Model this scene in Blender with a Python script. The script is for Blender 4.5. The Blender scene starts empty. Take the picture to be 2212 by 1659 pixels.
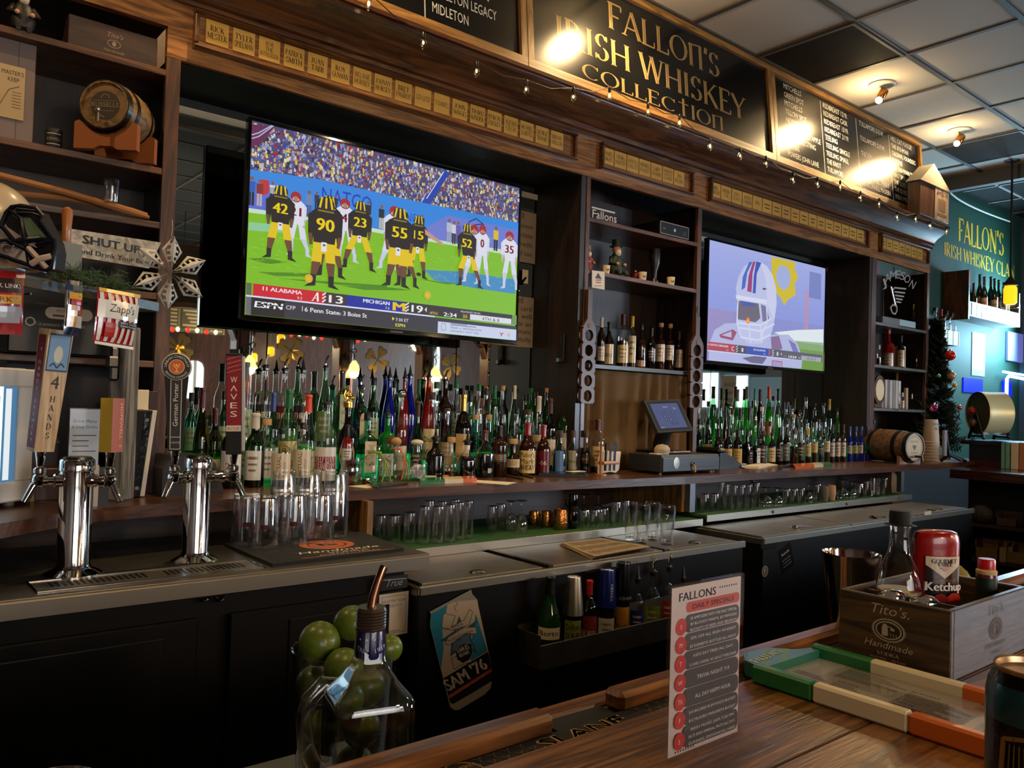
import bpy, math, random
from mathutils import Vector, Matrix
R = math.radians
random.seed(7)
scene = bpy.context.scene
COL = scene.collection
# ------------------------------------------------------------------ camera, world, exposure
W, H = 2212, 1659
F, YAW, PITCH, ROLL, CZ = 1745.0, .688, .025, .031, 1.42
_cy, _sy, _cp, _sp, _cr, _sr = math.cos(YAW), math.sin(YAW), math.cos(PITCH), math.sin(PITCH), math.cos(ROLL), math.sin(ROLL)
FW = Vector((_sy*_cp, _cy*_cp, _sp)); _r0 = Vector((_cy, -_sy, 0)); _u0 = _r0.cross(FW)
RT = _r0*_cr + _u0*_sr; UP = _u0*_cr - _r0*_sr
CAM = Vector((0, 0, CZ))
cd = bpy.data.cameras.new('camera'); cam = bpy.data.objects.new('camera', cd); COL.objects.link(cam)
cam.matrix_world = Matrix(((RT.x, UP.x, -FW.x, 0), (RT.y, UP.y, -FW.y, 0), (RT.z, UP.z, -FW.z, CZ), (0, 0, 0, 1)))
cd.sensor_fit = 'HORIZONTAL'; cd.sensor_width = 36; cd.lens = 36*F/W; cd.clip_start = .02
scene.camera = cam
vs = scene.view_settings
scene.display_settings.display_device = 'sRGB'
vs.view_transform = 'Standard'; vs.look = 'None'; vs.gamma = 1; vs.use_curve_mapping = False; vs.exposure = 0.0
cy = scene.cycles
cy.use_denoising = True; cy.max_bounces = 9; cy.transparent_max_bounces = 24; cy.transmission_bounces = 9; cy.glossy_bounces = 5
cy.diffuse_bounces = 3; cy.caustics_reflective = False; cy.caustics_refractive = False; cy.sample_clamp_indirect = 4
wd = bpy.data.worlds.new('world'); scene.world = wd; wd.use_nodes = True
wd.node_tree.nodes['Background'].inputs[0].default_value = (.55, .68, 1, 1); wd.node_tree.nodes['Background'].inputs[1].default_value = .25

def lamp(name, kind, loc, power, col, target=None, **kw):
    l = bpy.data.lights.new(name, kind); l.energy = power; l.color = col
    for k, v in kw.items(): setattr(l, k, v)
    o = bpy.data.objects.new(name, l); COL.objects.link(o); o.location = loc
    if target is not None: o.rotation_euler = (Vector(target)-Vector(loc)).to_track_quat('-Z', 'Y').to_euler()
    return o
WARM = (1, .68, .33); COOL = (.66, .82, 1)
# daylight by the right end wall window; added warm fill at a rear window
lamp('daylight_end_window', 'AREA', (9.42, -3.5, 1.75), 900, COOL, (4, -.2, 1.3), shape='RECTANGLE', size=2.6, size_y=1.9)
lamp('rear_window_fill', 'AREA', (.2, -5.4, 1.9), 70, (1, .88, .72), (1.5, 2, 1.4), shape='RECTANGLE', size=4.0, size_y=1.8)

# ------------------------------------------------------------------ pixel -> place on a known plane of the room
def ray(x, y): return FW + RT*((x-W/2)/F) - UP*((y-H/2)/F)
def onY(x, y, Y): d = ray(x, y); return CAM + d*(Y/d.y)
def onX(x, y, X): d = ray(x, y); return CAM + d*(X/d.x)
def onZ(x, y, Z): d = ray(x, y); return CAM + d*((Z-CZ)/d.z)
def onP(x, y, P, n): d = ray(x, y); n = Vector(n); return CAM + d*((Vector(P)-CAM).dot(n)/d.dot(n))
def dep(P): return (Vector(P)-CAM).dot(FW)

# ------------------------------------------------------------------ materials
def lin(c):
    if isinstance(c, str):
        c = [int(c[i:i+2], 16)/255 for i in (0, 2, 4)]
        return tuple(v/12.92 if v <= .04045 else ((v+.055)/1.055)**2.4 for v in c)
    return tuple(c[:3])
MATS = {}
def newmat(name):
    m = bpy.data.materials.new(name); m.use_nodes = True; MATS[name] = m
    nt = m.node_tree; return m, nt, nt.nodes['Principled BSDF']
def M(name, col=None, rough=.5, metal=0., spec=.5, emit=None, es=1., coat=0., bump=0., bscale=80., trans=0., ior=1.45, vary=0., vscale=30.):
    if name in MATS: return MATS[name]
    m, nt, b = newmat(name); c = lin(col)
    b.inputs['Base Color'].default_value = (*c, 1); b.inputs['Roughness'].default_value = rough; b.inputs['Metallic'].default_value = metal
    b.inputs['Specular IOR Level'].default_value = spec; b.inputs['Coat Weight'].default_value = coat
    b.inputs['Transmission Weight'].default_value = trans; b.inputs['IOR'].default_value = ior
    if emit: b.inputs['Emission Color'].default_value = (*lin(emit), 1); b.inputs['Emission Strength'].default_value = es
    if bump or vary:
        tc = nt.nodes.new('ShaderNodeTexCoord'); n = nt.nodes.new('ShaderNodeTexNoise'); n.inputs['Scale'].default_value = bscale; n.inputs['Detail'].default_value = 4
        nt.links.new(tc.outputs['Object'], n.inputs['Vector'])
        if bump:
            bp = nt.nodes.new('ShaderNodeBump'); bp.inputs['Strength'].default_value = bump; bp.inputs['Distance'].default_value = .002
            nt.links.new(n.outputs['Fac'], bp.inputs['Height']); nt.links.new(bp.outputs['Normal'], b.inputs['Normal'])
        if vary:
            n2 = nt.nodes.new('ShaderNodeTexNoise'); n2.inputs['Scale'].default_value = vscale; n2.inputs['Detail'].default_value = 5; nt.links.new(tc.outputs['Object'], n2.inputs['Vector'])
            mp = nt.nodes.new('ShaderNodeMapRange'); mp.inputs[1].default_value = .3; mp.inputs[2].default_value = .7; mp.inputs[3].default_value = 1-vary; mp.inputs[4].default_value = 1+vary
            mx = nt.nodes.new('ShaderNodeVectorMath'); mx.operation = 'SCALE'; mx.inputs[0].default_value = c
            nt.links.new(n2.outputs['Fac'], mp.inputs[0]); nt.links.new(mp.outputs[0], mx.inputs['Scale']); nt.links.new(mx.outputs[0], b.inputs['Base Color'])
    return m
def wood(name, dark, light, axis=0, rough=.42, scale=1., coat=.15, plank=0., bump=.25):
    """oak grain: rings stretched along one axis, fine pores over them"""
    if name in MATS: return MATS[name]
    m, nt, b = newmat(name); N = nt.nodes.new; Lk = nt.links.new
    tc = N('ShaderNodeTexCoord'); mp = N('ShaderNodeMapping')
    s = [9*scale]*3; s[axis] = .75*scale; mp.inputs['Scale'].default_value = s
    Lk(tc.outputs['Object'], mp.inputs['Vector'])
    n1 = N('ShaderNodeTexNoise'); n1.inputs['Scale'].default_value = 1.6; n1.inputs['Detail'].default_value = 6; n1.inputs['Distortion'].default_value = 1.2; Lk(mp.outputs[0], n1.inputs['Vector'])
    n2 = N('ShaderNodeTexNoise'); n2.inputs['Scale'].default_value = 14; n2.inputs['Detail'].default_value = 3; Lk(mp.outputs[0], n2.inputs['Vector'])
    mul = N('ShaderNodeMath'); mul.operation = 'MULTIPLY'; mul.inputs[1].default_value = 9; Lk(n1.outputs['Fac'], mul.inputs[0])
    fr = N('ShaderNodeMath'); fr.operation = 'PINGPONG'; fr.inputs[1].default_value = 1; Lk(mul.outputs[0], fr.inputs[0])
    ad = N('ShaderNodeMath'); ad.operation = 'MULTIPLY_ADD'; ad.inputs[1].default_value = .55; Lk(fr.outputs[0], ad.inputs[0]); 
    m2 = N('ShaderNodeMath'); m2.operation = 'MULTIPLY'; m2.inputs[1].default_value = .5; Lk(n2.outputs['Fac'], m2.inputs[0]); Lk(m2.outputs[0], ad.inputs[2])
    cr = N('ShaderNodeValToRGB'); cr.color_ramp.elements[0].position = .2; cr.color_ramp.elements[1].position = .85
    cr.color_ramp.elements[0].color = (*lin(dark), 1); cr.color_ramp.elements[1].color = (*lin(light), 1); Lk(ad.outputs[0], cr.inputs[0])
    out = cr.outputs[0]
    Lk(out, b.inputs['Base Color'])
    bp = N('ShaderNodeBump'); bp.inputs['Strength'].default_value = bump; bp.inputs['Distance'].default_value = .0015; Lk(n2.outputs['Fac'], bp.inputs['Height']); Lk(bp.outputs['Normal'], b.inputs['Normal'])
    b.inputs['Roughness'].default_value = rough; b.inputs['Coat Weight'].default_value = coat; b.inputs['Coat Roughness'].default_value = .2
    return m
def thin_glass(name, tint=(1, 1, 1), edge=(.35, .37, .36), rough=.03, gloss=.9, refl=.95):
    """thin-walled glass: clear face-on, darker and more mirror-like toward its edges"""
    if name in MATS: return MATS[name]
    m, nt, b = newmat(name); N = nt.nodes.new; Lk = nt.links.new
    nt.nodes.remove(b); out = nt.nodes['Material Output']
    lw = N('ShaderNodeLayerWeight'); lw.inputs['Blend'].default_value = .35
    cr = N('ShaderNodeValToRGB'); cr.color_ramp.elements[0].position = .45; cr.color_ramp.elements[1].position = .95
    cr.color_ramp.elements[0].color = (*lin(tint), 1); cr.color_ramp.elements[1].color = (*[a*e for a, e in zip(lin(tint), edge)], 1); Lk(lw.outputs['Facing'], cr.inputs[0])
    tr = N('ShaderNodeBsdfTransparent'); Lk(cr.outputs[0], tr.inputs[0])
    gl = N('ShaderNodeBsdfGlossy'); gl.inputs['Roughness'].default_value = rough; gl.inputs[0].default_value = (gloss, gloss, gloss, 1)
    l2 = N('ShaderNodeLayerWeight'); l2.inputs['Blend'].default_value = .5
    fr = N('ShaderNodeMath'); fr.operation = 'POWER'; fr.inputs[1].default_value = 2.6; Lk(l2.outputs['Facing'], fr.inputs[0])
    ml = N('ShaderNodeMath'); ml.operation = 'MULTIPLY_ADD'; ml.inputs[1].default_value = refl; ml.inputs[2].default_value = .07*refl; ml.use_clamp = True; Lk(fr.outputs[0], ml.inputs[0])
    mx = N('ShaderNodeMixShader'); Lk(ml.outputs[0], mx.inputs[0]); Lk(tr.outputs[0], mx.inputs[1]); Lk(gl.outputs[0], mx.inputs[2]); Lk(mx.outputs[0], out.inputs[0])
    return m
def attr_mat(name, emission=0., rough=.5, coat=0., spec=.4):
    """flat print or screen whose colours are stored on the faces"""
    if name in MATS: return MATS[name]
    m, nt, b = newmat(name); a = nt.nodes.new('ShaderNodeAttribute'); a.attribute_name = 'Col'
    b.inputs['Roughness'].default_value = rough; b.inputs['Coat Weight'].default_value = coat; b.inputs['Specular IOR Level'].default_value = spec
    if emission:
        b.inputs['Base Color'].default_value = (.01, .01, .01, 1); nt.links.new(a.outputs['Color'], b.inputs['Emission Color']); b.inputs['Emission Strength'].default_value = emission
    else: nt.links.new(a.outputs['Color'], b.inputs['Base Color'])
    return m

# ------------------------------------------------------------------ lettering
_tc = {}
def glyphs(s):
    """built-in sans letters as 2-D triangles: (points, faces, width), capital height 1"""
    if s in _tc: return _tc[s]
    cu = bpy.data.curves.new('t', 'FONT'); cu.body = s; cu.resolution_u = 2; cu.size = 1/.729
    o = bpy.data.objects.new('t', cu); COL.objects.link(o)
    me = bpy.data.meshes.new_from_object(o)
    pts = [(v.co.x, v.co.y) for v in me.vertices]; fs = [tuple(p.vertices) for p in me.polygons]
    bpy.data.objects.remove(o); bpy.data.curves.remove(cu); bpy.data.meshes.remove(me)
    if pts:
        x0 = min(p[0] for p in pts); pts = [(x-x0, y) for x, y in pts]
    w = max([p[0] for p in pts] or [0])
    _tc[s] = (pts, fs, w); return _tc[s]
_TK, _TN = .15, .06
SER = {
'A': (.82, 'L.06,0,.4,1,n;L.4,1,.74,0,k;L.18,.33,.6,.33,n;S.06,0;S.74,0'), 'B': (.72, 'L.16,0,.16,1,k;A.32,.76,.24,.24,-90,90;A.32,.26,.3,.26,-90,90;L.05,1,.34,1,n;L.05,0,.34,0,n;L.16,.52,.34,.52,n'),
'C': (.86, 'A.47,.5,.4,.5,48,312;L.74,.98,.74,.74,n'), 'D': (.88, 'L.16,0,.16,1,k;A.34,.5,.44,.5,-90,90;L.05,1,.36,1,n;L.05,0,.36,0,n'),
'E': (.72, 'L.16,0,.16,1,k;L.05,1,.6,1,n;L.05,0,.64,0,n;L.16,.52,.5,.52,n;L.6,1,.6,.82,n;L.64,0,.64,.18,n'), 'F': (.68, 'L.16,0,.16,1,k;L.05,1,.62,1,n;L.16,.52,.5,.52,n;L.62,1,.62,.8,n;S.16,0'),
'G': (.9, 'A.47,.5,.4,.5,48,320;L.78,.0,.78,.45,k;S.78,.45'), 'H': (.9, 'L.16,0,.16,1,k;L.74,0,.74,1,k;L.16,.5,.74,.5,n;S.16,0;S.16,1;S.74,0;S.74,1'),
'I': (.36, 'L.18,0,.18,1,k;S.18,0;S.18,1'), 'J': (.5, 'L.3,.2,.3,1,k;A.15,.2,.15,.2,180,360;S.3,1'), 'K': (.84, 'L.16,0,.16,1,k;L.2,.42,.68,1,n;L.34,.56,.74,0,k;S.16,0;S.16,1;S.68,1;S.74,0'),
'L': (.68, 'L.16,0,.16,1,k;L.05,0,.62,0,n;L.62,0,.62,.22,n;S.16,1'), 'M': (1.04, 'L.14,0,.16,1,n;L.16,1,.52,.06,k;L.52,.06,.86,1,n;L.87,0,.87,1,k;S.14,0;S.87,0;S.12,1;S.9,1'),
'N': (.92, 'L.15,0,.15,1,n;L.15,1,.76,0,k;L.76,0,.76,1,n;S.15,0;S.1,1;S.76,1'), 'n': (.86, 'L.16,0,.16,.96,k;L.04,.88,.68,1,n;L.66,1,.66,0,k;S.16,0;S.66,0'),
'O': (.94, 'A.47,.5,.41,.5,0,360'), 'P': (.7, 'L.16,0,.16,1,k;A.32,.74,.27,.26,-90,90;L.05,1,.34,1,n;L.16,.48,.34,.48,n;S.16,0'), 'Q': (.94, 'A.47,.5,.41,.5,0,360;L.5,.1,.86,-.2,k'),
'R': (.8, 'L.16,0,.16,1,k;A.32,.75,.25,.25,-90,90;L.05,1,.34,1,n;L.16,.5,.36,.5,n;L.34,.5,.7,0,k;S.16,0;S.72,0'), 'S': (.64, 'A.32,.75,.22,.25,20,255;A.32,.26,.24,.26,-160,75;L.52,.98,.52,.78,n;L.08,.22,.08,.02,n'),
'T': (.78, 'L.39,0,.39,1,k;L.06,1,.72,1,n;L.06,1,.06,.8,n;L.72,1,.72,.8,n;S.39,0'), 't': (.78, 'L.39,0,.39,1.2,k;L.1,.85,.68,.85,n;S.39,0'), 'U': (.88, 'L.16,.3,.16,1,k;A.45,.3,.29,.3,180,360;L.74,.3,.74,1,n;S.16,1;S.74,1'),
'V': (.82, 'L.08,1,.41,0,k;L.41,0,.74,1,n;S.08,1;S.74,1'), 'W': (1.14, 'L.08,1,.33,0,k;L.33,0,.57,1,n;L.57,1,.82,0,k;L.82,0,1.06,1,n;S.08,1;S.57,1;S1.06,1'), 'X': (.82, 'L.08,1,.74,0,k;L.08,0,.74,1,n;S.08,0;S.74,1'),
'Y': (.8, 'L.06,1,.4,.45,k;L.4,.45,.74,1,n;L.4,0,.4,.46,k;S.06,1;S.74,1;S.4,0'), 'Z': (.74, 'L.08,1,.66,1,n;L.66,1,.08,0,k;L.08,0,.66,0,n'), "'": (.22, 'L.12,1.05,.08,.78,k'), '"': (.36, 'L.1,1.05,.1,.8,n;L.24,1.05,.24,.8,n'), '-': (.4, 'L.06,.45,.34,.45,n'), ' ': (.36, '')}
def serif(s, bold=1.):
    """letters with thick and thin strokes and small feet, capital height 1"""
    key = ('serif', s, bold)
    if key in _tc: return _tc[key]
    pts, fs, x = [], [], 0.
    def quad(q):
        b = len(pts); pts.extend(q); fs.append((b, b+1, b+2, b+3))
    for ch in s:
        if ch not in SER: ch = ch.upper() if ch.upper() in SER else '-'
        adv, st = SER[ch]
        for t in filter(None, st.split(';')):
            v = t[1:].split(','); k = t[0]
            if k == 'L':
                x0, y0, x1, y1 = map(float, v[:4]); w = (_TK if v[4] == 'k' else _TN)*bold/2
                dx, dy = x1-x0, y1-y0; l = math.hypot(dx, dy); nx, ny = -dy/l*w, dx/l*w
                quad([(x+x0+nx, y0+ny), (x+x0-nx, y0-ny), (x+x1-nx, y1-ny), (x+x1+nx, y1+ny)])
            elif k == 'S':
                x0, y0 = map(float, v); hw = .12; h = .045*(1 if y0 < .5 else -1)
                quad([(x+x0-hw, y0), (x+x0+hw, y0), (x+x0+hw*.6, y0+h), (x+x0-hw*.6, y0+h)])
            else:
                cx, cy_, rx, ry, a0, a1 = map(float, v); n = max(4, int(abs(a1-a0)/24)); pr = None
                for i in range(n+1):
                    a = R(a0+(a1-a0)*i/n); c, sn = math.cos(a), math.sin(a); w = (_TN+(_TK-_TN)*c*c)*bold/2
                    cur = ((x+cx+c*(rx+w-.03), cy_+sn*(ry+w*.3)), (x+cx+c*(rx-w-.03), cy_+sn*(ry-w)))
                    if pr: quad([pr[0], pr[1], cur[1], cur[0]])
                    pr = cur
        x += adv
    _tc[key] = (pts, fs, x); return _tc[key]

# ------------------------------------------------------------------ mesh builder
class MB:
    def __init__(s): s.v, s.f, s.m, s.c, s.mats = [], [], [], [], []
    def slot(s, m):
        if m not in s.mats: s.mats.append(m)
        return s.mats.index(m)
    def add(s, vs, fs, m, col=(1, 1, 1), T=None):
        b = len(s.v); k = s.slot(m)
        s.v.extend([tuple(T @ Vector(p)) for p in vs] if T is not None else [tuple(p) for p in vs])
        for f in fs: s.f.append([b+i for i in f]); s.m.append(k); s.c.append(col)
        return s
    def box(s, a, b, m, bev=0., T=None, col=(1, 1, 1)):
        x0, y0, z0 = (min(p, q) for p, q in zip(a, b)); x1, y1, z1 = (max(p, q) for p, q in zip(a, b))
        if bev <= 0:
            vs = [(x, y, z) for z in (z0, z1) for y in (y0, y1) for x in (x0, x1)]
            return s.add(vs, [(0, 2, 3, 1), (4, 5, 7, 6), (0, 1, 5, 4), (2, 6, 7, 3), (0, 4, 6, 2), (1, 3, 7, 5)], m, col, T)
        e = min(bev, (x1-x0)*.49, (y1-y0)*.49, (z1-z0)*.49); vs, idx = [], {}
        for i, x in enumerate((x0, x1)):
            for j, y in enumerate((y0, y1)):
                for k, z in enumerate((z0, z1)):
                    sx, sy, sz = (e, -e)[i], (e, -e)[j], (e, -e)[k]
                    for ax, p in ((0, (x, y+sy, z+sz)), (1, (x+sx, y, z+sz)), (2, (x+sx, y+sy, z))): idx[i, j, k, ax] = len(vs); vs.append(p)
        g = lambda *q: [idx[t] for t in q]; fs = []
        for i in (0, 1):
            fs.append(g((i, 0, 0, 0), (i, 1, 0, 0), (i, 1, 1, 0), (i, 0, 1, 0))[::1 if i else -1]); fs.append(g((0, i, 0, 1), (1, i, 0, 1), (1, i, 1, 1), (0, i, 1, 1))[::-1 if i else 1]); fs.append(g((0, 0, i, 2), (1, 0, i, 2), (1, 1, i, 2), (0, 1, i, 2))[::1 if i else -1])
            for j in (0, 1):
                o = 1 if i == j else -1
                fs.append(g((i, j, 0, 0), (i, j, 0, 1), (i, j, 1, 1), (i, j, 1, 0))[::-o]); fs.append(g((i, 0, j, 0), (i, 1, j, 0), (i, 1, j, 2), (i, 0, j, 2))[::-o]); fs.append(g((0, i, j, 1), (1, i, j, 1), (1, i, j, 2), (0, i, j, 2))[::o])
                for k in (0, 1): fs.append(g((i, j, k, 0), (i, j, k, 1), (i, j, k, 2))[::1 if (i+j+k) % 2 else -1])
        return s.add(vs, fs, m, col, T)
    def lathe(s, prof, m, c=(0, 0, 0), seg=20, sq=0., sx=1., sy=1., T=None, cap=True, a0=0., a1=360., col=(1, 1, 1), rot=0.):
        """profile of (radius, z); sq pulls the section toward a rounded square"""
        vs, fs = [], []; full = abs(a1-a0) >= 359.9; n = seg if full else seg+1
        for r, z in prof:
            for i in range(n):
                a = R(a0+(a1-a0)*i/seg+rot); ca, sa = math.cos(a), math.sin(a)
                k = 1.
                if sq: p = 2+sq*6; k = (abs(math.cos(a-R(rot)))**p+abs(math.sin(a-R(rot)))**p)**(-1/p)
                vs.append((c[0]+r*k*ca*sx, c[1]+r*k*sa*sy, c[2]+z))
        for j in range(len(prof)-1):
            for i in range(seg):
                i2 = (i+1) % n
                fs.append((j*n+i, j*n+i2, (j+1)*n+i2, (j+1)*n+i))
        if cap and full:
            if prof[0][0] > 1e-5: fs.append(tuple(range(n))[::-1])
            if prof[-1][0] > 1e-5: fs.append(tuple(range((len(prof)-1)*n, len(prof)*n)))
        return s.add(vs, fs, m, col, T)
    def tube(s, pts, r, m, seg=8, T=None, closed=False, cap=True, col=(1, 1, 1)):
        pts = [Vector(p) for p in pts]; n = len(pts); rs = r if isinstance(r, (list, tuple)) else [r]*n; vs, fs = [], []; pu = None
        for i, p in enumerate(pts):
            d = (pts[(i+1) % n] if closed or i < n-1 else p)-(pts[i-1] if closed or i > 0 else p); d.normalize()
            if pu is None: pu = d.orthogonal().normalized()
            else:
                pu = pu-d*pu.dot(d)
                pu = pu.normalized() if pu.length > 1e-6 else d.orthogonal().normalized()
            w = d.cross(pu)
            for k in range(seg):
                a = 2*math.pi*k/seg; vs.append(p+(pu*math.cos(a)+w*math.sin(a))*rs[i])
        for i in range(n if closed else n-1):
            for k in range(seg):
                a, b = i*seg, ((i+1) % n)*seg; fs.append((a+k, a+(k+1) % seg, b+(k+1) % seg, b+k))
        if cap and not closed: fs.append(tuple(range(seg))[::-1]); fs.append(tuple(range((n-1)*seg, n*seg)))
        return s.add(vs, fs, m, col, T)
    def ball(s, c, r, m, seg=16, rings=10, sz=1., sx=1., sy=1., T=None, col=(1, 1, 1)):
        return s.lathe([(r*math.sin(math.pi*i/rings), -r*sz*math.cos(math.pi*i/rings)) for i in range(rings+1)], m, c, seg, sx=sx, sy=sy, T=T, col=col)
    def prism(s, poly, o, ux, uy, un, d, m, col=(1, 1, 1)):
        """2-D outline pushed to a thickness d along un"""
        o, ux, uy, un = map(Vector, (o, ux, uy, un)); n = len(poly)
        vs = [o+ux*a+uy*b for a, b in poly]+[o+ux*a+uy*b+un*d for a, b in poly]
        fs = [tuple(range(n))[::-1], tuple(range(n, 2*n))]+[(i, (i+1) % n, n+(i+1) % n, n+i) for i in range(n)]
        return s.add(vs, fs, m, col)
    def sweep(s, prof, x0, x1, m, col=(1, 1, 1)):
        """(y, z) profile run along x"""
        n = len(prof); vs = [(x, y, z) for x in (x0, x1) for y, z in prof]
        return s.add(vs, [tuple(range(n)), tuple(range(n, 2*n))[::-1]]+[(i, n+i, n+(i+1) % n, (i+1) % n) for i in range(n)], m, col)
    def build(s, name, parent=None, loc=None, smooth=35.):
        me = bpy.data.meshes.new(name); me.from_pydata(s.v, [], s.f)
        for m in s.mats: me.materials.append(m)
        me.polygons.foreach_set('material_index', s.m)
        if any(c != (1, 1, 1) for c in s.c):
            ca = me.color_attributes.new('Col', 'FLOAT_COLOR', 'CORNER'); buf = []
            for f, c in zip(s.f, s.c): buf.extend([c[0], c[1], c[2], 1.]*len(f))
            ca.data.foreach_set('color', buf)
        if smooth:
            me.polygons.foreach_set('use_smooth', [True]*len(s.f)); me.update(); me.set_sharp_from_angle(angle=R(smooth))
        me.update()
        o = bpy.data.objects.new(name, me); COL.objects.link(o)
        if parent is not None: o.parent = parent
        if loc is not None: o.location = loc
        return o
class Art:
    """flat or wrapped graphics: shapes laid over each other on a surface, each layer a hair above the last"""
    def __init__(s, mb, f, m, eps=None, h0=.0004):
        eps = eps or (.0002 if 'wrap' in f.__qualname__ else .00003); s.mb, s.f, s.m, s.eps, s.h = mb, f, m, eps, h0
    def up(s): s.h += s.eps; return s
    def poly(s, pts, col, up=True):
        if up: s.h += s.eps
        s.mb.add([s.f(u, v, s.h) for u, v in pts], [tuple(range(len(pts)))], s.m, lin(col)); return s
    def rect(s, u, v, w, h, col, n=1, up=True):
        if up: s.h += s.eps
        vs = [s.f(u+w*i/n, vv, s.h) for i in range(n+1) for vv in (v, v+h)]
        s.mb.add(vs, [(2*i, 2*i+2, 2*i+3, 2*i+1) for i in range(n)], s.m, lin(col)); return s
    def rrect(s, u, v, w, h, r, col, up=True):
        pts = []
        for cx, cy_, a in ((u+w-r, v+h-r, 0), (u+r, v+h-r, 90), (u+r, v+r, 180), (u+w-r, v+r, 270)):
            for k in range(5): pts.append((cx+r*math.cos(R(a+k*22.5)), cy_+r*math.sin(R(a+k*22.5))))
        return s.poly(pts, col, up)
    def circ(s, u, v, r, col, ry=None, n=18, up=True):
        ry = ry or r; return s.poly([(u+r*math.cos(2*math.pi*i/n), v+ry*math.sin(2*math.pi*i/n)) for i in range(n)], col, up)
    def ring(s, u, v, r, w, col, ry=None, n=24, up=True, a0=0, a1=360):
        ry = ry or r
        if up: s.h += s.eps
        vs = []
        for i in range(n+1):
            a = R(a0+(a1-a0)*i/n)
            for k in (0, w): vs.append(s.f(u+(r-k)*math.cos(a), v+(ry-k)*math.sin(a), s.h))
        s.mb.add(vs, [(2*i, 2*i+1, 2*i+3, 2*i+2) for i in range(n)], s.m, lin(col)); return s
    def line(s, pts, w, col, up=True):
        if up: s.h += s.eps
        for (a, b), (c, d) in zip(pts, pts[1:]):
            l = math.hypot(c-a, d-b) or 1; nx, ny = -(d-b)/l*w/2, (c-a)/l*w/2
            s.mb.add([s.f(a+nx, b+ny, s.h), s.f(a-nx, b-ny, s.h), s.f(c-nx, d-ny, s.h), s.f(c+nx, d+ny, s.h)], [(0, 1, 2, 3)], s.m, lin(col))
        return s
    def text(s, t, u, v, h, col, w=None, al='c', font='sans', shear=0., rot=0., bold=1., up=True, arc=None):
        """one line of letters: h capital height, w total width (else natural), rot in degrees, arc = radius to bend along"""
        if up: s.h += s.eps
        lc = sum(c.islower() for c in t)*2 > len(t)
        pts, fs, tw = glyphs(t) if font == 'sans' or lc else serif(t, bold)
        if not pts: return s
        sx = (w/tw) if w else h; tot = tw*sx; off = {'c': -tot/2, 'l': 0, 'r': -tot}[al]; c, sn = math.cos(R(rot)), math.sin(R(rot)); vs = []
        for x, y in pts:
            a, b = x*sx+off+shear*y*h, y*h
            if arc: an = a/arc; a, b = (arc+b)*math.sin(an), (arc+b)*math.cos(an)-arc
            vs.append(s.f(u+a*c-b*sn, v+a*sn+b*c, s.h))
        s.mb.add(vs, fs, s.m, lin(col)); return s
def plane(o, x, y):
    o, x, y = Vector(o), Vector(x).normalized(), Vector(y).normalized(); n = x.cross(y)
    return lambda u, v, h: o+x*u+y*v+n*h
def wrap(c, r, az, z0):
    """around a standing cylinder: u runs along its skin from azimuth az (degrees), seen from outside"""
    return lambda u, v, h: Vector((c[0]+(r+h)*math.cos(R(az)+u/r), c[1]+(r+h)*math.sin(R(az)+u/r), z0+v))

# ------------------------------------------------------------------ naming
def tag(o, label, cat, group=None):
    o['label'] = label; o['category'] = cat
    if group: o['group'] = group
    return o
def thing(name, label, cat, loc=(0, 0, 0), rz=0., group=None):
    o = bpy.data.objects.new(name, None); COL.objects.link(o); o.location = loc; o.rotation_euler = (0, 0, rz); o.empty_display_size = .05
    return tag(o, label, cat, group)
def struct(o): o['kind'] = 'structure'; return o
def stuff(o): o['kind'] = 'stuff'; return o
ORD = 'first second third fourth fifth sixth seventh eighth ninth tenth eleventh twelfth thirteenth fourteenth fifteenth sixteenth seventeenth eighteenth nineteenth twentieth twenty-first twenty-second twenty-third twenty-fourth twenty-fifth twenty-sixth'.split()
# ------------------------------------------------------------------ the palette
OAK = wood('oak_along', '2a1509', '6b4020', 0, rough=.4); OAKV = wood('oak_upright', '2a1509', '5c351a', 2, rough=.42); OAKD = wood('oak_across', '2a1509', '5c351a', 1, rough=.42)
DARKV = wood('dark_oak_upright', '0e0603', '28140a', 2, rough=.5); DARKH = wood('dark_oak_along', '140a05', '2f1a0e', 0, rough=.5)
SOFFIT = wood('soffit_oak', '5e3718', 'a8713a', 0, rough=.34, scale=1.3); CROWN = wood('crown_oak', '33190c', '6e421f', 0, rough=.3, coat=.5)
BARTOP = wood('bar_top_wood', '3f220e', '8a5a2c', 0, rough=.3, coat=.3, scale=1.5, bump=.5); RAIL = wood('rail_wood', '4a260f', '9a6230', 0, rough=.3, coat=.3)
COUNTER = wood('counter_wood', '33190d', '5d3820', 0, rough=.32, coat=.2)
FRAME = wood('pine_frame', '6b4a22', 'a87c42', 0, rough=.45); FRAMEV = wood('pine_frame_up', '6b4a22', 'a87c42', 2, rough=.45)
GREYWOOD = wood('weathered_wood', '3c352c', '8a7f70', 2, rough=.7, coat=0); PALE = wood('pale_wood', 'a9865c', 'd9bd93', 2, rough=.5); CORK = M('cork', 'b08a5c', .8, bump=.4, bscale=300)
BARREL = wood('barrel_wood', '4a3116', '8a6838', 1, rough=.45); BARRELX = wood('barrel_wood_x', '3f2a18', '7a5a38', 0, rough=.45)
CRATE = wood('crate_wood', '2a1d12', '5e4529', 1, rough=.5, scale=1.6, coat=.1); CRATEX = wood('crate_wood_x', '2b211c', '51433a', 0, rough=.5, scale=1.4)
STEEL = M('brushed_steel', 'b0aa9c', .34, 1., bump=.05, bscale=400); STEELD = M('worn_steel', '858078', .38, 1., vary=.15, vscale=12); CHROME = M('chrome', 'd8d6d2', .06, 1.); DKSTEEL = M('dark_steel', '4a4845', .3, 1.)
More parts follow.
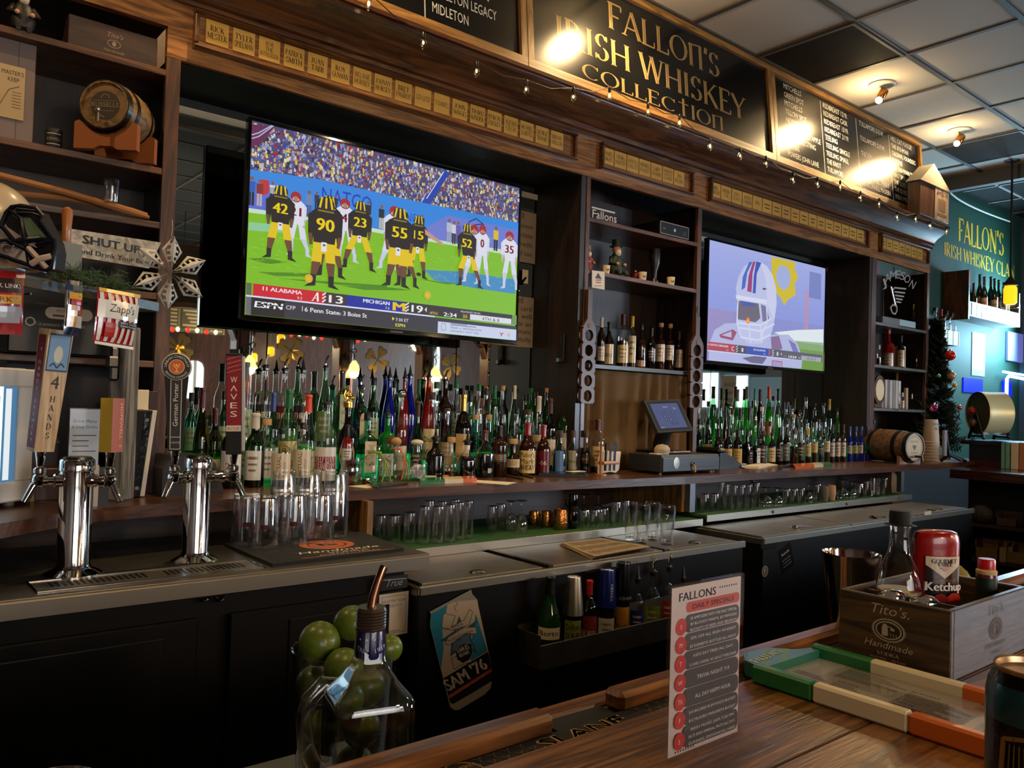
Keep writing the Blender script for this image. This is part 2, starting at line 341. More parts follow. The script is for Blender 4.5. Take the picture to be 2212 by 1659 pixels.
COPPER = M('copper', 'd08a4a', .22, 1.); BRASS = M('brass_plate', 'cc9c46', .42, .2, vary=.12, vscale=6); GOLD = M('gold', 'd7a652', .25, 1.); GOLDP = M('pale_gold_metal', 'dcd6a6', .35, .35)
BLK = M('black_plastic', '0b0b0c', .35); BLKM = M('matt_black', '0a0a0a', .7); BLKV = M('black_vinyl', '030405', .5, spec=.25, bump=.1, bscale=500); BLKG = M('gloss_black', '050505', .08, coat=.5); RUB = M('black_rubber', '0e0e0e', .75)
CHAR = M('charcoal_plastic', '26272a', .45); GREYP = M('grey_plastic', '6d6d70', .5); WHITEP = M('white_plastic', 'cfcac2', .45); PAPER = M('paper', 'd8cdb8', .8); WHITE = M('white_paint', 'd8d4cb', .5)
GREENW = M('green_wall_paint', '0f3a2c', .7); GREENM = M('green_rubber_net', '0f4a1c', .7, bump=.8, bscale=900); GRNP = M('green_gloss', '1d6b33', .3, coat=.3); ORGP = M('orange_gloss', 'c9601c', .3, coat=.3); IVO = M('ivory_gloss', 'd8c7a0', .35, coat=.3)
REDP = M('red_plastic', 'b5161a', .3, coat=.3); CREAM = M('cream', 'd9c8a4', .6); TAN = M('tan_cloth', '6b5233', .9, bump=.3, bscale=600)
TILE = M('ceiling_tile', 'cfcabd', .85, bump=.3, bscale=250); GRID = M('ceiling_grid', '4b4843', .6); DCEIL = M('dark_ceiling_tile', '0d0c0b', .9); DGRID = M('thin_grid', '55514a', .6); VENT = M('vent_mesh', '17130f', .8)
FLOORM = M('dark_floor', '1a1411', .5, vary=.3); DWALL = wood('dark_panel_wall', '2a160e', '4a2a1a', 2, rough=.5)
PRINT = attr_mat('printed', rough=.5); PRINTG = attr_mat('glossy_print', rough=.24, coat=.3, spec=.5); SCREEN = attr_mat('lit_screen', emission=.85); PRINTC = attr_mat('carved_print', rough=.7)
MIRROR = M('mirror', 'c4cfc8', .015, 1.)
GLASS = thin_glass('clear_glass'); GLASSG = thin_glass('green_bottle_glass', '4f9a3a', (.3, .3, .3)); GLASSY = thin_glass('yellow_wine_glass', 'a8a23a', (.35, .3, .3)); GLASST = thin_glass('teal_bottle_glass', '6fd0bb', (.3, .35, .35)); GLASSP = thin_glass('pale_green_glass', 'a8dcb0', (.35, .4, .4))
GLASSB = M('cobalt_glass', '0a1a9c', .06, trans=.35, coat=.4); GLASSR = M('ruby_glass', '8c1206', .06, trans=.35, coat=.4); GLASSD = M('dark_bottle_glass', '0b0907', .07, coat=.3); GLASSBR = M('brown_bottle_glass', '2a1206', .07, trans=.2, coat=.3); GLASSGD = M('deep_green_glass', '0d2a10', .07, coat=.3); GLASSEM = M('emerald_glass', '067a2a', .06, trans=.4, coat=.3)
WHISK = M('amber_liquid', '3a1606', .1, trans=.4, ior=1.33); DARKL = M('dark_liquid', '0b0504', .1); REDL = M('red_liquid', '8a0d08', .1, trans=.3); GRNL = M('green_liquid', '3fd02a', .15, trans=.5, emit='2fae1a', es=.05); CREAML = M('cream_liquid', '9a8f5a', .3)
REAL = M('solid_glass', 'f8fcfa', .0, trans=1., ior=1.45); ACRYL = thin_glass('acrylic', (1, 1, 1), (.85, .86, .86), refl=.3); GLASSW = thin_glass('glassware', (1, 1, 1), (.25, .27, .27), rough=.05, refl=1.25); GREENLED = M('green_led', '0f4a30', .3, emit='16c878', es=.75); LIME = M('lime_skin', '56661a', .35, vary=.3, vscale=40, bump=.15, bscale=220, coat=.2)
BULB = M('lit_bulb', 'fff0c8', .3, emit='ffe2a0', es=60.); WBULB = M('warm_string_bulb', 'fff2c0', .2, emit='fff0b0', es=5.); AMBER = M('amber_lamp', 'ffb020', .3, emit='ffa214', es=2.2); SHADE = M('lit_shade', 'fff0c0', .4, emit='ffd98a', es=2.4)
STRING = thin_glass('string_bulb_glass', 'fff6d8', (.6, .55, .4)); NEON = M('unlit_neon_tube', 'c9c4be', .2, coat=.5); NEONB = M('blue_neon', 'cfe6ff', .3, emit='8ec2ff', es=7.); BLUEL = M('blue_lit_panel', '0716c8', .4, emit='0418ff', es=1.3); LIT = M('lit_cooler_interior', 'd6f4ff', .4, emit='bfe8ff', es=1.6)
DAY = M('daylight_pane', 'ffffff', .4, emit='e6f2ff', es=3.)
PLANT = M('pine_green', '1c3a1c', .7); PLANTD = M('dark_pine_green', '0c1f12', .75); SKIN = M('figurine_skin', 'b98565', .5); SILVERF = M('silver_glitter', 'b7b4ac', .35, .6, bump=.6, bscale=900)
# ------------------------------------------------------------------ room shell
CEIL = 3.555; XL, XR, YB, YR = -2.6, 9.6, 3.2, -5.6
def slab(name, a, b, m): return struct(MB().box(a, b, m).build(name, smooth=0))
slab('floor', (XL, YR, -.1), (XR, YB, 0), FLOORM)
slab('wall_back', (XL, YB, 0), (6.5, YB+.12, 3.7), DWALL); slab('wall_green', (6.5, YB, 0), (XR, YB+.12, 3.7), GREENW)
slab('wall_left', (XL-.12, YR, 0), (XL, YB, 3.7), DWALL); slab('wall_rear', (XL, YR-.12, 0), (XR, YR, 3.7), wood('rear_wood', '2a1008', '5e2c16', 2, rough=.5))
slab('wall_right', (XR, YR, 0), (XR+.12, YB, 3.7), M('blue_grey_paint', '56707a', .7))
slab('ceiling', (XL, -.24, CEIL), (7.5, YB, CEIL+.1), TILE)
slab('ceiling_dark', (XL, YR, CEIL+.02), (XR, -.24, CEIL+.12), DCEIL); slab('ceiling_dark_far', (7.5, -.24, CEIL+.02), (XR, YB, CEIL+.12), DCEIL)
g = MB()
xs = [4.13+.61*k for k in range(-11, 6)]; ys = [2.81-.61*k for k in range(0, 6)]
for x in xs: g.box((x-.015, -.24, CEIL-.008), (x+.015, YB, CEIL), GRID)
for y in ys: g.box((XL, y-.015, CEIL-.009), (7.5, y+.015, CEIL), GRID)
struct(g.build('trim_1', smooth=0))
g = MB()
for k in range(12): y = -.85-.61*k*.9; (y > YR) and g.box((XL, y-.009, CEIL+.012), (XR, y+.009, CEIL+.02), DGRID)
for k in range(20): x = XL+.3+.61*k; (x < XR) and g.box((x-.009, YR, CEIL+.011), (x+.009, -.24, CEIL+.02), DGRID)
for y in (.5, 1.1, 1.7, 2.3, 2.9): g.box((7.5, y-.012, CEIL+.01), (XR, y+.012, CEIL+.02), M('bright_grid', '8d8a86', .6))
for x in (8.1, 8.7, 9.3): g.box((x-.012, -.24, CEIL+.01), (x+.012, YB, CEIL+.02), M('bright_grid'))
struct(g.build('trim_2', smooth=0))
struct(MB().box((7.48, -.3, CEIL-.12), (7.56, YB, CEIL+.02), M('beam_grey', '55555a', .6)).box((XL, -.28, CEIL-.06), (7.5, -.2, CEIL+.02), M('beam_grey')).build('trim_3', smooth=0))
# two vents filling a tile each
def vent(label, x, y):
    t = thing('ceiling_vent', label, 'vent', (x, y, CEIL)); b = MB().box((-.285, -.285, -.006), (.285, .285, -.001), VENT)
    for k in range(46):
        u = -.28+k*.0124; b.box((u, -.285, -.0095), (u+.004, .285, -.006), M('vent_slat', '2b241c', .7))
    b.build('mesh_panel', t, smooth=0)
    f = MB()
    for a, c in (((-.3, -.3), (.3, -.282)), ((-.3, .282), (.3, .3)), ((-.3, -.282), (-.282, .282)), ((.282, -.282), (.3, .282))): f.box((*a, -.014), (*c, -.0005), GRID)
    f.build('frame', t, smooth=0)
vent('dark mesh ceiling vent above the gold lettered sign', 4.435, 2.505); vent('dark mesh ceiling vent at the tile ceiling far end, past both spot lamps', 6.875, 2.505)

# ------------------------------------------------------------------ back bar woodwork
YF, YM = 2.80, 3.14
struct(MB().box((.775, YF, 2.54), (6.49, YF+.025, 2.83), SOFFIT).box((-1.3, YF, 2.64), (.775, YF+.03, 2.83), SOFFIT).box((-1.3, YF+.03, 2.64), (.775, YB, 2.66), DARKH).build('trim_4', smooth=0))
cr = MB()
cp = [(2.83, 2.73), (2.785, 2.73), (2.785, 2.745), (2.772, 2.752), (2.775, 2.775), (2.755, 2.80), (2.72, 2.825), (2.69, 2.845), (2.675, 2.85), (2.675, 2.87), (2.66, 2.872), (2.66, 2.888), (2.83, 2.888)]
cr.sweep(cp, -1.3, 6.5, CROWN); struct(cr.build('trim_5', smooth=30))
# dark lining of the two alcoves: back board, inner top, cheeks
al = MB()
for x0, x1 in ((.80, 2.73), (3.635, 5.575)):
    al.box((x0, YF+.02, 2.54), (x1, YB, 2.56), M('alcove_black_green', '0a1511', .6)); al.box((x0, YM+.012, 1.1), (x1, YB, 2.56), M('alcove_black_green'))
struct(al.build('wall_alcove', smooth=0))
ck = MB()
for x in (2.70, 5.54): ck.box((x, YF+.002, 1.1), (x+.03, YB, 2.54), DARKV)
for x in (.80, 3.62): ck.box((x, YF+.03, 1.1), (x+.018, YB, 2.54), DARKV)
struct(ck.build('wall_alcove_cheeks', smooth=0))
def cabinet(name, label, x0, x1, stiles, shelves, depth=.32, back=DARKV, edge=OAK):
    t = thing(name, label, 'shelf unit', ((x0+x1)/2, YF, 1.1)); ox = (x0+x1)/2
    MB().box((x0-ox, depth-.02, 0), (x1-ox, depth, 1.44), back).build('back_panel', t, smooth=0)
    for a, b in stiles: MB().box((a-ox, 0, 0), (b-ox, .024, 1.44), OAKV, .002).build('stile', t, smooth=0)
    [MB().box((q, .024, 0), (q+.016, depth, 1.44), back).build('side_panel', t, smooth=0) for q in (x0-ox, x1-ox-.016)]
    for z, m in shelves: MB().box((x0-ox+.017, .002, z-1.1-.022), (x1-ox-.017, depth-.021, z-1.1), m, .002).build('shelf', t, smooth=0)
    return t
cabinet('shelf_cabinet', 'dark oak wall shelves above the tap towers, holding the small cask', -1.3, .822, ((.775, .822),), ((2.495, OAK), (2.165, OAK), (1.985, OAK), (1.75, OAK), (1.525, OAK)))
cabinet('shelf_cabinet', 'narrow oak shelf unit between the two televisions, curtain below', 2.735, 3.635, ((2.735, 2.762), (3.60, 3.635)), ((2.345, OAK), (2.087, OAK), (1.63, DARKH)))
cabinet('shelf_cabinet', 'oak shelf unit at the far end with unlit neon sign', 5.575, 6.49, ((5.575, 5.64), (6.45, 6.49)), ((2.09, STEELD), (1.785, STEELD), (1.475, STEELD)))
# mirrors behind the bottles
def mirror(label, x0, x1, seams, z1=2.47):
    t = thing('wall_mirror', label, 'mirror', ((x0+x1)/2, YM, 1.11)); ox = (x0+x1)/2; e = [x0]+seams+[x1]
    for a, b in zip(e, e[1:]): MB().box((a-ox+.003, 0, 0), (b-ox-.003, .006, z1-1.11), MIRROR).build('pane', t, smooth=0)
    MB().box((x0-ox, -.02, z1-1.11), (x1-ox, .011, z1-1.11+.028), M('pale_strip', 'b5a78c', .5)).build('top_strip', t, smooth=0)
mirror('mirror in three panes behind the bottles under the football television', .822, 2.697, [onY(577, 740, YM).x, onY(986, 760, YM).x])
mirror('mirror behind the bottles under the helmet close-up television', 3.642, 5.538, [onY(1535, 820, YM).x, onY(1717, 850, YM).x])
# back counter: one worktop, cut to its kinked front edge
CT = 1.10
edge = [(-.9, 1.3), (.292, 2.247), (.43, 2.356), (.56, 2.43), (1.36, 2.545), (2.0, 2.53), (3.1, 2.45), (4.1, 2.46), (5.0, 2.43), (6.05, 2.44), (6.62, 2.5), (6.9, 2.62), (6.9, 3.13), (-1.3, 3.13), (-1.3, 1.3)]
t = thing('back_counter', 'long brown wooden counter carrying the rows of liquor bottles', 'counter', (0, 0, CT))
MB().prism(edge, (0, 0, -.036), (1, 0, 0), (0, 1, 0), (0, 0, 1), .036, COUNTER).build('worktop', t, smooth=0)
MB().box((.3, 2.95, -1.1), (6.4, 2.97, -.036), DARKH).build('back_board', t, smooth=0)
for x in (1.42, 3.14): MB().box((x, 2.5, -.176), (x+.022, 2.95, -.036), wood('light_oak_up', '5a3d1e', '9a7140', 2)).build('bracket_panel', t, smooth=0)
for x in (3.166, 5.36): MB().box((x, 2.47, -.176), (x+.04, 2.5, -.036), M('grey_post', '6b7076', .4, .6)).build('post', t, smooth=0)
# shelves for glasses, with a green rubber net and a steel lip
def gshelf(label, x0, x1, y0, z, name='glass_shelf'):
    t = thing(name, label, 'shelf', (x0, y0, z)); L = x1-x0
    MB().box((0, 0, -.03), (L, .004, .002), STEEL, .001).build('steel_lip', t, smooth=0)
    MB().box((0, .004, -.02), (L, .5, -.006), STEELD).build('base', t, smooth=0)
    MB().box((.01, .006, -.006), (L-.01, .49, 0), GREENM).build('rubber_net', t, smooth=0)
    return t
gshelf('steel lipped shelf with green rubber net, left of the grey post', 1.36, 3.14, 2.37, .906)
t = gshelf('steel lipped shelf with green rubber net, right of the grey post', 3.17, 5.3, 2.37, .92)
for x in (.55, 1.3, 1.95): MB().lathe([(.008, 0), (.008, .004), (.005, .006)], DKSTEEL, T=Matrix.Translation((x, 0, -.014)) @ Matrix.Rotation(R(90), 4, 'X'), seg=12).build('bolt', t)
# ------------------------------------------------------------------ coolers
def cooler(label, x0, x1, y0, ztop, lids, handle):
    t = thing('bottle_cooler', label, 'cooler', (x0, y0, 0)); L = x1-x0
    MB().box((0, .012, .08), (L, .66, ztop-.03), BLKV).build('body', t, smooth=0)
    e = MB().box((-.005, 0, ztop-.028), (L+.005, .016, ztop), STEEL, .003).box((-.005, .016, ztop-.03), (L+.005, .37, ztop-.006), STEELD); e.build('steel_rim', t, smooth=0)
    for a, b in lids:
        l = MB().box((a, .03, ztop-.006), (b, .365, ztop+.002), STEELD, .002).build('sliding_lid', t, smooth=0)
        c = ((a+b)/2, .075)
        if handle == 'cup':
            MB().ball((c[0], c[1], ztop+.002), .022, DKSTEEL, 16, 8, sz=.45, sx=1.3).build('finger_pull', l)
        else:
            pts = [(c[0]-.05+.1*i/10, c[1]-.02+.06*math.sin(math.pi*i/10), ztop+.004) for i in range(11)]; MB().tube(pts, .007, CHROME, 8).build('finger_pull', l)
    return t
c1 = cooler('black bottle cooler with steel lids, carrying the tilted can magnet', 1.325, 2.94, 2.0, .875, ((.02, .50), (.54, 1.12), (1.16, 1.58)), 'cup')
g = MB(); g.box((.53, .03, .872), (.55, .365, .879), BLK).box((1.13, .03, .872), (1.15, .365, .879), BLK); g.build('lid_track', c1, smooth=0)
a = Art(g := MB(), plane((onY(1285, 1225, 2.012).x-1.325, .0115, onY(1285, 1225, 2.012).z), (1, 0, 0), (0, 0, 1)), PRINT); a.rrect(-.05, -.016, .12, .032, .004, '3a3b3e').text('TRUE', .01, -.007, .014, '8a8a8a', shear=.3); g.build('name_badge', c1)
c2 = cooler('black bottle cooler with bright steel lids at the right', 3.09, 5.3, 2.0, .875, ((.02, .78), (.80, 1.5), (1.52, 2.18)), 'hoop')
p = onY(1652, 1234, 2.012); a = Art(g := MB(), plane((p.x-3.09, .011, p.z), (1, 0, 0), (0, 0, 1)), PRINTG); a.circ(0, 0, .024, 'a8a49a').circ(0, 0, .02, '6e6a62').text('P', 0, -.01, .02, 'd0ccc0', font='serif'); g.build('round_sticker', c2)
p = onY(1698, 1205, 2.012); a = Art(g := MB(), plane((p.x-3.09, .011, p.z), (1, 0, .35), (-.35, 0, 1)), PRINTG); a.rect(-.05, -.055, .1, .11, '14161c').text('Bushmills', 0, .02, .012, 'c9c9cc').rect(-.035, -.005, .07, .004, '6b6d74').rect(-.03, -.02, .06, .004, '6b6d74').rect(-.035, -.035, .07, .004, '6b6d74'); g.build('dark_sticker', c2)
p = onY(1658, 1178, 2.012); MB().box((p.x-3.09-.06, .004, p.z-.014), (p.x-3.09+.06, .011, p.z+.014), DKSTEEL, .003).build('name_badge', c2, smooth=0)
p = onY(2003, 1112, 2.012); MB().box((p.x-3.09-.04, .008, p.z-.02), (p.x-3.09+.04, .011, p.z+.02), PAPER).build('price_sticker', c2, smooth=0)
# keg cooler under the taps
KZ, KY = .96, 2.05
t = thing('keg_cooler', 'black keg cooler with steel top under the beer taps', 'cooler', (-.5, KY, 0))
MB().box((0, .025, .06), (1.81, .68, KZ-.045), BLKV).build('body', t, smooth=0)
st = MB().box((-.01, 0, KZ-.048), (1.885, .012, KZ-.004), STEEL, .004).box((-.01, .002, KZ-.006), (1.885, .67, KZ), STEELD, .002); st.build('steel_top', t, smooth=0)
for (x0, x1, z0, z1) in ((.42, 1.20, .18, .86), (1.28, 1.80, .18, .86)):
    d = MB().box((x0, .005, z0), (x1, .025, z1), BLKV, .004); d.box((x0+.16, .001, z0+.12), (x1-.08 if x1 < 1.3 else x1-.05, .005, z1-.035), BLK, .002); d.build('door', t, smooth=0)
for px in (441, 475):
    p = onY(px, 1290, KY+.02); MB().lathe([(.011, 0), (.011, .012), (.008, .016), (.008, .012)], CHROME, T=Matrix.Translation((p.x+.5, .024, p.z)) @ Matrix.Rotation(R(90), 4, 'X'), seg=16).build('lock', t)
# perforated drip tray sunk into the steel
dt = MB(); y0, y1, x0, x1 = .04, .165, .845, 1.385
dt.box((x0, y0, KZ), (x1, y0+.006, KZ+.004), CHROME, .001).box((x0, y1-.006, KZ), (x1, y1, KZ+.004), CHROME, .001).box((x0, y0, KZ), (x0+.006, y1, KZ+.004), CHROME, .001).box((x1-.006, y0, KZ), (x1, y1, KZ+.004), CHROME, .001)
dt.box((x0+.006, y0+.006, KZ), (x1-.006, y1-.006, KZ+.0012), STEEL)
for k in range(34):
    x = x0+.04+k*.0138
    if 16 <= k <= 18: continue
    dt.box((x, y0+.04, KZ+.0012), (x+.006, y1-.03, KZ+.0022), BLK, T=Matrix.Translation((0, 0, 0)))
dt.build('drip_tray', t, smooth=0)
a = Art(g := MB(), plane((1.795, .0045, .885), (1, 0, 0), (0, 0, 1)), PRINT); a.rect(-.085, -.02, .1, .04, '16181c').text('True', -.035, -.01, .022, '8f9296', shear=.5).line([(-.08, .012), (.01, .008)], .003, '8f9296'); g.build('maker_badge', t)
a = Art(g := MB(), plane((1.765, .0045, .79), (1, 0, 0), (0, 0, 1)), PRINT); a.rect(-.05, -.06, .1, .125, 'd9d0c4').ring(0, 0, .0, 0, 'd9d0c4').text('REGISTER YOUR', 0, .038, .008, '2a2a2a').text('PRODUCT', 0, .024, .008, '2a2a2a').line([(-.042, -.052), (.042, -.052), (.042, .056), (-.042, .056), (-.042, -.052)], .0012, '7c7468').text('truemfg.com', 0, -.049, .007, '2a2a2a'); g.build('paper_sticker', t)

# ------------------------------------------------------------------ customer bar in front, and its return
BZ = 1.07
t = thing('bar_counter', 'worn honey brown bar top with raised rail in the foreground', 'bar', (0, 0, BZ))
pl = MB(); ypl = [-.75, -.38, .02, onZ(1673, 1656, 1.07).y, .62]
for a, b in zip(ypl, ypl[1:]): pl.box((-.6, a+.0006, -.04), (5.95, b-.0006, 0), BARTOP, .0015)
pl.build('top', t, smooth=0)
MB().box((-.6, .62, -.04), (5.95, .72, -.012), DARKH).build('mat_trough', t, smooth=0)
MB().box((-.6, .60, -1.07), (5.95, .66, -.04), DARKH).build('back_panel', t, smooth=0)
rails = [(-.5, .613), (.718, 5.9)]
for x0, x1 in rails: MB().box((x0, .652, -.012), (x1, .684, .013), RAIL, .006).build('rail', t, smooth=40)
MB().box((-.6, .685, -.04), (5.95, .715, -.006), RAIL, .004).build('rear_edge', t, smooth=0)
t = thing('return_bar', 'dark red return bar crossing behind at the far end', 'bar', (6.0, 0, 1.06))
MB().prism([(-.02, -1.4), (-.02, 2.42), (.3, 2.44), (.66, 2.6), (.66, -1.4)], (0, 0, -.06), (1, 0, 0), (0, 1, 0), (0, 0, 1), .06, wood('red_wood', '1c0a08', '42190f', 1, rough=.2, coat=.5)).build('top', t, smooth=0)
MB().box((.62, -1.4, 0), (.68, 2.5, .05), M('dark_red_trim', '3a0f10', .3)).build('upstand', t, smooth=0)
MB().box((.3, -1.4, -1.06), (.34, 2.42, -.06), BLKM).build('panel', t, smooth=0)
for z in (-.36, -.6): MB().box((.02, -1.4, z-.02), (.3, 2.38, z), DARKH).build('shelf', t, smooth=0)
# building in room coordinates under a placed parent
def wmat(o):
 m=o.matrix_parent_inverse@o.matrix_basis if o.parent else o.matrix_basis
 return wmat(o.parent)@m if o.parent else m
def bw(mb,name,parent,smooth=35.):
 o=mb.build(name,None,None,smooth);o.parent=parent;o.matrix_parent_inverse=wmat(parent).inverted();return o
def wallart(Y,m):mb=MB();return mb,Art(mb,plane((0,Y,0),(1,0,0),(0,0,1)),m)
def bt(a,t,u,v,h,col,w=None,d=.06,**k):
 """the same letters set twice a hair apart, so they read bold"""
 a.text(t,u-h*d,v,h,col,w,**k);return a.text(t,u+h*d,v,h,col,w,up=False,**k)
# televisions
def television(label,x0,x1,z0,z1,Y):
 t=thing('television',label,'television',((x0+x1)/2,Y,(z0+z1)/2));w,h=(x1-x0)/2,(z1-z0)/2;e=.012
 MB().box((-w-e,0,-h-e-.006),(w+e,.03,h+e),BLKG,.004).box((-w*.7,.03,-h*.8),(w*.7,.055,h*.4),BLK,.01).build('housing',t,smooth=0)
 f=MB();f.box((-w-e,-.006,-h-e-.008),(w+e,0,-h),BLKG,.002).box((-w-e,-.006,h),(w+e,0,h+e),BLKG,.002).box((-w-e,-.006,-h),(-w,0,h),BLKG,.002).box((w,-.006,-h),(w+e,0,h),BLKG,.002);f.build('bezel',t,smooth=0)
 MB().box((-.03,-.008,-h-.016),(.03,-.006,-h-.008),DKSTEEL).build('maker_badge',t,smooth=0)
 MB().box((-.2,.055,-.15),(.2,YM-Y-.001,.15),BLK,.004).build('wall_bracket',t,smooth=0)
 return t
TY=2.90
tv1=television('big wall television showing a football line-up with scoreboard strip',1.108,2.392,1.717,2.432,TY)
tv2=television('wall television showing a close-up of a player in white helmet',3.833,5.118,1.71,2.411,TY)
x0,x1,z0,z1=1.108,2.392,1.717,2.432;SW,SH=x1-x0,z1-z0
mb,A=wallart(TY,SCREEN)
U=lambda cx,cy_:(lambda p:(p.x,p.z))(onY(520+cx/3.352,250+cy_/3.352,TY))
def clip(p):return(min(max(p[0],x0),x1),min(max(p[1],z0),z1))
A.rect(x0,z0,SW,SH,'4a4f78')
rnd=random.Random(3);cc=['5b6fb5','8fa7e0','d8d2e0','e6c93a','3a2f55','7a2f45','b5202c','1c2550','c9a08a','9c7f92','e8e0d0','4d63c0','6a4a7a','f0e070','2a3c9a','a8b6d8']
A.up();zt=z1
for k in range(2600):
 u=rnd.uniform(x0,x1-.008);v=rnd.uniform(2.17,z1-.012);s=rnd.uniform(.006,.011)
 mb.add([A.f(u,v,A.h),A.f(u+s,v,A.h),A.f(u+s*.9,v+s*1.5,A.h),A.f(u+s*.1,v+s*1.5,A.h)],[(0,1,2,3)],SCREEN,lin(rnd.choice(cc)))
A.up()
for k in range(1300):
 u=rnd.uniform(x0+.004,x1-.004);v=rnd.uniform(2.17,z1-.006);s=rnd.uniform(.002,.0034)
 mb.add([A.f(u+s*math.cos(a*1.047),v+s*math.sin(a*1.047),A.h)for a in range(6)],[tuple(range(6))],SCREEN,lin(rnd.choice(['d9a58c','c58a70','8a5a48','e2b8a0'])))
for q in([(75,60),(250,60),(150,200),(75,230)],):A.poly([clip(U(*p))for p in q],'6b2a58')
for dx in(0,26):A.line([U(80,165-dx),U(130,150-dx),U(240,70-dx*.3)],.004,'b9c4e8')
A.poly([U(1475,400),U(1515,410),U(1365,655),U(1300,640)],'2344b0');A.line([U(1470,405),U(1345,600)],.004,'d8e4ff');A.line([U(1340,560),U(1300,640)],.003,'d8e4ff')
bar=[(60,385),(600,465),(1200,605),(2010,775)];fld=[(55,668),(520,735),(1000,822),(1500,912),(2010,985)]
A.poly([clip(U(*p))for p in bar+fld[::-1]],'2f8ae6')
A.poly([clip(U(*p))for p in[(1500,720),(2010,830),(2010,985),(1500,912),(1250,860)]],'6f7fd8')
A.poly([clip(U(*p))for p in[(90,560),(330,585),(330,700),(60,668)]],'5e6cd8')
A.poly([clip(U(*p))for p in fld]+[(x1,z0),(x0,z0)],'7fc21c')
A.poly([clip(U(*p))for p in[(55,668),(520,735),(1000,822),(1500,912),(2010,985),(2010,1020),(1000,850),(520,760),(55,700)]],'cfe6d0')
A.poly([clip(U(*p))for p in[(60,770),(420,800),(330,850),(55,830)]],'8fd0a0');A.poly([U(1330,1115),U(1600,1130),U(1990,1185),U(1985,1290),U(1700,1250),U(1400,1190)],'3f8fc8')
for k in range(420):
 p=U(rnd.uniform(60,1960),rnd.uniform(880,1230));A.h+=0;mb.add([A.f(p[0],p[1],A.h+.0001),A.f(p[0]+rnd.uniform(.01,.04),p[1]-.001,A.h+.0001),A.f(p[0]+.006,p[1]+.002,A.h+.0001)],[(0,1,2)],SCREEN,lin(rnd.choice(['93d22c','6fb016','a8dc3c','88c822'])))
A.up()
for q in([(50,1035),(170,1030),(340,1060),(200,1075)],[(120,1130),(500,1140),(500,1165),(250,1160)],[(260,1175),(1060,1230),(1060,1250),(600,1215)],[(720,1230),(1100,1245),(1240,1265),(900,1262)],[(1260,1180),(1560,1215),(1500,1222)]):A.poly([U(*p)for p in q],'4c8a10')
A.text('NATCO',*U(770,660),.062,'123ac0',w=.22,shear=0);A.text('NO',*U(1240,770),.04,'1c50c8',w=.06)
A.line([U(1650,800),U(1650,770),U(1705,745),U(1760,790)],.005,'10306a');A.line([U(1690,790),U(1750,785)],.005,'10306a')
def player(hx,hy,fx,fy,num,kind,wide=1.,nx=0,back=True,arm=0,stance=1.):
 t_,b_=U(hx,hy),U(fx,fy);h=t_[1]-b_[1];cx=t_[0];u=h*.105*wide;fxx=b_[0]
 jer,pant,sock,hel,lef={'m':('12131c','e8c813','1a1820','1a1c2c','6b4632'),'w':('e4e6f6','dfe2f4','cdd2ea','a81c30','cdd2ea')}[kind]
 hip=b_[1]+h*.5;sh_=b_[1]+h*.83;mx=(cx+fxx)/2
 for sgn in(-1,1):
  fo=fxx+sgn*u*1.25*stance;kn=mx+sgn*u*.95*stance
  A.poly([(mx+sgn*u*.1,hip),(mx+sgn*u*1.05,hip),(kn+sgn*u*.55,b_[1]+h*.27),(kn-sgn*u*.45,b_[1]+h*.26)],pant)
  A.poly([(kn+sgn*u*.5,b_[1]+h*.28),(kn-sgn*u*.42,b_[1]+h*.28),(fo-sgn*u*.25,b_[1]+h*.12),(fo+sgn*u*.3,b_[1]+h*.12)],lef);A.poly([(fo+sgn*u*.32,b_[1]+h*.14),(fo-sgn*u*.28,b_[1]+h*.14),(fo-sgn*u*.22,b_[1]+h*.02),(fo+sgn*u*.9,b_[1]),(fo+sgn*u*.3,b_[1]+h*.05)],sock)
  A.poly([(cx+sgn*u*1.2,sh_),(cx+sgn*u*1.75,sh_-h*.05),(cx+sgn*u*1.7,hip+h*.06),(cx+sgn*u*1.25,hip-h*.02),(cx+sgn*u*1.1,hip+h*.1)],jer if kind=='m' else 'dfe0ee');A.poly([(cx+sgn*u*1.72,hip+h*.08),(cx+sgn*u*1.5,hip-h*.05),(cx+sgn*u*1.2,hip-h*.04),(cx+sgn*u*1.3,hip+h*.08)],lef if kind=='m' else 'c8b4b8')
 A.poly([(cx-u*1.4,sh_-h*.01),(cx-u*.7,sh_+h*.04),(cx+u*.7,sh_+h*.04),(cx+u*1.4,sh_-h*.01),(cx+u*1.25,sh_-h*.12),(mx+u*1.05,hip-h*.01),(mx-u*1.05,hip-h*.01),(cx-u*1.25,sh_-h*.12)],jer)
 A.circ(cx,b_[1]+h*.915,u*.85,hel,ry=h*.085)
 if kind=='m':
  for dx in(-.42,0,.42):A.line([(cx+dx*u,b_[1]+h*.99),(cx+dx*u*1.5,b_[1]+h*.87)],u*.2,'e8c813',up=dx<-.1)
  A.rect(mx-u*.28+nx*u,hip-h*.1,u*.55,h*.1,'e8e8f0');A.rect(mx-u*.12+nx*u,hip-h*.04,u*.25,h*.018,'1a2a5a')
  A.rect(cx-u*.8,sh_-h*.0,u*1.6,h*.018,'8a7a20')
 else:A.line([(cx-u*.5,b_[1]+h*.88),(cx+u*.5,b_[1]+h*.88)],u*.3,'e8e8f0');A.circ(cx,b_[1]+h*.885,u*.4,'a88878')
 if arm:A.poly([(cx+u*1.1,sh_-h*.02),(cx+u*1.2,sh_-h*.11),(cx+u*4.6,sh_-h*.25),(cx+u*4.7,sh_-h*.21)],'c89a80')
 if num:bt(A,num,cx,sh_-h*.205,h*.14,'f2d41a' if kind=='m' else '7a1428',w=u*(1.75 if len(num)>1 else .8),d=.05)
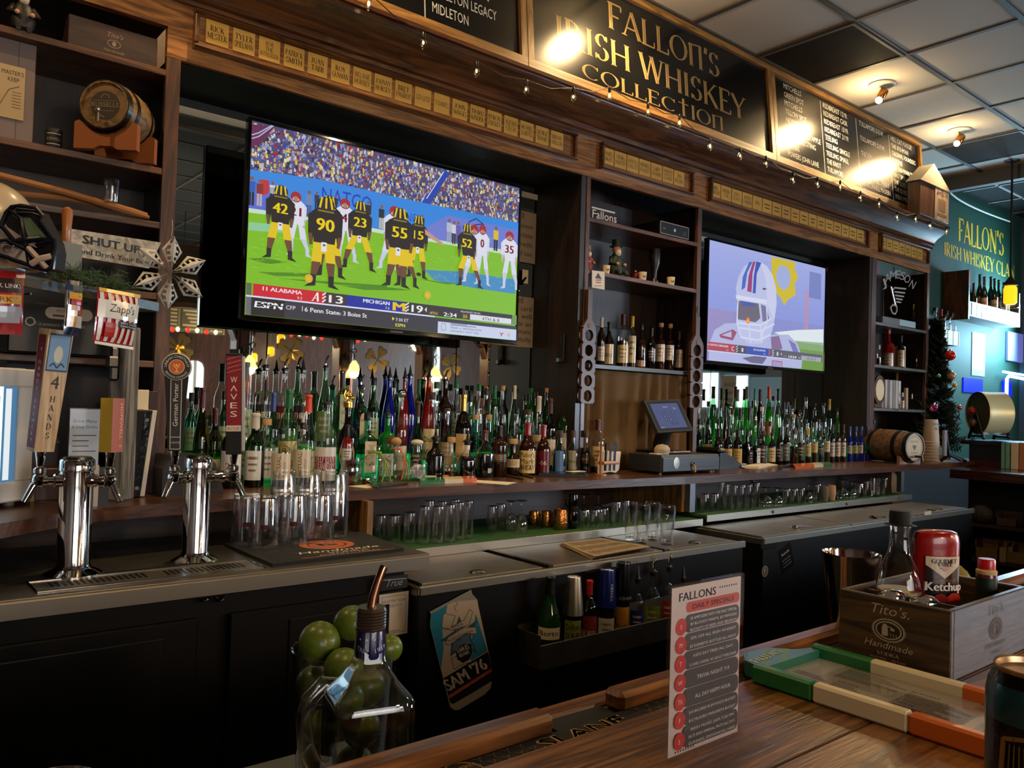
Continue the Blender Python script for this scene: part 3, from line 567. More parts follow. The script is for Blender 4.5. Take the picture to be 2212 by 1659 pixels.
def staff(cx,cy_,fy,top,bot):
 t_,b_=U(cx,cy_),U(cx,fy);h=t_[1]-b_[1];u=h*.12
 A.rect(t_[0]-u*.8,b_[1],u*.7,h*.5,bot);A.rect(t_[0]+u*.1,b_[1],u*.7,h*.5,bot,up=False);A.poly([(t_[0]-u,b_[1]+h*.45),(t_[0]+u,b_[1]+h*.45),(t_[0]+u*1.1,b_[1]+h*.82),(t_[0]-u*1.1,b_[1]+h*.82)],top);A.circ(t_[0],b_[1]+h*.92,u*.6,'8a5a48',ry=h*.07)
A.poly([U(150,460),U(205,470),U(205,560),U(110,600)],'c23038')
for s_ in((82,435,650,'2a5ab8','101828'),(140,458,655,'8a2430','b8b4c0'),(232,475,640,'dcdce4','22242c'),(497,540,735,'6f86b8','4a5a90'),(552,548,690,'30344a','20242c'),(690,575,700,'2a2c3a','20242c'),(925,615,800,'23262e','b0a890'),(1020,645,820,'1f222c','c8c0a0'),(1315,715,860,'2a2c34','6a6870'),(1510,745,920,'b8c0d0','a8a8b8'),(1545,760,930,'d0d4e0','22242c'),(1575,765,930,'6a5ab0','6a5a90'),(1848,800,980,'e0c030','141820')):staff(*s_)
for k in range(4):A.line([U(212+11*k,520),U(212+11*k,585)],.0022,'14141a',up=k==0)
for args in((400,550,420,1020,'21','w'),(755,600,765,1060,'4','w'),(1690,790,1665,1215,'','w'),(1750,790,1745,1230,'0','w',.8),(1945,838,1945,1262,'35','w'),(1110,655,1065,1120,'','w')):player(*args)
player(290,505,275,1045,'42','m',1.1);player(865,620,845,1120,'23','m',1.05,stance=1.5);player(640,580,640,1175,'','m',1.0);player(1285,725,1265,1180,'15','m',1.,arm=1);player(1170,680,1195,1245,'','m',.9)
player(615,590,580,1250,'90','m',1.12,stance=.7);player(1150,670,1115,1245,'55','m',1.15,stance=.7);player(1635,785,1650,1245,'52','m',1.0,stance=1.4)
A.circ(*U(1280,1150),.012,'2a1c18',ry=.008)
for p in((485,1180),(1345,1300)):A.circ(*U(*p),.017,'d8b830');A.circ(*U(*p),.009,'f0b838')
zs=U(80,1215)[1];zm=U(80,1303)[1];hh=zs-zm
X_=lambda cx:U(cx,1320)[0]
A.rect(x0,zm,.02,hh,'5a6a50');A.rect(X_(80),zm,X_(600)-X_(80),hh,'d3142c');A.rect(X_(600),zm,X_(760)-X_(600),hh,'3f3034');A.rect(X_(760),zm,X_(1200)-X_(760),hh,'0c2aa0');A.rect(X_(1170),zm,X_(1960)-X_(1170),hh,'2e2a34');A.rect(X_(1960),zm-.0,x1-X_(1960),hh,'6f9a50')
A.rect(x0,zm-.006,X_(1400)-x0,.006,'dfe6ff')
A.rect(x0,z0,SW,zm-.006-z0,'32323f');A.rect(x0,z0,.02,zm-.006-z0,'6a6a74');A.rect(X_(75),z0,X_(312)-X_(75),zm-.006-z0,'15151c')
A.rect(X_(1425),z0,x1-X_(1425),zm-z0-.022,'cfd8f4')
h2=hh*.42
bt(A,'11 ALABAMA',X_(435),zm+hh*.52,h2*.82,'f4e4e8',w=X_(435)-X_(150),al='r');A.text('9-3',X_(435),zm+hh*.1,h2*.6,'f4e4e8',al='r')
A.text('A',X_(530),zm+hh*.12,hh*.76,'f8f8f8',font='serif',shear=.25);A.text('A',X_(534),zm+hh*.12,hh*.76,'f8f8f8',font='serif',shear=.25)
for k in range(3):A.line([(X_(582),zm+hh*(.1+.3*k)),(X_(608),zm+hh*(.35+.3*k))],.006,'e8e4e4',up=k==0)
bt(A,'13',X_(682),zm+hh*.14,hh*.7,'f8f8f8',w=.058);bt(A,'MICHIGAN',X_(1070),zm+hh*.5,h2*.82,'e8ecf8',w=X_(1070)-X_(880),al='r');A.text('7-5',X_(1070),zm+hh*.1,h2*.6,'e8ecf8',al='r')
bt(A,'M',X_(1140),zm+hh*.1,hh*.8,'f2c81a',w=.055,d=.1)
for k in range(3):A.line([(X_(1186),zm+hh*(.1+.3*k)),(X_(1210),zm+hh*(.35+.3*k))],.006,'e8e4e4',up=k==0)
bt(A,'19',X_(1272),zm+hh*.14,hh*.7,'f8f8f8',w=.054);A.poly([(X_(1325),zm+hh*.5),(X_(1340),zm+hh*.75),(X_(1340),zm+hh*.25)],'f0f0f0')
A.text('RELIAQUEST BOWL',X_(1660),zm+hh*.66,h2*.4,'f0f0f4',w=.11);A.rect(X_(1350),zm,X_(1430)-X_(1350),hh*.5,'3c382c');A.text('4TH',X_(1390),zm+hh*.12,h2*.62,'f0d440',w=.038);bt(A,'2:34',X_(1512),zm+hh*.08,h2*.95,'f8f8f8',w=.068);A.rect(X_(1598),zm+hh*.04,X_(1640)-X_(1598),hh*.5,'5a4c1c');A.text('25',X_(1619),zm+hh*.14,h2*.7,'f0d440',w=.022)
A.rect(X_(1655),zm+hh*.02,X_(1955)-X_(1655),hh*.55,'e0e4f0');A.text('4TH & 8',X_(1805),zm+hh*.1,h2*.8,'20242c',w=.1)
yb=zm-.006;bh=yb-z0
bt(A,'ESPN',X_(195),z0+bh*.46,bh*.36,'f4f8ff',w=.105,shear=.15,d=.08);A.rect(X_(112),z0+bh*.62,.105,.0035,'15151c')
A.text('CFP',X_(357),z0+bh*.52,bh*.24,'f0f0f4',w=.038);A.rect(X_(438),z0+bh*.5,.003,bh*.3,'d8d8e0');bt(A,'6 Penn State',X_(458),z0+bh*.5,bh*.27,'f4f4f8',w=.145,al='l',d=.03);A.text('vs',X_(703),z0+bh*.5,bh*.22,'d0d0d8',w=.022);bt(A,'3 Boise St',X_(738),z0+bh*.5,bh*.27,'f4f4f8',w=.105,al='l',d=.03)
A.poly([(X_(1093),z0+bh*.5),(X_(1093),z0+bh*.74),(X_(1110),z0+bh*.62)],'f0e43a');A.text('7:30 ET',X_(1118),z0+bh*.5,bh*.2,'f4f4f8',w=.062,al='l');bt(A,'ESPN',X_(1118),z0+bh*.16,bh*.2,'f2ea3a',w=.046,al='l',d=.03)
A.rrect(X_(1450),z0+bh*.2,.024,bh*.46,.006,'4a5a80');A.rrect(X_(1453),z0+bh*.23,.020,bh*.40,.005,'dfe6fa');A.ring(X_(1469),z0+bh*.43,.005,.0012,'4a5a80',ry=.009)
A.text('TEXAS  vs  ARIZONA STATE',X_(1515),z0+bh*.38,bh*.13,'4a5470',w=.17,al='l');A.text('WEDNESDAY 1 PM ET  ESPN',X_(1515),z0+bh*.17,bh*.11,'4a5470',w=.155,al='l')
for k in(0,1):A.rect(X_(1515),z0+bh*(.6+.09*k),.14-.05*k,.003,'5a6484')
A.line([(X_(1872),z0+bh*.42),(X_(1885),z0+bh*.36),(X_(1900),z0+bh*.42)],.004,'c23a24');A.line([(X_(1885),z0+bh*.36),(X_(1885),z0+bh*.2)],.006,'c23a24');A.line([(X_(1938),z0+bh*.14),(X_(1938),z0+bh*.44)],.004,'d8b43a');A.line([(X_(1928),z0+bh*.44),(X_(1932),z0+bh*.3),(X_(1944),z0+bh*.3),(X_(1948),z0+bh*.44)],.003,'d8b43a')
bw(mb,'screen',tv1,0)
x0,x1,z0,z1=3.833,5.118,1.71,2.411;SW,SH=x1-x0,z1-z0
mb,A=wallart(TY,SCREEN);U=lambda cx,cy_:(lambda p:(p.x,p.z))(onY(1480+cx/3.95,500+cy_/3.95,TY));X_=lambda cx:U(cx,800)[0]
A.up()
nx_,nz_=26,16
def bg(u,v):
 c=Vector((.47,.53,.86)).lerp(Vector((.66,.70,.93)),v)
 if v<.34 and u>.55:c=Vector((.42,.60,.22)).lerp(Vector((.70,.78,.78)),max(0,(v-.14)/.2))
 if v<.42 and u<.25:c=c.lerp(Vector((.72,.48,.58)),.35)
 if .3<v<.44 and u>.2:c=c.lerp(Vector((.55,.55,.78)),.5)
 if .8<u<.86 and .3<v<.75:c=c.lerp(Vector((.85,.55,.62)),.55)
 if .84<u<.95 and .7<v<.92:c=c.lerp(Vector((.35,.40,.66)),.5)
 return tuple(x**2.2 for x in c)
for i in range(nx_):
 for j in range(nz_):
  mb.add([A.f(x0+SW*(i+a)/nx_,z0+SH*(j+b)/nz_,A.h)for a,b in((0,0),(1,0),(1,1),(0,1))],[(0,1,2,3)],SCREEN,bg((i+.5)/nx_,(j+.5)/nz_))
A.poly([clip(U(*p))for p in[(735,215),(940,262),(935,320),(965,390),(935,450),(945,540),(880,580),(845,630),(810,560),(740,500)]],'d8c22c');A.circ(*U(838,392),.082,'a9b6e6',ry=.078)
A.poly([clip(U(*p))for p in[(760,860),(960,840),(1180,835),(1178,950),(900,930)]],'e8f2f6')
A.poly([clip(U(*p))for p in[(205,960),(250,840),(340,785),(450,780),(700,880),(880,880),(960,960),(1000,1090),(990,1170),(200,1110)]],'b7bce8')
A.poly([clip(U(*p))for p in[(730,900),(800,890),(830,1000),(740,1040)]],'8a6a98');A.poly([clip(U(*p))for p in[(880,920),(940,960),(985,1080),(940,1080)]],'7a78b8')
A.poly([U(290,880),U(405,835),U(440,860),U(405,930),U(300,905)],'a04468');A.poly([U(310,885),U(395,850),U(395,905)],'b7bce8')
A.poly([U(485,1080),U(720,1040),U(660,1130),U(560,1120)],'6a6488')
hel=[(440,560),(432,480),(455,390),(500,300),(560,258),(640,255),(700,300),(745,370),(775,480),(780,620),(760,760),(740,860),(650,960),(540,960),(470,900),(440,780)]
A.poly([U(*p)for p in hel],'c3c9f0');A.poly([U(*p)for p in[(640,258),(700,300),(745,370),(775,480),(780,620),(760,760),(700,620),(690,420)]],'d2d6f6')
A.poly([U(*p)for p in[(545,262),(575,258),(530,350),(510,480),(480,500),(490,390)]],'4a6ac8');A.poly([U(*p)for p in[(578,258),(600,256),(575,350),(565,520),(528,510),(540,380)]],'a03a78');A.poly([U(*p)for p in[(605,256),(650,266),(610,360),(600,530),(575,525),(585,380)]],'3a56b8')
A.poly([U(*p)for p in[(430,540),(700,585),(690,620),(436,575)]],'dfe2fa');A.poly([U(*p)for p in[(440,590),(625,615),(640,740),(600,775),(450,750)]],'6e6678');A.poly([U(*p)for p in[(470,590),(600,612),(590,640),(490,635)]],'4a5ab0');A.poly([U(*p)for p in[(645,620),(690,640),(720,760),(660,770)]],'7a78a0')
for q in([(440,780),(640,800),(740,740)],[(450,820),(640,850),(760,790)],[(470,900),(620,930),(730,880)],[(540,780),(560,950)],[(640,790),(650,950)],[(690,600),(700,760),(650,900)],[(450,590),(440,780),(475,900)]):A.line([U(*p)for p in q],.012,'dadef8')
A.poly([U(655,480),U(700,490),U(670,500)],'2a3050');A.circ(*U(535,760),.02,'f0802a');A.circ(*U(535,765),.011,'ffb43a')
zs=U(205,940)[1];zm=U(205,1012)[1];hh=zs-zm
A.rect(X_(195),zm,X_(430)-X_(195),hh,'b03048');A.rect(X_(430),zm,X_(525)-X_(430),hh,'4a4050');A.rect(X_(525),zm,X_(735)-X_(525),hh,'2a4ab0');A.rect(X_(735),zm,X_(1175)-X_(735),hh,'5a5868');A.rect(X_(995),zm,X_(1165)-X_(995),hh*.6,'a8aab8');A.rect(X_(195),zm-.006,X_(900)-X_(195),.006,'d8dcf8')
bt(A,'11 SOUTH CAROLINA',X_(372),zm+hh*.55,hh*.26,'e8d8e0',w=.2,al='r');A.text('9-3',X_(372),zm+hh*.12,hh*.24,'e8d8e0',al='r');bt(A,'C',X_(410),zm+hh*.2,hh*.6,'e8c8d0');bt(A,'0',X_(492),zm+hh*.2,hh*.55,'f4f4f8');bt(A,'20 ILLINOIS',X_(688),zm+hh*.55,hh*.26,'d8e0f8',w=.13,al='r');A.text('9-3',X_(688),zm+hh*.12,hh*.24,'d8e0f8',al='r');A.text('I',X_(722),zm+hh*.1,hh*.8,'d85a38',font='serif',bold=2.2);bt(A,'0',X_(792),zm+hh*.2,hh*.55,'f4f4f8');A.poly([(X_(820),zm+hh*.5),(X_(828),zm+hh*.7),(X_(828),zm+hh*.3)],'f0f0f0')
A.text('1ST',X_(858),zm+hh*.12,hh*.24,'c8a080',w=.035);bt(A,'14:54',X_(920),zm+hh*.1,hh*.36,'f4f4f8',w=.09);A.text('18',X_(978),zm+hh*.14,hh*.26,'d8d0b0',w=.024);A.text('1ST & 10',X_(1080),zm+hh*.12,hh*.34,'30323c',w=.11)
for k in range(3):
 for xx in(445,752):A.line([(X_(xx-8),zm+hh*(.1+.3*k)),(X_(xx+8),zm+hh*(.32+.3*k))],.005,'e8e4e4')
A.rect(X_(745),U(745,1160)[1],.12,.045,'c8506a');A.rect(X_(752),U(745,1153)[1],.105,.034,'a0a0d0')
bw(mb,'screen',tv2,0)

# boards leaning on the cornice
BB,BV=Vector((0,2.775,2.93)),Vector((0,.06,.615)).normalized();BN=Vector((1,0,0)).cross(BV)
CHALK=attr_mat('board_print',rough=.22,coat=.0,spec=.55)
def bUV(px,py):p=onP(px,py,BB,BN);return(p.x,(p-BB).dot(BV))
def board(label,x0,x1,paint,h=.618):
 t=thing('menu_board',label,'sign',((x0+x1)/2,BB.y,BB.z));b=MB();f=plane(BB,(1,0,0),BV)
 def bar(u0,v0,u1,v1,d,m):b.add([f(u,v,hh)for hh in(-.02,d)for v in(v0,v1)for u in(u0,u1)],[(0,1,3,2)[::-1],(4,5,7,6),(0,1,5,4),(2,6,7,3),(0,4,6,2),(1,3,7,5)],m)
 for u0,v0,u1,v1,m in((x0,-.03,x1,.05,FRAME),(x0,h-.035,x1,h,FRAME),(x0,.05,x0+.035,h-.035,FRAMEV),(x1-.035,.05,x1,h-.035,FRAMEV)):bar(u0,v0,u1,v1,.018,m)
 bw(b,'frame',t,0);b=MB();a=Art(b,f,CHALK);a.rect(x0+.03,.03,x1-x0-.06,h-.06,'0d0d0e');paint(a,x0,x1,h);bw(b,'face',t,0);return t
GOLDT='a08450'
def p_sign(a,x0,x1,h):
 for t,p0,p1,top,bold in(("FALLOn'S",(1312,58),(1556,170),(1312,3),1.),('IRISH WHISKEY',(1198,87),(1612,262),(1203,31),1.),('COLLEC',(1256,163),(1462,245),(1260,134),.85),('tIOn',(1463,246),(1566,285),(1468,217),.85)):
  u0,v0=bUV(*p0);u1,v1=bUV(*p1);hh=bUV(*top)[1]-v0
  a.text(t,u0,(v0+v1)/2,hh,GOLDT,w=u1-u0,al='l',font='serif',bold=bold)
  a.text(t,u0+hh*.02,(v0+v1)/2,hh*1.0,'7c6640',w=(u1-u0)*.998,al='l',font='serif',bold=bold*.45)
def cols(a,h,data,lh,ch):
 for u,v,w1,lines in data:
  for i,t in enumerate(lines):
   if t:a.text(t,u,v-i*lh,ch,'d8d4c6',w=min(w1,ch*.62*len(t)),al='l')
def p_list(a,x0,x1,h):
 c=[bUV(1692,178)[0],bUV(1777,222)[0],bUV(1855,262)[0],bUV(1924,302)[0]];v=bUV(1692,190)[1];lh=(v-bUV(1668,341)[1])/9;ch=lh*.66
 d=[bUV(1771,218)[0],bUV(1848,258)[0],bUV(1919,296)[0]]
 for u in d:a.rect(u,.06,.006,h-.12,'b8b4a6')
 cols(a,h,[(c[0],v,d[0]-c[0]-.03,['MITCHELLS','GREEN SPOT','MITCHELLS','YELLOW SPOT','PADDY OLD',"PADDY DEVIL'S APPLE",'PADDY BEE STING','POWERS','POWERS JOHN LANE','POWERS SIGNATURE']),(c[1],v,d[1]-c[1]-.03,['REDBREAST 12YR','REDBREAST CASK','REDBREAST 15YR','REDBREAST 21YR','TEELING','TEELING SINGLE','TEELING SMALL','THE KNOT','TULLAMORE']),(c[2],v,d[2]-c[2]-.03,['TULLAMORE D.E.W.','','TULLAMORE D.E.W.','','THE DEW','','TYRCONNELL','TYRCONNELL SHERRY','TYRCONNELL MADEIRA','TYRCONNELL PORT']),(c[3],v,x1-c[3]-.07,['HELL CAT MAGGIE','THE IRISHMAN','ORIGINAL FOUNDERS','RESERVE','THE IRISHMAN SINGLE','MALT SMALL BATCH','THE QUIET MAN','THE QUIET MAN 8YR','IRISH MIST'])],lh,ch)
def p_first(a,x0,x1,h):
 u,v=bUV(934,25);a.text('MIDLETON',u,v,.047,'d8d4c6',w=bUV(1012,52)[0]-u,al='l');u2=bUV(1073,51)[0];a.text('MIDLETON LEGACY',u,v+.075,.047,'d8d4c6',w=u2-u,al='l')
 a.text('MIDLETON',u,v+.15,.047,'d8d4c6',w=.3,al='l');a.rect(bUV(917,43)[0],.06,.006,h-.12,'b8b4a6')
xa=[1.2,bUV(1136,105)[0],bUV(1668,270)[0],bUV(1992,400)[0]]
board('black whiskey list board reading MIDLETON, cut off by the picture top',xa[0],xa[1]-.004,p_first)
board("big black sign with gold letters FALLON'S IRISH WHISKEY COLLECTION in pine frame",xa[1],xa[2]-.004,p_sign)
board('black whiskey list board in four columns, beside the gold lettered sign',xa[2],xa[3],p_list)
# name plates in their frames
READ={0:[('RICK','MESTER'),('TYLER','SPIELMAN'),('BOB','THE','BOTTLESELLER'),('PATRICK','SMITH'),('JUAN','TABB'),('ROY','GUNMAN'),('MELANIE','HURNEY'),('JOHNNY','HORSEY'),('BRET','VONGERICHT'),('GSY-LUTZ',),('T DAWES',),('JOHN','MANGES'),('THOMAS','KINDER'),('BYRON','ENDSLEY'),('ALEXIA','CECH'),('MICHAEL','SCHEFFEL'),('GEORGE','"THE ROOKIE"'),('BRIAN','HIXSON')],1:[('DANIEL','LAKAS'),('CRAIG','VONLETTEN'),('SHAUNA','SCHLETTE'),('MERIEL','HULQUEST'),('GARY','"DO WORK"'),('MADISON','"DUTCH"','COOPER'),('JIM','WESLING')],2:[('MIKE','GARDNER'),('DEREK','COX'),('DAVE','LEACH'),('KEVIN','ZANDER'),('TITO',)],3:[]}
INK=attr_mat('brass_print',rough=.38)
PLACE=['long frame above the big football television','short frame above the central shelves','long frame above the helmet television','short frame above the neon sign shelves']
for k,(fx0,fx1,pa,pb,n)in enumerate(((.855,2.64,443,1223,18),(2.812,3.525,1306,1483,7),(3.68,5.475,1541,1872,17),(5.66,6.425,1909,1999,7))):
 t=thing('name_plaque','moulded oak '+PLACE[k]+', holding the brass name plates','frame',((fx0+fx1)/2,2.8,2.655));zb,zt=2.588,2.722;m=CROWN
 b=MB();pf=lambda s:[(2.80,0),(2.776,0),(2.768,.006*s),(2.772,.012*s),(2.784,.016*s),(2.788,.02*s),(2.80,.02*s)]
 b.sweep([(y,zb+z)for y,z in pf(1)],fx0,fx1,m);b.sweep([(y,zt+z)for y,z in pf(-1)][::-1],fx0,fx1,m)
 for xx,sg in((fx0,1),(fx1,-1)):b.box((xx,2.772,zb+.018),(xx+sg*.014,2.8,zt-.018),m,.003)
 bw(b,'moulding',t,0);bw(MB().box((fx0+.012,2.792,zb+.018),(fx1-.012,2.7995,zt-.018),SOFFIT),'back_panel',t,0)
 X0,X1=onY(pa,100,2.79).x,onY(pb,250,2.79).x;p=(X1-X0)/n;w=p*(.84 if k==0 else .93)
 for i in range(n):
  xx=X0+p*i;mb=MB().box((xx,2.789,2.622),(xx+w,2.7925,2.704),BRASS);a=Art(mb,plane((0,2.789,0),(1,0,0),(0,0,1)),INK,h0=.0002);L=READ[k][i]if i<len(READ[k])else None
  if L:
   hh=.020 if len(L)<3 else .015
   for j,s in enumerate(L):a.text(s,xx+w/2,2.663+(len(L)/2-1-j)*hh*1.3+.002,hh,'33210a' if i%4!=2 else '5a4018',w=min(w*.86,serif(s)[2]*hh*.85),font='serif',bold=1.15)
  else:
   for j in range(2):a.rect(xx+w*(.2+.05*j),2.668-.022*j,w*(.6-.1*j),.007,'5a4018')
  tag(mb.build('name_plate',smooth=0),f'brass name plate, {ORD[i]} from the left in the '+PLACE[k],'name plate','brass plates in the '+PLACE[k])
# string of clear bulbs along the cornice
bl=[(797,3),(915,88),(1030,150),(1137,190),(1239,207),(1317,205),(1400,240),(1468,264),(1534,315),(1599,336),(1655,353),(1713,388),(1766,398),(1815,405),(1859,428),(1899,442),(1938,471),(1978,475),(2010,490),(2045,502)]
t=thing('string_light','string of clear faceted bulbs hung along the cornice','string lights',(1.5,2.63,2.9));cord=[]
BY=2.635
for i,(px,py)in enumerate(bl):
 p=onY(px,py-9,BY)
 if cord:q=cord[-1];mdl=(q+p)/2;mdl.z+=-.012;cord+=[mdl]
 cord.append(p+Vector((0,0,.016)))
bw(MB().tube(cord,.0022,M('cord_brown','2a2018',.6),5),'cord',t)
for i,(px,py)in enumerate(bl):
 p=onY(px,py-9,BY);lit=i in(0,5,7,8)
 s=bw(MB().lathe([(.0065,0),(.0075,.004),(.0075,.02),(.004,.026)],BLK,tuple(p-Vector((0,0,.006))),10),'socket',t)
 bw(MB().lathe([(.0045,0),(.011,-.008),(.0145,-.018),(.0125,-.03),(.006,-.042),(.0005,-.047)],STRING,tuple(p-Vector((0,0,.006))),8),'bulb',t,0)
 bw(MB().ball(tuple(p-Vector((0,0,.024))),.0042 if not lit else .0055,WBULB,8,6,sz=1.8),'filament',t)
# ceiling spot lamps
def spot(label,x,y,aim,power,hide=False):
 t=thing('spot_lamp',label,'ceiling lamp',(x,y,CEIL));P=Vector((x,y,CEIL))
 bw(MB().lathe([(.001,-.012),(.075,-.012),(.082,-.006),(.082,-.001)],M('lamp_white','c4beae',.4),tuple(P),28),'ceiling_plate',t)
 d=(Vector(aim)-P).normalized();h=P+Vector((0,0,-.075));bw(MB().tube([P+Vector((0,0,-.01)),P+Vector((.012,0,-.03)),h],.008,M('lamp_white')),'swivel_arm',t)
 rot=d.to_track_quat('Z','Y').to_matrix().to_4x4();T=Matrix.Translation(h)@rot
 bw(MB().lathe([(.0005,-.045),(.024,-.043),(.027,-.03),(.027,.01),(.022,.022)],COPPER,T=T,seg=18,cap=False),'lamp_can',t)
 bw(MB().ball((0,0,.034),.021,BULB,14,10,T=T),'bulb',t);lamp('bulb_glow','POINT',tuple(h+d*.075),power*.1,WARM,shadow_soft_size=.02)
 lamp('spot_beam','SPOT',tuple(h+d*.062),power,WARM,aim,spot_size=R(125),spot_blend=.7,shadow_soft_size=.02)
spot('ceiling spot lamp nearer the whiskey list board, lit',5.067,2.507,(4.8,2.75,2.9),60)
spot('ceiling spot lamp farther along, near the second vent, lit',6.29,2.52,(5.9,2.75,2.9),50)
spot('ceiling spot lamp over the gold lettered sign, just above the picture',2.9,2.45,(2.9,2.75,2.8),60)
spot('ceiling spot lamp over the first whiskey list board, above the picture',1.10,2.35,(1.2,2.75,2.8),60)
spot('ceiling spot lamp over the tap tower corner, above the picture',-.45,2.05,(.2,2.6,2.0),40)

# bottles
PROF={'liq':[(.9,0),(1,.02),(1,.56),(.96,.62),(.78,.68),(.5,.735),(.36,.79),(.33,.96),(.39,.965),(.39,1)],'sq':[(.95,0),(1,.015),(1,.6),(.94,.65),(.6,.7),(.36,.74),(.31,.8),(.31,.97),(.36,.975),(.36,1)],'wine':[(.95,0),(1,.02),(1,.55),(.95,.61),(.72,.67),(.46,.72),(.39,.78),(.36,.96),(.41,.965),(.41,1)],'burg':[(.95,0),(1,.02),(1,.42),(.95,.49),(.78,.58),(.56,.68),(.42,.78),(.36,.9),(.36,.97),(.41,.975),(.41,1)],'dome':[(.96,0),(1,.015),(1,.6),(.97,.65),(.84,.695),(.6,.72),(.4,.735),(.34,.76),(.33,.97),(.37,.975),(.37,1)],'squat':[(.88,0),(.98,.04),(1,.12),(1,.46),(.96,.54),(.82,.62),(.55,.69),(.38,.74),(.33,.8),(.32,.96),(.4,.965),(.4,1)],'bell':[(.96,0),(1,.02),(1,.3),(.93,.42),(.76,.56),(.5,.7),(.34,.8),(.29,.9),(.29,1)],'syrup':[(.9,0),(1,.02),(1,.44),(.9,.54),(.66,.68),(.44,.8),(.34,.88),(.33,.97),(.4,.975),(.4,1)],'slim':[(.95,0),(1,.015),(1,.68),(.9,.73),(.6,.78),(.46,.83),(.42,.97),(.48,.975),(.48,1)],'horn':[(.8,0),(.9,.02),(1,.3),(.82,.42),(.7,.5),(.78,.6),(.6,.74),(.36,.84),(.32,1)],'orb':[(.6,0),(.86,.06),(1,.2),(1,.36),(.9,.5),(.66,.6),(.4,.67),(.33,.73),(.33,.97),(.42,.975),(.42,1)]}
SQ={'sq':.55,'squatsq':.5}
CAPC={'black':BLK,'red':M('cap_red','8c1218',.35),'cream':M('cap_cream','c9bfae',.5),'cork':CORK,'gold':GOLD,'green':M('cap_green','1c6b38',.4),'teal':M('cap_teal','4a8f86',.4),'brown':M('cap_brown','3b1e12',.45),'orange':M('cap_orange','d0401c',.35),'blue':M('cap_blue','2b3f8c',.35),'white':WHITEP,'yellow':M('cap_yellow','c9a020',.4),'steel':CHROME,'grey':GREYP,'wax':M('wax_red','8a0f1c',.25,coat=.5),'maroon':M('cap_maroon','4a1016',.35),'dkgreen':M('cap_dkgreen','14301c',.4)}
LIQ={'w':WHISK,'d':DARKL,'r':REDL,'g':GRNL,'c':CREAML}
GL={'c':GLASS,'g':GLASSG,'y':GLASSY,'t':GLASST,'p':GLASSP,'b':GLASSB,'r':GLASSR,'k':GLASSD,'n':GLASSBR,'e':GLASSEM,'G':GLASSGD}
placed=[]
def solve(px,ztop_px,wpx,Y,lo,hi):
 for shrink in(1,.92,.84,.76,.68,.6):
  for dy in sorted([k*.012 for k in range(-12,13)],key=abs):
   y=Y+dy
   if not lo<=y<=hi:continue
   P=onY(px,900,y);r=wpx/2*dep(P)/F*shrink*.98
   if all(math.hypot(P.x-a,y-b)>r+c+.001 for a,b,c in placed)and y+r<hi+.05:placed.append((P.x,y,r));return P.x,y,r
 P=onY(px,900,Y);r=wpx/2*dep(P)/F*.55;placed.append((P.x,Y,r));return P.x,Y,r
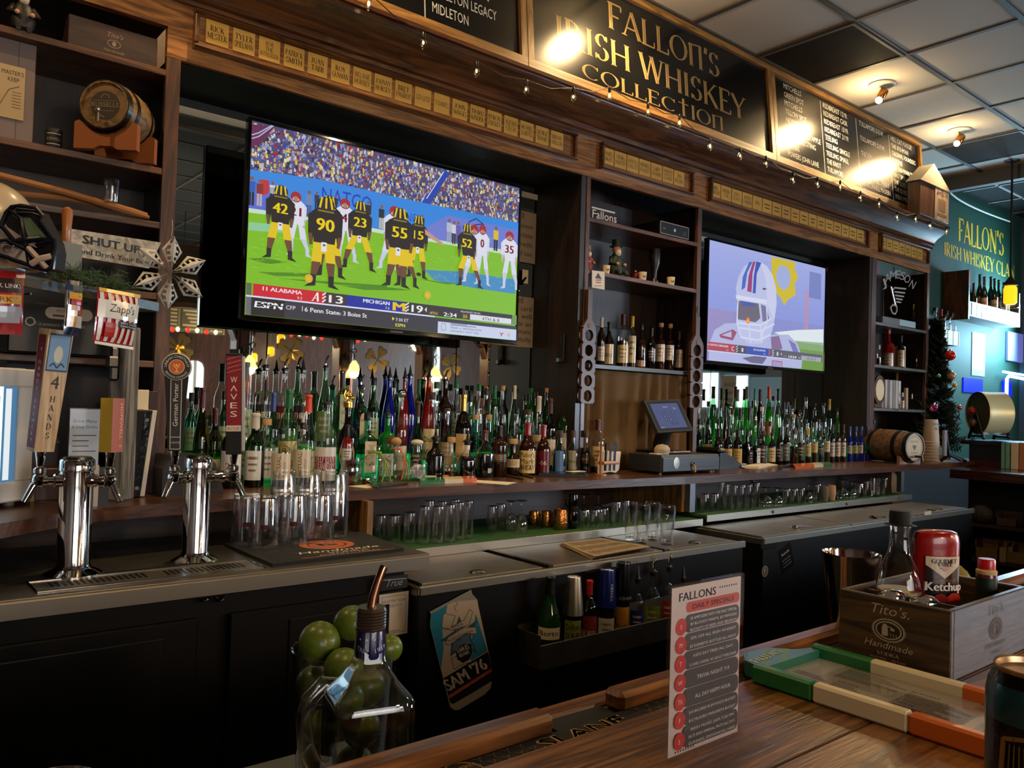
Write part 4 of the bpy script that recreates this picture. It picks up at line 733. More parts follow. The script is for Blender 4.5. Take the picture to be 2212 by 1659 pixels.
def bottle(label,group,x,y,zb,r,hgt,style='liq',glass='c',liq=None,cap='cap-black',lab=None,name='liquor_bottle',sq=None,tilt=0):
 """parts: glass, liquid, cap or pourer, label; lab = (z0, z1, colour, lines, ink, kind)"""
 t=thing(name,label,'bottle',(x,y,zb),0,group)
 kind,cc=(cap.split('-')+['black'])[:2];cm=CAPC[cc];cs=cap.split('-')[2]if cap.count('-')>1 else None
 ch={'cap':.02,'pour':.052,'ball':.034,'foil':0,'wax':.0,'none':0,'cork':.024,'tall':.04}[kind];gh=max(hgt-ch,.08)
 pr=[(a*r,b*gh)for a,b in PROF[style]];s_=sq if sq is not None else SQ.get(style,0);seg=28 if s_ else 18
 neck=pr[-1][0];nk=min(.016,neck)
 MB().lathe([(.001,.004)]+pr,GL[glass],seg=seg,sq=s_,cap=False).build('glass',t)
 if liq:
  lv=liq[1]*gh;lp=[]
  for(a,za),(b,zb_)in zip(pr,pr[1:]):
   if za<lv:lp.append((a*.94,max(za,.003)))
   if za<lv<=zb_:f=(lv-za)/(zb_-za);lp.append(((a+(b-a)*f)*.94,lv));break
  MB().lathe([(.0005,.003)]+lp,LIQ[liq[0]],seg=seg,sq=s_).build('liquid',t)
 if kind in('cap','tall'):MB().lathe([(nk*1.12,-.012),(nk*1.15,-.01),(nk*1.15,ch-.002),(nk*1.05,ch)],cm,(0,0,gh),16).build('cap',t)
 elif kind=='cork':MB().lathe([(nk*.95,0),(nk*1.4,.002),(nk*1.4,ch-.002),(nk*1.3,ch)],cm,(0,0,gh),14).build('stopper',t)
 elif kind=='ball':MB().ball((0,0,gh+ch*.45),ch*.62,cm,16,10,sz=.85 if cs!='flat' else .62,sx=1 if cs!='flat' else 1.25,sy=1 if cs!='flat' else 1.25).build('stopper',t)
 elif kind=='pour':
  MB().lathe([(nk*.9,-.012),(nk*.95,0),(nk*1.3,.001),(nk*1.3,.006),(nk*.9,.007),(nk*.75,.012)],BLK,(0,0,gh),14).build('pourer',t)
  if cc=='black':MB().lathe([(.0075,.012),(.0065,.02),(.003,.04),(.0012,.05)],BLK,(0,0,gh),10).build('spout_cover',t)
  else:MB().tube([(0,0,gh+.01),(0,0,gh+.028),(.006,0,gh+.044),(.012,0,gh+.052)],[.005,.0045,.004,.0035],cm if cc!='steel' else CHROME,8).build('spout',t)
 elif kind in('foil','wax'):
  z0=gh*(.80 if kind=='foil' else .76);rr=[(a+.0012,b)for a,b in pr if b>=z0]or[(nk,gh)]
  k0=[(a,b)for a,b in pr if b<z0][-1];f=(z0-k0[1])/max(rr[0][1]-k0[1],1e-4);rr=[(k0[0]+(rr[0][0]-k0[0])*f+.0012,z0)]+rr+[(nk*.9,gh+.003),(.0005,gh+.0035)]
  MB().lathe(rr,cm,seg=16).build('capsule' if kind=='foil' else 'wax_dip',t)
 if lab:
  z0,z1,col,lines,ink=lab[0]*gh,lab[1]*gh,lab[2],lab[3]if len(lab)>3 else None,lab[4]if len(lab)>4 else '3a2c20'
  wf=lab[5]if len(lab)>5 else 1.;shp=lab[6]if len(lab)>6 else 'rect'
  rr=r;mb=MB();az=math.degrees(math.atan2(-y,-x))+(lab[7]if len(lab)>7 else 0)
  if s_:a=Art(mb,plane((0,-rr,0),(1,0,0),(0,0,1)),PRINTG,h0=.0006);W2=rr*1.5*wf
  else:a=Art(mb,wrap((0,0),rr,az,0),PRINTG,h0=.0006);W2=rr*2.2*wf
  hh=z1-z0;zc=(z0+z1)/2
  if shp=='oval':a.circ(0,zc,W2/2,'8a857c',ry=hh/2,n=24);a.circ(0,zc,W2/2*.93,col,ry=hh/2*.93,n=24)
  elif shp=='arch':a.poly([(-W2/2,z0),(W2/2,z0),(W2/2,z0+hh*.75)]+[(W2/2*math.cos(R(q)),z0+hh*.75+hh*.25*math.sin(R(q)))for q in range(20,180,20)]+[(-W2/2,z0+hh*.75)],col)
  else:a.rect(-W2/2,z0,W2,hh,col,n=8)
  if lines:
   if lines[0][0:1]=='#':a.rect(-W2*.46,z0+hh*.3,W2*.92,hh*.42,lines[0][1:],n=8);lines=['',*lines[1:],'']
   vert=lines[0]=='|'
   if vert:a.text(lines[1],-W2*.02,z0+hh*.08,W2*.17,ink,w=hh*.84,al='l',rot=90);a.text(lines[2],W2*.2,z0+hh*.08,W2*.1,'7d7468',w=hh*.6,al='l',rot=90)
   else:
    n=len(lines)
    for i,s in enumerate(lines):h_=min(hh/(n+1.2),W2*.3);a.text(s,0,z1-hh*(i+1)/(n+.6)-h_*.1,h_,ink,w=min(W2*.8,len(s)*h_*.8),font='serif' if not s.isdigit()else 'sans',bold=1.3)
  else:
   lum=sum(lin(col))>.5;c2='7a6a54' if lum else 'a89a80'
   for i in range(3):a.rect(-W2*(.3-.05*i),z1-hh*(.3+.2*i),W2*(.6-.1*i),hh*(.07 if i else .1),c2,n=4)
  mb.build('label',t)
 return t
def row(rowname,group,Y,zb,lo,hi,items):
 for i,it in enumerate(items):
  px,top,w,style,glass,liq,cap,lab,desc=it[:9];kw=it[9]if len(it)>9 else{}
  x,y,r=solve(px,top,w,Y,lo,hi);h=onY(px,top,y).z-zb;n='wine_bottle' if 'wine' in desc else 'syrup_bottle' if 'syrup' in desc else 'liquor_bottle'
  bottle(f'{desc}, {ORD[i]} from left, {rowname}',group,x,y,zb,r,h,style,glass,liq,cap,lab,n,**kw)
CR,WH='d2c3a6','d6d2c8'
row('front row below football television','front row bottles left',2.79,CT,2.68,2.84,[(503,893,46,'wine','k',None,'foil-black',(.12,.5,WH,['20'],'8a2420'),'dark wine bottle with white label'),(553,894,44,'wine','g',('d',.3),'foil-cream',(.1,.5,WH,None,'3a2c20',.8,'rect',-10),'green wine bottle with cream capsule'),(577,905,40,'dome','c',None,'cork-cork',(.12,.58,CR,None),'clear bottle with cork and cream label'),(611,899,43,'dome','c',('d',.1),'pour-black',(.13,.6,CR,['|','RITUAL','ZERO PROOF'],'33302c'),'clear RITUAL bottle with black spout'),(656,889,41,'dome','c',('d',.14),'pour-white',(.13,.6,CR,['|','RITUAL','ZERO PROOF'],'33302c'),'clear RITUAL bottle with white spout'),(706,845,49,'liq','c',('d',.12),'pour-black',(.05,.47,WH,['#861436','DEEP EDDY','CRANBERRY'],'e0ccc8'),'tall clear bottle with pink DEEP EDDY label'),(752,919,22,'slim','r',None,'foil-black',(.4,.6,WH,None),'slim red bottle with white neck'),(813,961,62,'squat','c',None,'none',None,'squat clear bottle with green ribbon',{'sq':.35}),(858,944,50,'squat','c',None,'ball-cork',None,'squat clear bottle with orange ribbon',{'sq':.35}),(903,946,52,'squat','c',None,'ball-cream-flat',(.05,.5,'c9c6c0',['Don Julio','BLANCO'],'2e2c34',.62,'oval',8),'squat clear bottle with oval label'),(943,921,40,'liq','k',None,'pour-black',None,'dark round bottle with black spout'),(977,944,31,'orb','c',('d',.2),'cork-cork',None,'small clear fluted decanter'),(1012,929,41,'squat','c',('d',.62),'pour-black',None,'broad clear bottle of dark spirit'),(1050,931,35,'squat','c',('d',.5),'foil-maroon',(.1,.2,'c8bfa8',None,'3a2c20',.3),'shouldered clear bottle of dark spirit',{'sq':.4}),(1081,921,37,'dome','n',('d',.3),'foil-black',(.3,.46,'5b4630',None),'tall ribbed brown bottle'),(1111,948,33,'orb','n',None,'cork-cork',(.28,.54,'c9b082',None),'round corked bottle with tan band'),(1142,914,38,'squat','n',('d',.5),'wax-wax',(.05,.48,'d3b878',["Maker's",'Mark','WHISKY'],'3a2a1a'),"red wax topped bottle reading Maker's Mark"),(1176,919,31,'squat','n',('d',.5),'wax-wax',(.05,.48,'5e1220',['46'],'d8b8a8'),'red wax topped bottle reading 46'),(1211,930,32,'squat','c',('d',.62),'cap-brown',(.06,.6,'4a78b4',None,'1c3050',.55),'brown spirit bottle with blue label'),(1239,930,27,'squat','c',('d',.62),'cap-brown',(.1,.6,'8a8470',['TEXAS'],'2a2820',.6),'brown spirit bottle with grey TEXAS label'),(1267,930,27,'squat','c',('d',.66),'cap-brown',(.25,.5,'2a1c10',['U.S.'],'c99a50',.6),'dark spirit bottle with gold emblem'),(1293,907,31,'liq','c',('w',.3),'foil-maroon',(.12,.5,'c8a878',None),'taller clear bottle with maroon gold cap')])
row('second row below football television','second row bottles left',2.885,CT,2.84,2.935,[(377,884,36,'wine','k',None,'foil-black',(.1,.5,'a89270',None),'dark wine bottle with tan label'),(437,839,35,'burg','y',None,'foil-maroon',(.04,.24,CR,['LA'],'8a7a50'),'yellow wine bottle with maroon capsule'),(466,883,36,'wine','y',None,'foil-maroon',(.06,.34,CR,['WOODBRIDGE'],'33302c'),'yellow wine bottle reading WOODBRIDGE'),(525,839,33,'burg','c',('c',.3),'foil-maroon',(.1,.4,'c8b890',None),'clear bottle with maroon neck'),(590,850,30,'liq','p',None,'foil-blue',(.1,.4,'a8c0a0',None),'pale green bottle with blue neck'),(624,843,44,'liq','p',('c',.55),'foil-green',(.1,.45,'c2b070',['1814','TEPOL'],'4a4a2a'),'broad pale bottle with green neck'),(666,854,38,'burg','c',('g',.42),'foil-orange',(.05,.36,'d8c8a0',None),'clear bottle with orange neck, green drink'),(752,868,42,'liq','k',None,'cork-gold',(.15,.55,'b8a478',['HEERING'],'2a2018',.8,'oval'),'black bottle with gold horse stopper'),(794,891,38,'sq','t',None,'cap-black',(.12,.62,'cfc0a0',['ORIGIN','GIN'],'3a3428'),'teal square bottle reading ORIGIN'),(838,870,38,'dome','e',None,'pour-black',(.05,.4,'c6c0b0',['Tanqueray','GIN'],'3a3a34',.8),'emerald bottle with red seal, black spout'),(866,841,32,'liq','c',('c',.2),'ball-steel',(.1,.4,'c8bfa8',['801'],'8a8270'),'clear bottle with glass ball stopper'),(902,868,34,'orb','p',None,'foil-brown',(.1,.35,'1c1a18',None,'c8c0b0',.7),'round pale green bottle, dark neck'),(932,847,37,'liq','c',None,'cap-brown',(.2,.6,'d0c4a0',['Dulce','Vida'],'2a241c'),'clear bottle reading Dulce'),(966,882,34,'bell','c',('c',.4),'cork-steel',(.2,.55,'9a8a64',None),'square shouldered pale tequila bottle'),(1001,853,38,'liq','k',None,'foil-gold',(.08,.52,'c8a878',['Salignac'],'7a5a30',.8),'black bottle with gold neck'),(1028,896,28,'sq','t',('c',.2),'cork-cork',None,'teal square bottle with cork'),(1057,896,25,'sq','p',None,'cork-cork',(.1,.4,'4f6a50',None),'pale square bottle with cork'),(1084,873,33,'liq','n',('d',.5),'pour-black',None,'brown bottle with black spout'),(1116,880,31,'dome','c',('d',.4),'cap-black',(.3,.55,'6a6a50',['GIN'],'2a2a20'),'clear bottle with raised letters'),(1141,885,30,'liq','c',('w',.5),'cork-brown',(.1,.4,'a85a3a',None),'clear bottle with rusty label'),(1164,857,27,'dome','c',('c',.2),'foil-cream',(.08,.5,'c4a888',None),'clear bottle with tan neck band'),(1189,862,28,'liq','g',None,'foil-brown',(.1,.45,'cbb494',['GLEN'],'5a4a38'),'green bottle reading GLEN'),(1221,852,29,'liq','G',None,'foil-dkgreen',(.1,.5,'b8ac90',['Dew'],'2a3a24',.7,'rect',20),'dark green bottle beside the oak upright')])
ZT=1.195
row('raised back row, football television','raised back row left',3.01,ZT,2.985,3.07,[(388,845,26,'liq','p',None,'cap-green',None,'pale green bottle behind beer handle'),(412,848,24,'liq','t',None,'cap-black',(.1,.5,'6a9a70',None),'teal bottle behind beer handle'),(483,845,26,'liq','p',None,'cap-black',(.1,.5,'a0b090',None),'pale bottle behind WAVES handle'),(529,784,32,'liq','c',None,'foil-grey',(.1,.5,'a8b8a0',None),'clear bottle with grey neck'),(570,765,40,'dome','c',None,'pour-white',(.2,.58,'26281c',['THREE','OLIVES'],'d8d8c8'),'THREE OLIVES bottle, dark label'),(612,772,38,'dome','c',None,'pour-steel',(.2,.58,'5e1a1c',['THREE','OLIVES'],'d8c8b8'),'THREE OLIVES bottle, brick label'),(651,772,38,'dome','c',None,'pour-black',(.2,.58,'2a0c10',['THREE','OLIVES'],'d8c8b8'),'THREE OLIVES bottle, maroon label'),(700,767,38,'bell','p',None,'pour-steel',(.15,.5,'5f7a4a',None),'clear bottle with steel spout'),(737,802,35,'sq','p',None,'foil-maroon',(.3,.72,'b9c4a4',['BEEFEATER','LONDON','GIN'],'8c1c1c'),'green square bottle reading BEEFEATER'),(778,810,36,'sq','t',None,'pour-steel',(.15,.62,'c4b48c',['BOMBAY','','SAPPHIRE'],'3a3428',.75,'arch'),'teal bottle with arched label'),(805,816,30,'liq','p',None,'cap-black',(.2,.5,'9ab080',None),'pale green bottle, black cap'),(839,790,30,'syrup','b',None,'pour-black',None,'cobalt blue syrup bottle'),(850,822,24,'liq','c',None,'cap-black',None,'clear bottle between blue bottles'),(872,792,24,'syrup','r',None,'pour-black',None,'red syrup bottle behind blue one'),(883,787,31,'syrup','b',None,'pour-black',None,'larger cobalt blue syrup bottle'),(903,820,22,'liq','p',None,'foil-green',None,'pale bottle with green neck'),(924,790,28,'syrup','r',None,'pour-black',None,'ruby red syrup bottle'),(941,824,25,'liq','c',None,'cap-green',None,'clear bottle with green cap'),(960,799,34,'liq','n',('d',.6),'pour-steel',None,'tall brown bottle, steel spout'),(984,824,28,'liq','c',None,'cap-green',(.2,.5,'8aa890',None),'clear bottle, broad green cap'),(1015,844,31,'dome','c',('w',.3),'tall-black',None,'clear bottle with big black cap'),(1033,830,20,'slim','c',None,'cap-green',None,'slim clear bottle')])
row('raised back row near oak upright','raised back row left corner',3.01,ZT,2.985,3.07,[(1049,839,26,'liq','c',('w',.62),'cap-brown',None,'clear bottle of red spirit'),(1067,834,20,'slim','p',None,'foil-green',None,'pale bottle, green capsule'),(1084,833,22,'liq','c',None,'cork-cork',None,'clear corked bottle'),(1110,834,25,'bell','c',None,'foil-cream',None,'clear bottle, cream capsule'),(1134,852,25,'liq','p',('w',.2),'cap-black',None,'pale bottle, black cap'),(1146,838,22,'liq','e',None,'cap-green',None,'emerald green bottle'),(1159,846,20,'slim','p',None,'cap-black',None,'slim pale bottle'),(1180,838,23,'liq','p',('w',.4),'cork-cork',None,'pale corked bottle')])
row('front row below helmet television','front row bottles right',2.80,CT,2.70,2.84,[(1553,927,20,'liq','k',None,'foil-black',(.1,.48,'b08a48',None),'black bottle with tan label'),(1574,927,20,'liq','k',None,'foil-black',(.1,.48,'b08a48',None),'black bottle, tan label, standing second'),(1595,928,21,'liq','k',None,'foil-black',(.1,.48,'b8923c',None),'black bottle with mustard label'),(1616,930,20,'sq','k',None,'cap-black',(.1,.5,'1c1612',None),'squared black bottle'),(1634,950,16,'sq','k',None,'foil-blue',(.1,.68,'c4c8d0',None),'small bottle with silver label'),(1650,931,19,'dome','k',None,'cork-brown',(.1,.65,'33343a',None,'c8c8c8',.9),'black and silver bottle, brown cork'),(1669,919,17,'liq','k',None,'pour-black',(.1,.55,'c8b48c',None),'black bottle, slanted cream label'),(1685,924,16,'liq','k',None,'foil-black',(.1,.5,'2e1a1e',None),'black bottle, maroon label'),(1700,924,16,'liq','k',None,'foil-black',(.1,.55,'5d6168',None),'black bottle, grey label'),(1716,927,18,'liq','c',('w',.55),'cap-brown',None,'clear bottle of amber whiskey'),(1732,912,15,'liq','c',('w',.55),'cap-black',(.1,.5,'2a2622',None),'clear bottle, black label'),(1747,925,14,'wine','c',('w',.4),'foil-yellow',(.2,.55,'b8a868',None),'yellow capped whiskey bottle'),(1761,925,14,'liq','c',('w',.4),'foil-green',(.3,.55,'d0a860',None),'green capped whiskey bottle'),(1775,929,13,'liq','c',('d',.5),'foil-brown',(.2,.5,'2e2a28',None),'brown capped dark whiskey bottle'),(1788,922,13,'liq','c',('w',.55),'foil-dkgreen',(.3,.6,'d0b898',None),'amber whiskey bottle, tan label'),(1799,917,12,'liq','k',None,'foil-black',(.15,.52,'c4bcae',None),'dark bottle, long white label'),(1811,916,12,'liq','n',None,'foil-brown',(.15,.52,'d0b8a8',None),'dark bottle, long pink label'),(1823,917,12,'liq','n',None,'foil-brown',(.15,.52,'d4bca8',None),'dark bottle, long peach label'),(1837,921,12,'liq','b',None,'cap-blue',(.25,.5,'b0a890',None),'cobalt bottle, cream label'),(1850,921,12,'liq','b',None,'cap-blue',(.25,.5,'c8b070',None),'cobalt bottle, yellow label'),(1862,921,12,'liq','b',None,'cap-blue',(.25,.5,'d0c8bc',None,'3a2c20',.6),'cobalt bottle, white label'),(1875,921,12,'liq','b',None,'cap-blue',(.25,.5,'7a3430',None),'cobalt bottle, brick label'),(1888,906,13,'dome','c',None,'cap-black',(.15,.66,'b88f5c',['TEX'],'5a3a20'),'clear bottle, tan paper wrap')])
row('second row below helmet television','second row bottles right',2.89,CT,2.84,2.935,[(1511,905,16,'liq','g',('d',.4),'cap-black',(.1,.45,'6a5a40',None),'green bottle, brown label'),(1531,905,18,'liq','y',('d',.2),'cap-black',(.1,.5,'c0a060',None),'yellowish bottle, tan label'),(1552,905,15,'liq','y',None,'cap-black',None,'yellowish plain bottle'),(1567,879,16,'syrup','k',None,'foil-black',(.2,.45,'5a4a34',None),'tall slender black bottle'),(1582,884,17,'liq','c',('w',.3),'cap-maroon',(.1,.4,'3a2a24',None),'clear bottle, maroon cap'),(1599,883,18,'liq','p',None,'foil-black',None,'pale bottle, black neck'),(1618,884,17,'liq','p',None,'foil-black',None,'pale bottle, black capsule'),(1632,908,13,'liq','c',('w',.3),'cap-brown',None,'clear bottle, brown cap'),(1646,879,19,'horn','c',('c',.1),'cork-white',(.3,.5,'2a2a2c',None,'c8c8c8',.7),'curvy horn shaped clear bottle'),(1664,910,14,'liq','c',('w',.3),'cap-brown',None,'clear whiskey bottle'),(1680,877,18,'burg','c',('w',.2),'tall-black',None,'clear bottle, tall black cap'),(1701,906,15,'liq','c',None,'cap-black',(.1,.4,'b8a898',None),'clear bottle, pinkish label'),(1715,895,16,'liq','c',('w',.3),'cork-cork',None,'clear corked bottle'),(1729,891,14,'slim','c',None,'pour-steel',None,'slim clear bottle, steel spout'),(1742,905,13,'liq','c',('w',.3),'cap-black',None,'clear whiskey bottle, black cap'),(1756,912,14,'liq','c',('w',.3),'cap-black',None,'clear amber bottle, black cap'),(1769,905,13,'liq','p',None,'cap-brown',None,'pale bottle, brown cap'),(1780,912,12,'liq','p',None,'cap-black',None,'pale bottle, small black cap'),(1793,905,12,'wine','g',None,'foil-dkgreen',None,'green bottle, dark capsule')])
row('raised back row, helmet television','raised back row right',3.01,ZT,2.985,3.07,[(1508,876,20,'liq','c',None,'cap-white',(.2,.7,'5a2a1e',None,'3a2c20',.8,'arch'),'clear bottle, brown arched label'),(1530,867,17,'orb','t',None,'cap-black',None,'round teal bottle'),(1544,874,14,'sq','p',None,'cap-black',None,'pale square bottle'),(1557,875,13,'sq','t',None,'cap-black',None,'teal square bottle, black cap'),(1575,873,15,'liq','p',None,'ball-steel',None,'pale bottle, glass stopper'),(1592,842,18,'burg','c',('c',.3),'foil-grey',None,'clear bottle, tall grey neck'),(1613,836,20,'burg','p',('g',.62),'foil-grey',None,'bright green bottle, grey neck'),(1630,840,13,'burg','p',('g',.4),'foil-teal',None,'green bottle, blue grey neck'),(1641,842,18,'burg','n',('d',.5),'foil-brown',None,'brown bottle, dark tall neck'),(1660,836,19,'burg','p',('g',.62),'foil-orange',(.2,.42,'b8643c',None),'bright green bottle, red neck'),(1680,841,18,'burg','p',('g',.55),'foil-black',None,'bright green bottle, black neck'),(1698,867,15,'liq','c',None,'tall-black',None,'clear bottle, square black cap'),(1711,867,11,'slim','c',None,'pour-black',None,'slim clear bottle, black spout'),(1726,885,13,'liq','c',None,'pour-steel',None,'clear bottle, steel spout'),(1741,857,19,'bell','c',None,'cap-black',None,'tall clear bell shaped bottle'),(1760,872,14,'slim','p',None,'pour-steel',None,'pale slim bottle'),(1779,870,15,'liq','c',None,'cork-brown',None,'clear bottle, cork stopper'),(1791,863,14,'wine','g',None,'foil-yellow',None,'green wine bottle, yellow capsule'),(1809,879,13,'wine','e',None,'cap-black',None,'emerald wine bottle'),(1821,880,13,'liq','G',None,'cap-black',None,'dark green bottle at far end')])
def find(s):return next(o for o in bpy.data.objects if s in str(o.get('label','')))
for s,m in(('green ribbon',M('ribbon_green','7a9a2a',.6)),('orange ribbon',M('ribbon_orange','c8602a',.6))):
 o=find(s);mb=MB();r=placed[7 if 'green' in s else 8][2];h=onY(813,961 if 'green' in s else 952,o.location.y).z-CT
 mb.tube([(.42*r*math.cos(a),.42*r*math.sin(a),h*.80)for a in[k*math.pi/8 for k in range(16)]],.0035,m,6,closed=True)
 for dx in(-.25,.1):mb.tube([(.1*r,-.45*r,h*.8),(.3*r,-.9*r,h*.62),(.5*r+dx*r,-1.06*r,h*.3),(.5*r+dx*2*r,-1.06*r,h*.04)],.003,m,5)
 mb.build('ribbon',o)
o=find('gold horse');mb=MB();hz=onY(752,868,o.location.y).z-CT
mb.lathe([(.012,0),(.006,.008),(.008,.014)],GOLD,(0,0,hz-.004),12);mb.ball((.0,0,hz+.026),.012,GOLD,12,8,sx=1.5);mb.ball((.017,0,hz+.016),.008,GOLD,10,6,sx=1.5)
mb.tube([(-.006,0,hz+.01),(-.008,0,hz+.03),(.002,0,hz+.044)],.008,GOLD,8);mb.tube([(-.014,0,hz+.01),(-.02,0,hz+.028),(-.014,0,hz+.046)],.004,GOLD,6);mb.build('horse_stopper',o)
o=find('emerald bottle with red');mb=MB();Art(mb,wrap((0,0),placed[31][2],math.degrees(math.atan2(-o.location.y,-o.location.x))+24,0),PRINTG).circ(0,.155,.016,'8a1020',ry=.018);mb.build('seal',o)
for lbl,a,b in(('green lit step under the back bottles below the football television',.86,2.66),('green lit step under the back bottles below the helmet television',3.68,5.5)):
 t=thing('lit_step',lbl,'bottle step',((a+b)/2,3.04,CT));w=(b-a)/2
 MB().box((-w,-.072,.002),(w,.07,.086),GREENLED,.004).build('light_panel',t,smooth=0);MB().box((-w-.004,-.075,.086),(w+.004,.075,.0945),GLASSP).build('glass_top',t,smooth=0)

# glassware
GP={'pint':[(.82,0),(.85,.03),(1,1)],'rocks':[(.86,0),(.9,.05),(1,1)],'snifter':[(.45,0),(.8,.12),(1,.4),(.9,.7),(.72,1)],'beer':[(.74,0),(.76,.04),(.74,.2),(.9,.62),(1,.86),(.94,1)]}
def glass(label,group,x,y,z,r,h,kind='pint',inv=False,name='glass',mark=None,mat=None):
 m=mat or GLASSW;t=thing(name,label,'glass',(x,y,z),0,group);wl=min(.0035,r*.12);fl=(lambda q:h-q)if inv else(lambda q:q)
 if kind=='goblet':
  bowl=[(.12,.42),(.55,.47),(.9,.62),(1,.8),(.92,1.)];out=[(a*r,fl(b*h))for a,b in bowl];inn=[((a*r)-wl if a>.2 else .001,fl(b*h+(.012*h if a<.2 else 0)))for a,b in bowl]
  pr=out+inn[::-1];MB().lathe(pr if not inv else pr[::-1],m,seg=20,cap=False).build('bowl',t)
  st=[(.85*r,0),(.85*r,.012*h),(.2*r,.05*h),(.12*r,.1*h),(.16*r,.25*h),(.12*r,.42*h)];st=[(a,fl(b))for a,b in st];MB().lathe(st if not inv else st[::-1],m,seg=20).build('stem',t)
  return t
 pr=[(a*r,b*h)for a,b in GP[kind]];base=min(.012,h*.12);inn=[(.001,base)]+[(max(a-wl,.001),max(b,base))for a,b in pr if b>base*.5 or b==0][0:]
 full=[(.001,0)]+pr+[(pr[-1][0]-wl*.5,pr[-1][1]+.001)]+inn[::-1]
 full=[(a,fl(b))for a,b in full];MB().lathe(full if not inv else full[::-1],m,seg=22,cap=False).build('body',t)
 if mark:
  mb=MB();az=math.degrees(math.atan2(-y,-x));a=Art(mb,wrap((0,0),r*1.0,az,0),PRINTG,h0=.0008)
  for s,v,hh,col in mark:
   if s=='#':a.rect(-r*.22,v*h,r*.44,hh*h,col,n=4)
   else:a.text(s,0,v*h,hh*h,col)
  mb.build('print',t)
 return t
gplaced=[]
def onshelf(px,py,z,lo,hi,wpx):
 P=onZ(px,py,z)
 if P.y<lo or P.y>hi:P=onY(px,py,min(max(P.y,lo),hi))
 y=P.y;r0=wpx/2*dep(P)/F
 for sh in(1,.9,.8,.7,.6):
  for dy in sorted([k*.015 for k in range(-20,21)],key=abs):
   yy=y+dy
   if not lo<=yy<=hi:continue
   Q=onY(px,py,yy);r=r0*sh
   if all(math.hypot(Q.x-a,yy-b)>r+c+.001 for a,b,c in gplaced):gplaced.append((Q.x,yy,r));return Q.x,yy,r
 gplaced.append((P.x,y,r0*.5));return P.x,y,r0*.5
def shelfrow(place,group,z,lo,hi,items):
 for i,(px,py,w,h,kind,inv,desc)in enumerate(items):
  x,y,r=onshelf(px,py,z,lo,hi,w);hh=h*dep((x,y,z))/F
  glass(f'{desc}, {ORD[i]} from left, {place}',group,x,y,z,r,hh,kind,inv,{'goblet':'goblet','snifter':'snifter_glass','rocks':'tumbler','beer':'beer_glass'}.get(kind,'pint_glass'))
SZ,SZ2=.9065,.9205
shelfrow('left end of green shelf','glasses on the left green shelf',SZ,2.42,2.74,[(768,1167,34,38,'rocks',True,'low tumbler'),(821,1163,29,50,'rocks',True,'clear tumbler'),(850,1171,32,58,'rocks',True,'clear tumbler'),(884,1173,28,66,'pint',True,'clear glass'),(915,1174,29,80,'pint',True,'clear pint'),(925,1160,28,78,'pint',True,'clear pint'),(945,1173,28,79,'pint',True,'clear pint'),(953,1160,27,78,'pint',True,'clear pint'),(970,1172,29,80,'pint',True,'clear pint'),(981,1158,27,78,'pint',True,'clear pint'),(990,1172,27,80,'pint',True,'clear pint'),(1010,1169,26,79,'pint',True,'clear pint')])
shelfrow('middle of green shelf','goblets on the left green shelf',SZ,2.42,2.74,[(1063,1143,26,50,'rocks',True,'small clear glass'),(1081,1137,25,48,'rocks',True,'small clear glass'),(1103,1144,26,62,'goblet',True,'upturned goblet'),(1125,1151,30,70,'goblet',True,'tall upturned goblet')])
shelfrow('green shelf before the grey post','glasses by the grey post',SZ,2.42,2.74,[(1263,1139,23,38,'rocks',True,'small tumbler'),(1285,1140,23,38,'rocks',True,'small tumbler'),(1304,1137,23,40,'rocks',True,'small tumbler'),(1330,1136,24,52,'pint',True,'clear glass'),(1350,1134,22,52,'pint',True,'clear glass'),(1261,1118,24,50,'goblet',True,'upturned goblet'),(1292,1116,22,48,'goblet',True,'upturned goblet')])
shelfrow('right green shelf','glasses on the right green shelf',SZ2,2.42,2.78,[(1498,1101,16,34,'rocks',True,'tumbler'),(1522,1103,20,36,'rocks',True,'tumbler'),(1543,1101,21,35,'rocks',True,'tumbler'),(1557,1094,17,52,'pint',True,'tall pint'),(1569,1101,17,54,'pint',True,'tall pint'),(1586,1102,16,54,'pint',True,'tall pint'),(1602,1103,17,54,'pint',True,'tall pint'),(1618,1103,16,54,'pint',True,'tall pint'),(1633,1102,16,54,'pint',True,'tall pint'),(1654,1095,27,42,'goblet',True,'upturned snifter'),(1679,1094,25,40,'goblet',True,'upturned snifter'),(1699,1093,18,36,'rocks',True,'tumbler'),(1715,1091,17,34,'rocks',True,'tumbler'),(1731,1089,17,34,'rocks',True,'tumbler'),(1747,1087,17,42,'goblet',True,'upturned goblet'),(1765,1086,18,40,'rocks',True,'tumbler')])
shelfrow('far end of right green shelf','glasses at the far end of the right shelf',SZ2,2.42,2.78,[(1820,1078,26,42,'goblet',True,'upturned snifter'),(1840,1076,20,36,'goblet',True,'upturned goblet'),(1855,1074,20,30,'rocks',True,'tumbler'),(1872,1073,16,34,'rocks',True,'tumbler'),(1891,1072,22,38,'pint',False,'glass pitcher'),(1911,1071,14,38,'pint',True,'tall glass')])
def mug(label,px,py,w,h,m,z,handle=True,group=None,zb=None,xyr=None):
 x,y,r=xyr or onshelf(px,py,z,2.42,2.74,w);hh=h*dep((x,y,z))/F;t=thing('mug',label,'mug',(x,y,zb or z),0,group)
 MB().lathe([(.001,0),(.82*r,0),(.98*r,.2*hh),(r,.5*hh),(.92*r,.85*hh),(.86*r,hh),(.8*r,hh),(.84*r,.8*hh),(.8*r,.1*hh),(.001,.08*hh)],m,seg=20,cap=False).build('body',t)
 if handle:MB().tube([(-.9*r,.1*r,.8*hh),(-1.5*r,.2*r,.75*hh),(-1.6*r,.2*r,.4*hh),(-.95*r,.1*r,.2*hh)],.0045,m,8).build('handle',t)
 return x,y,r,hh
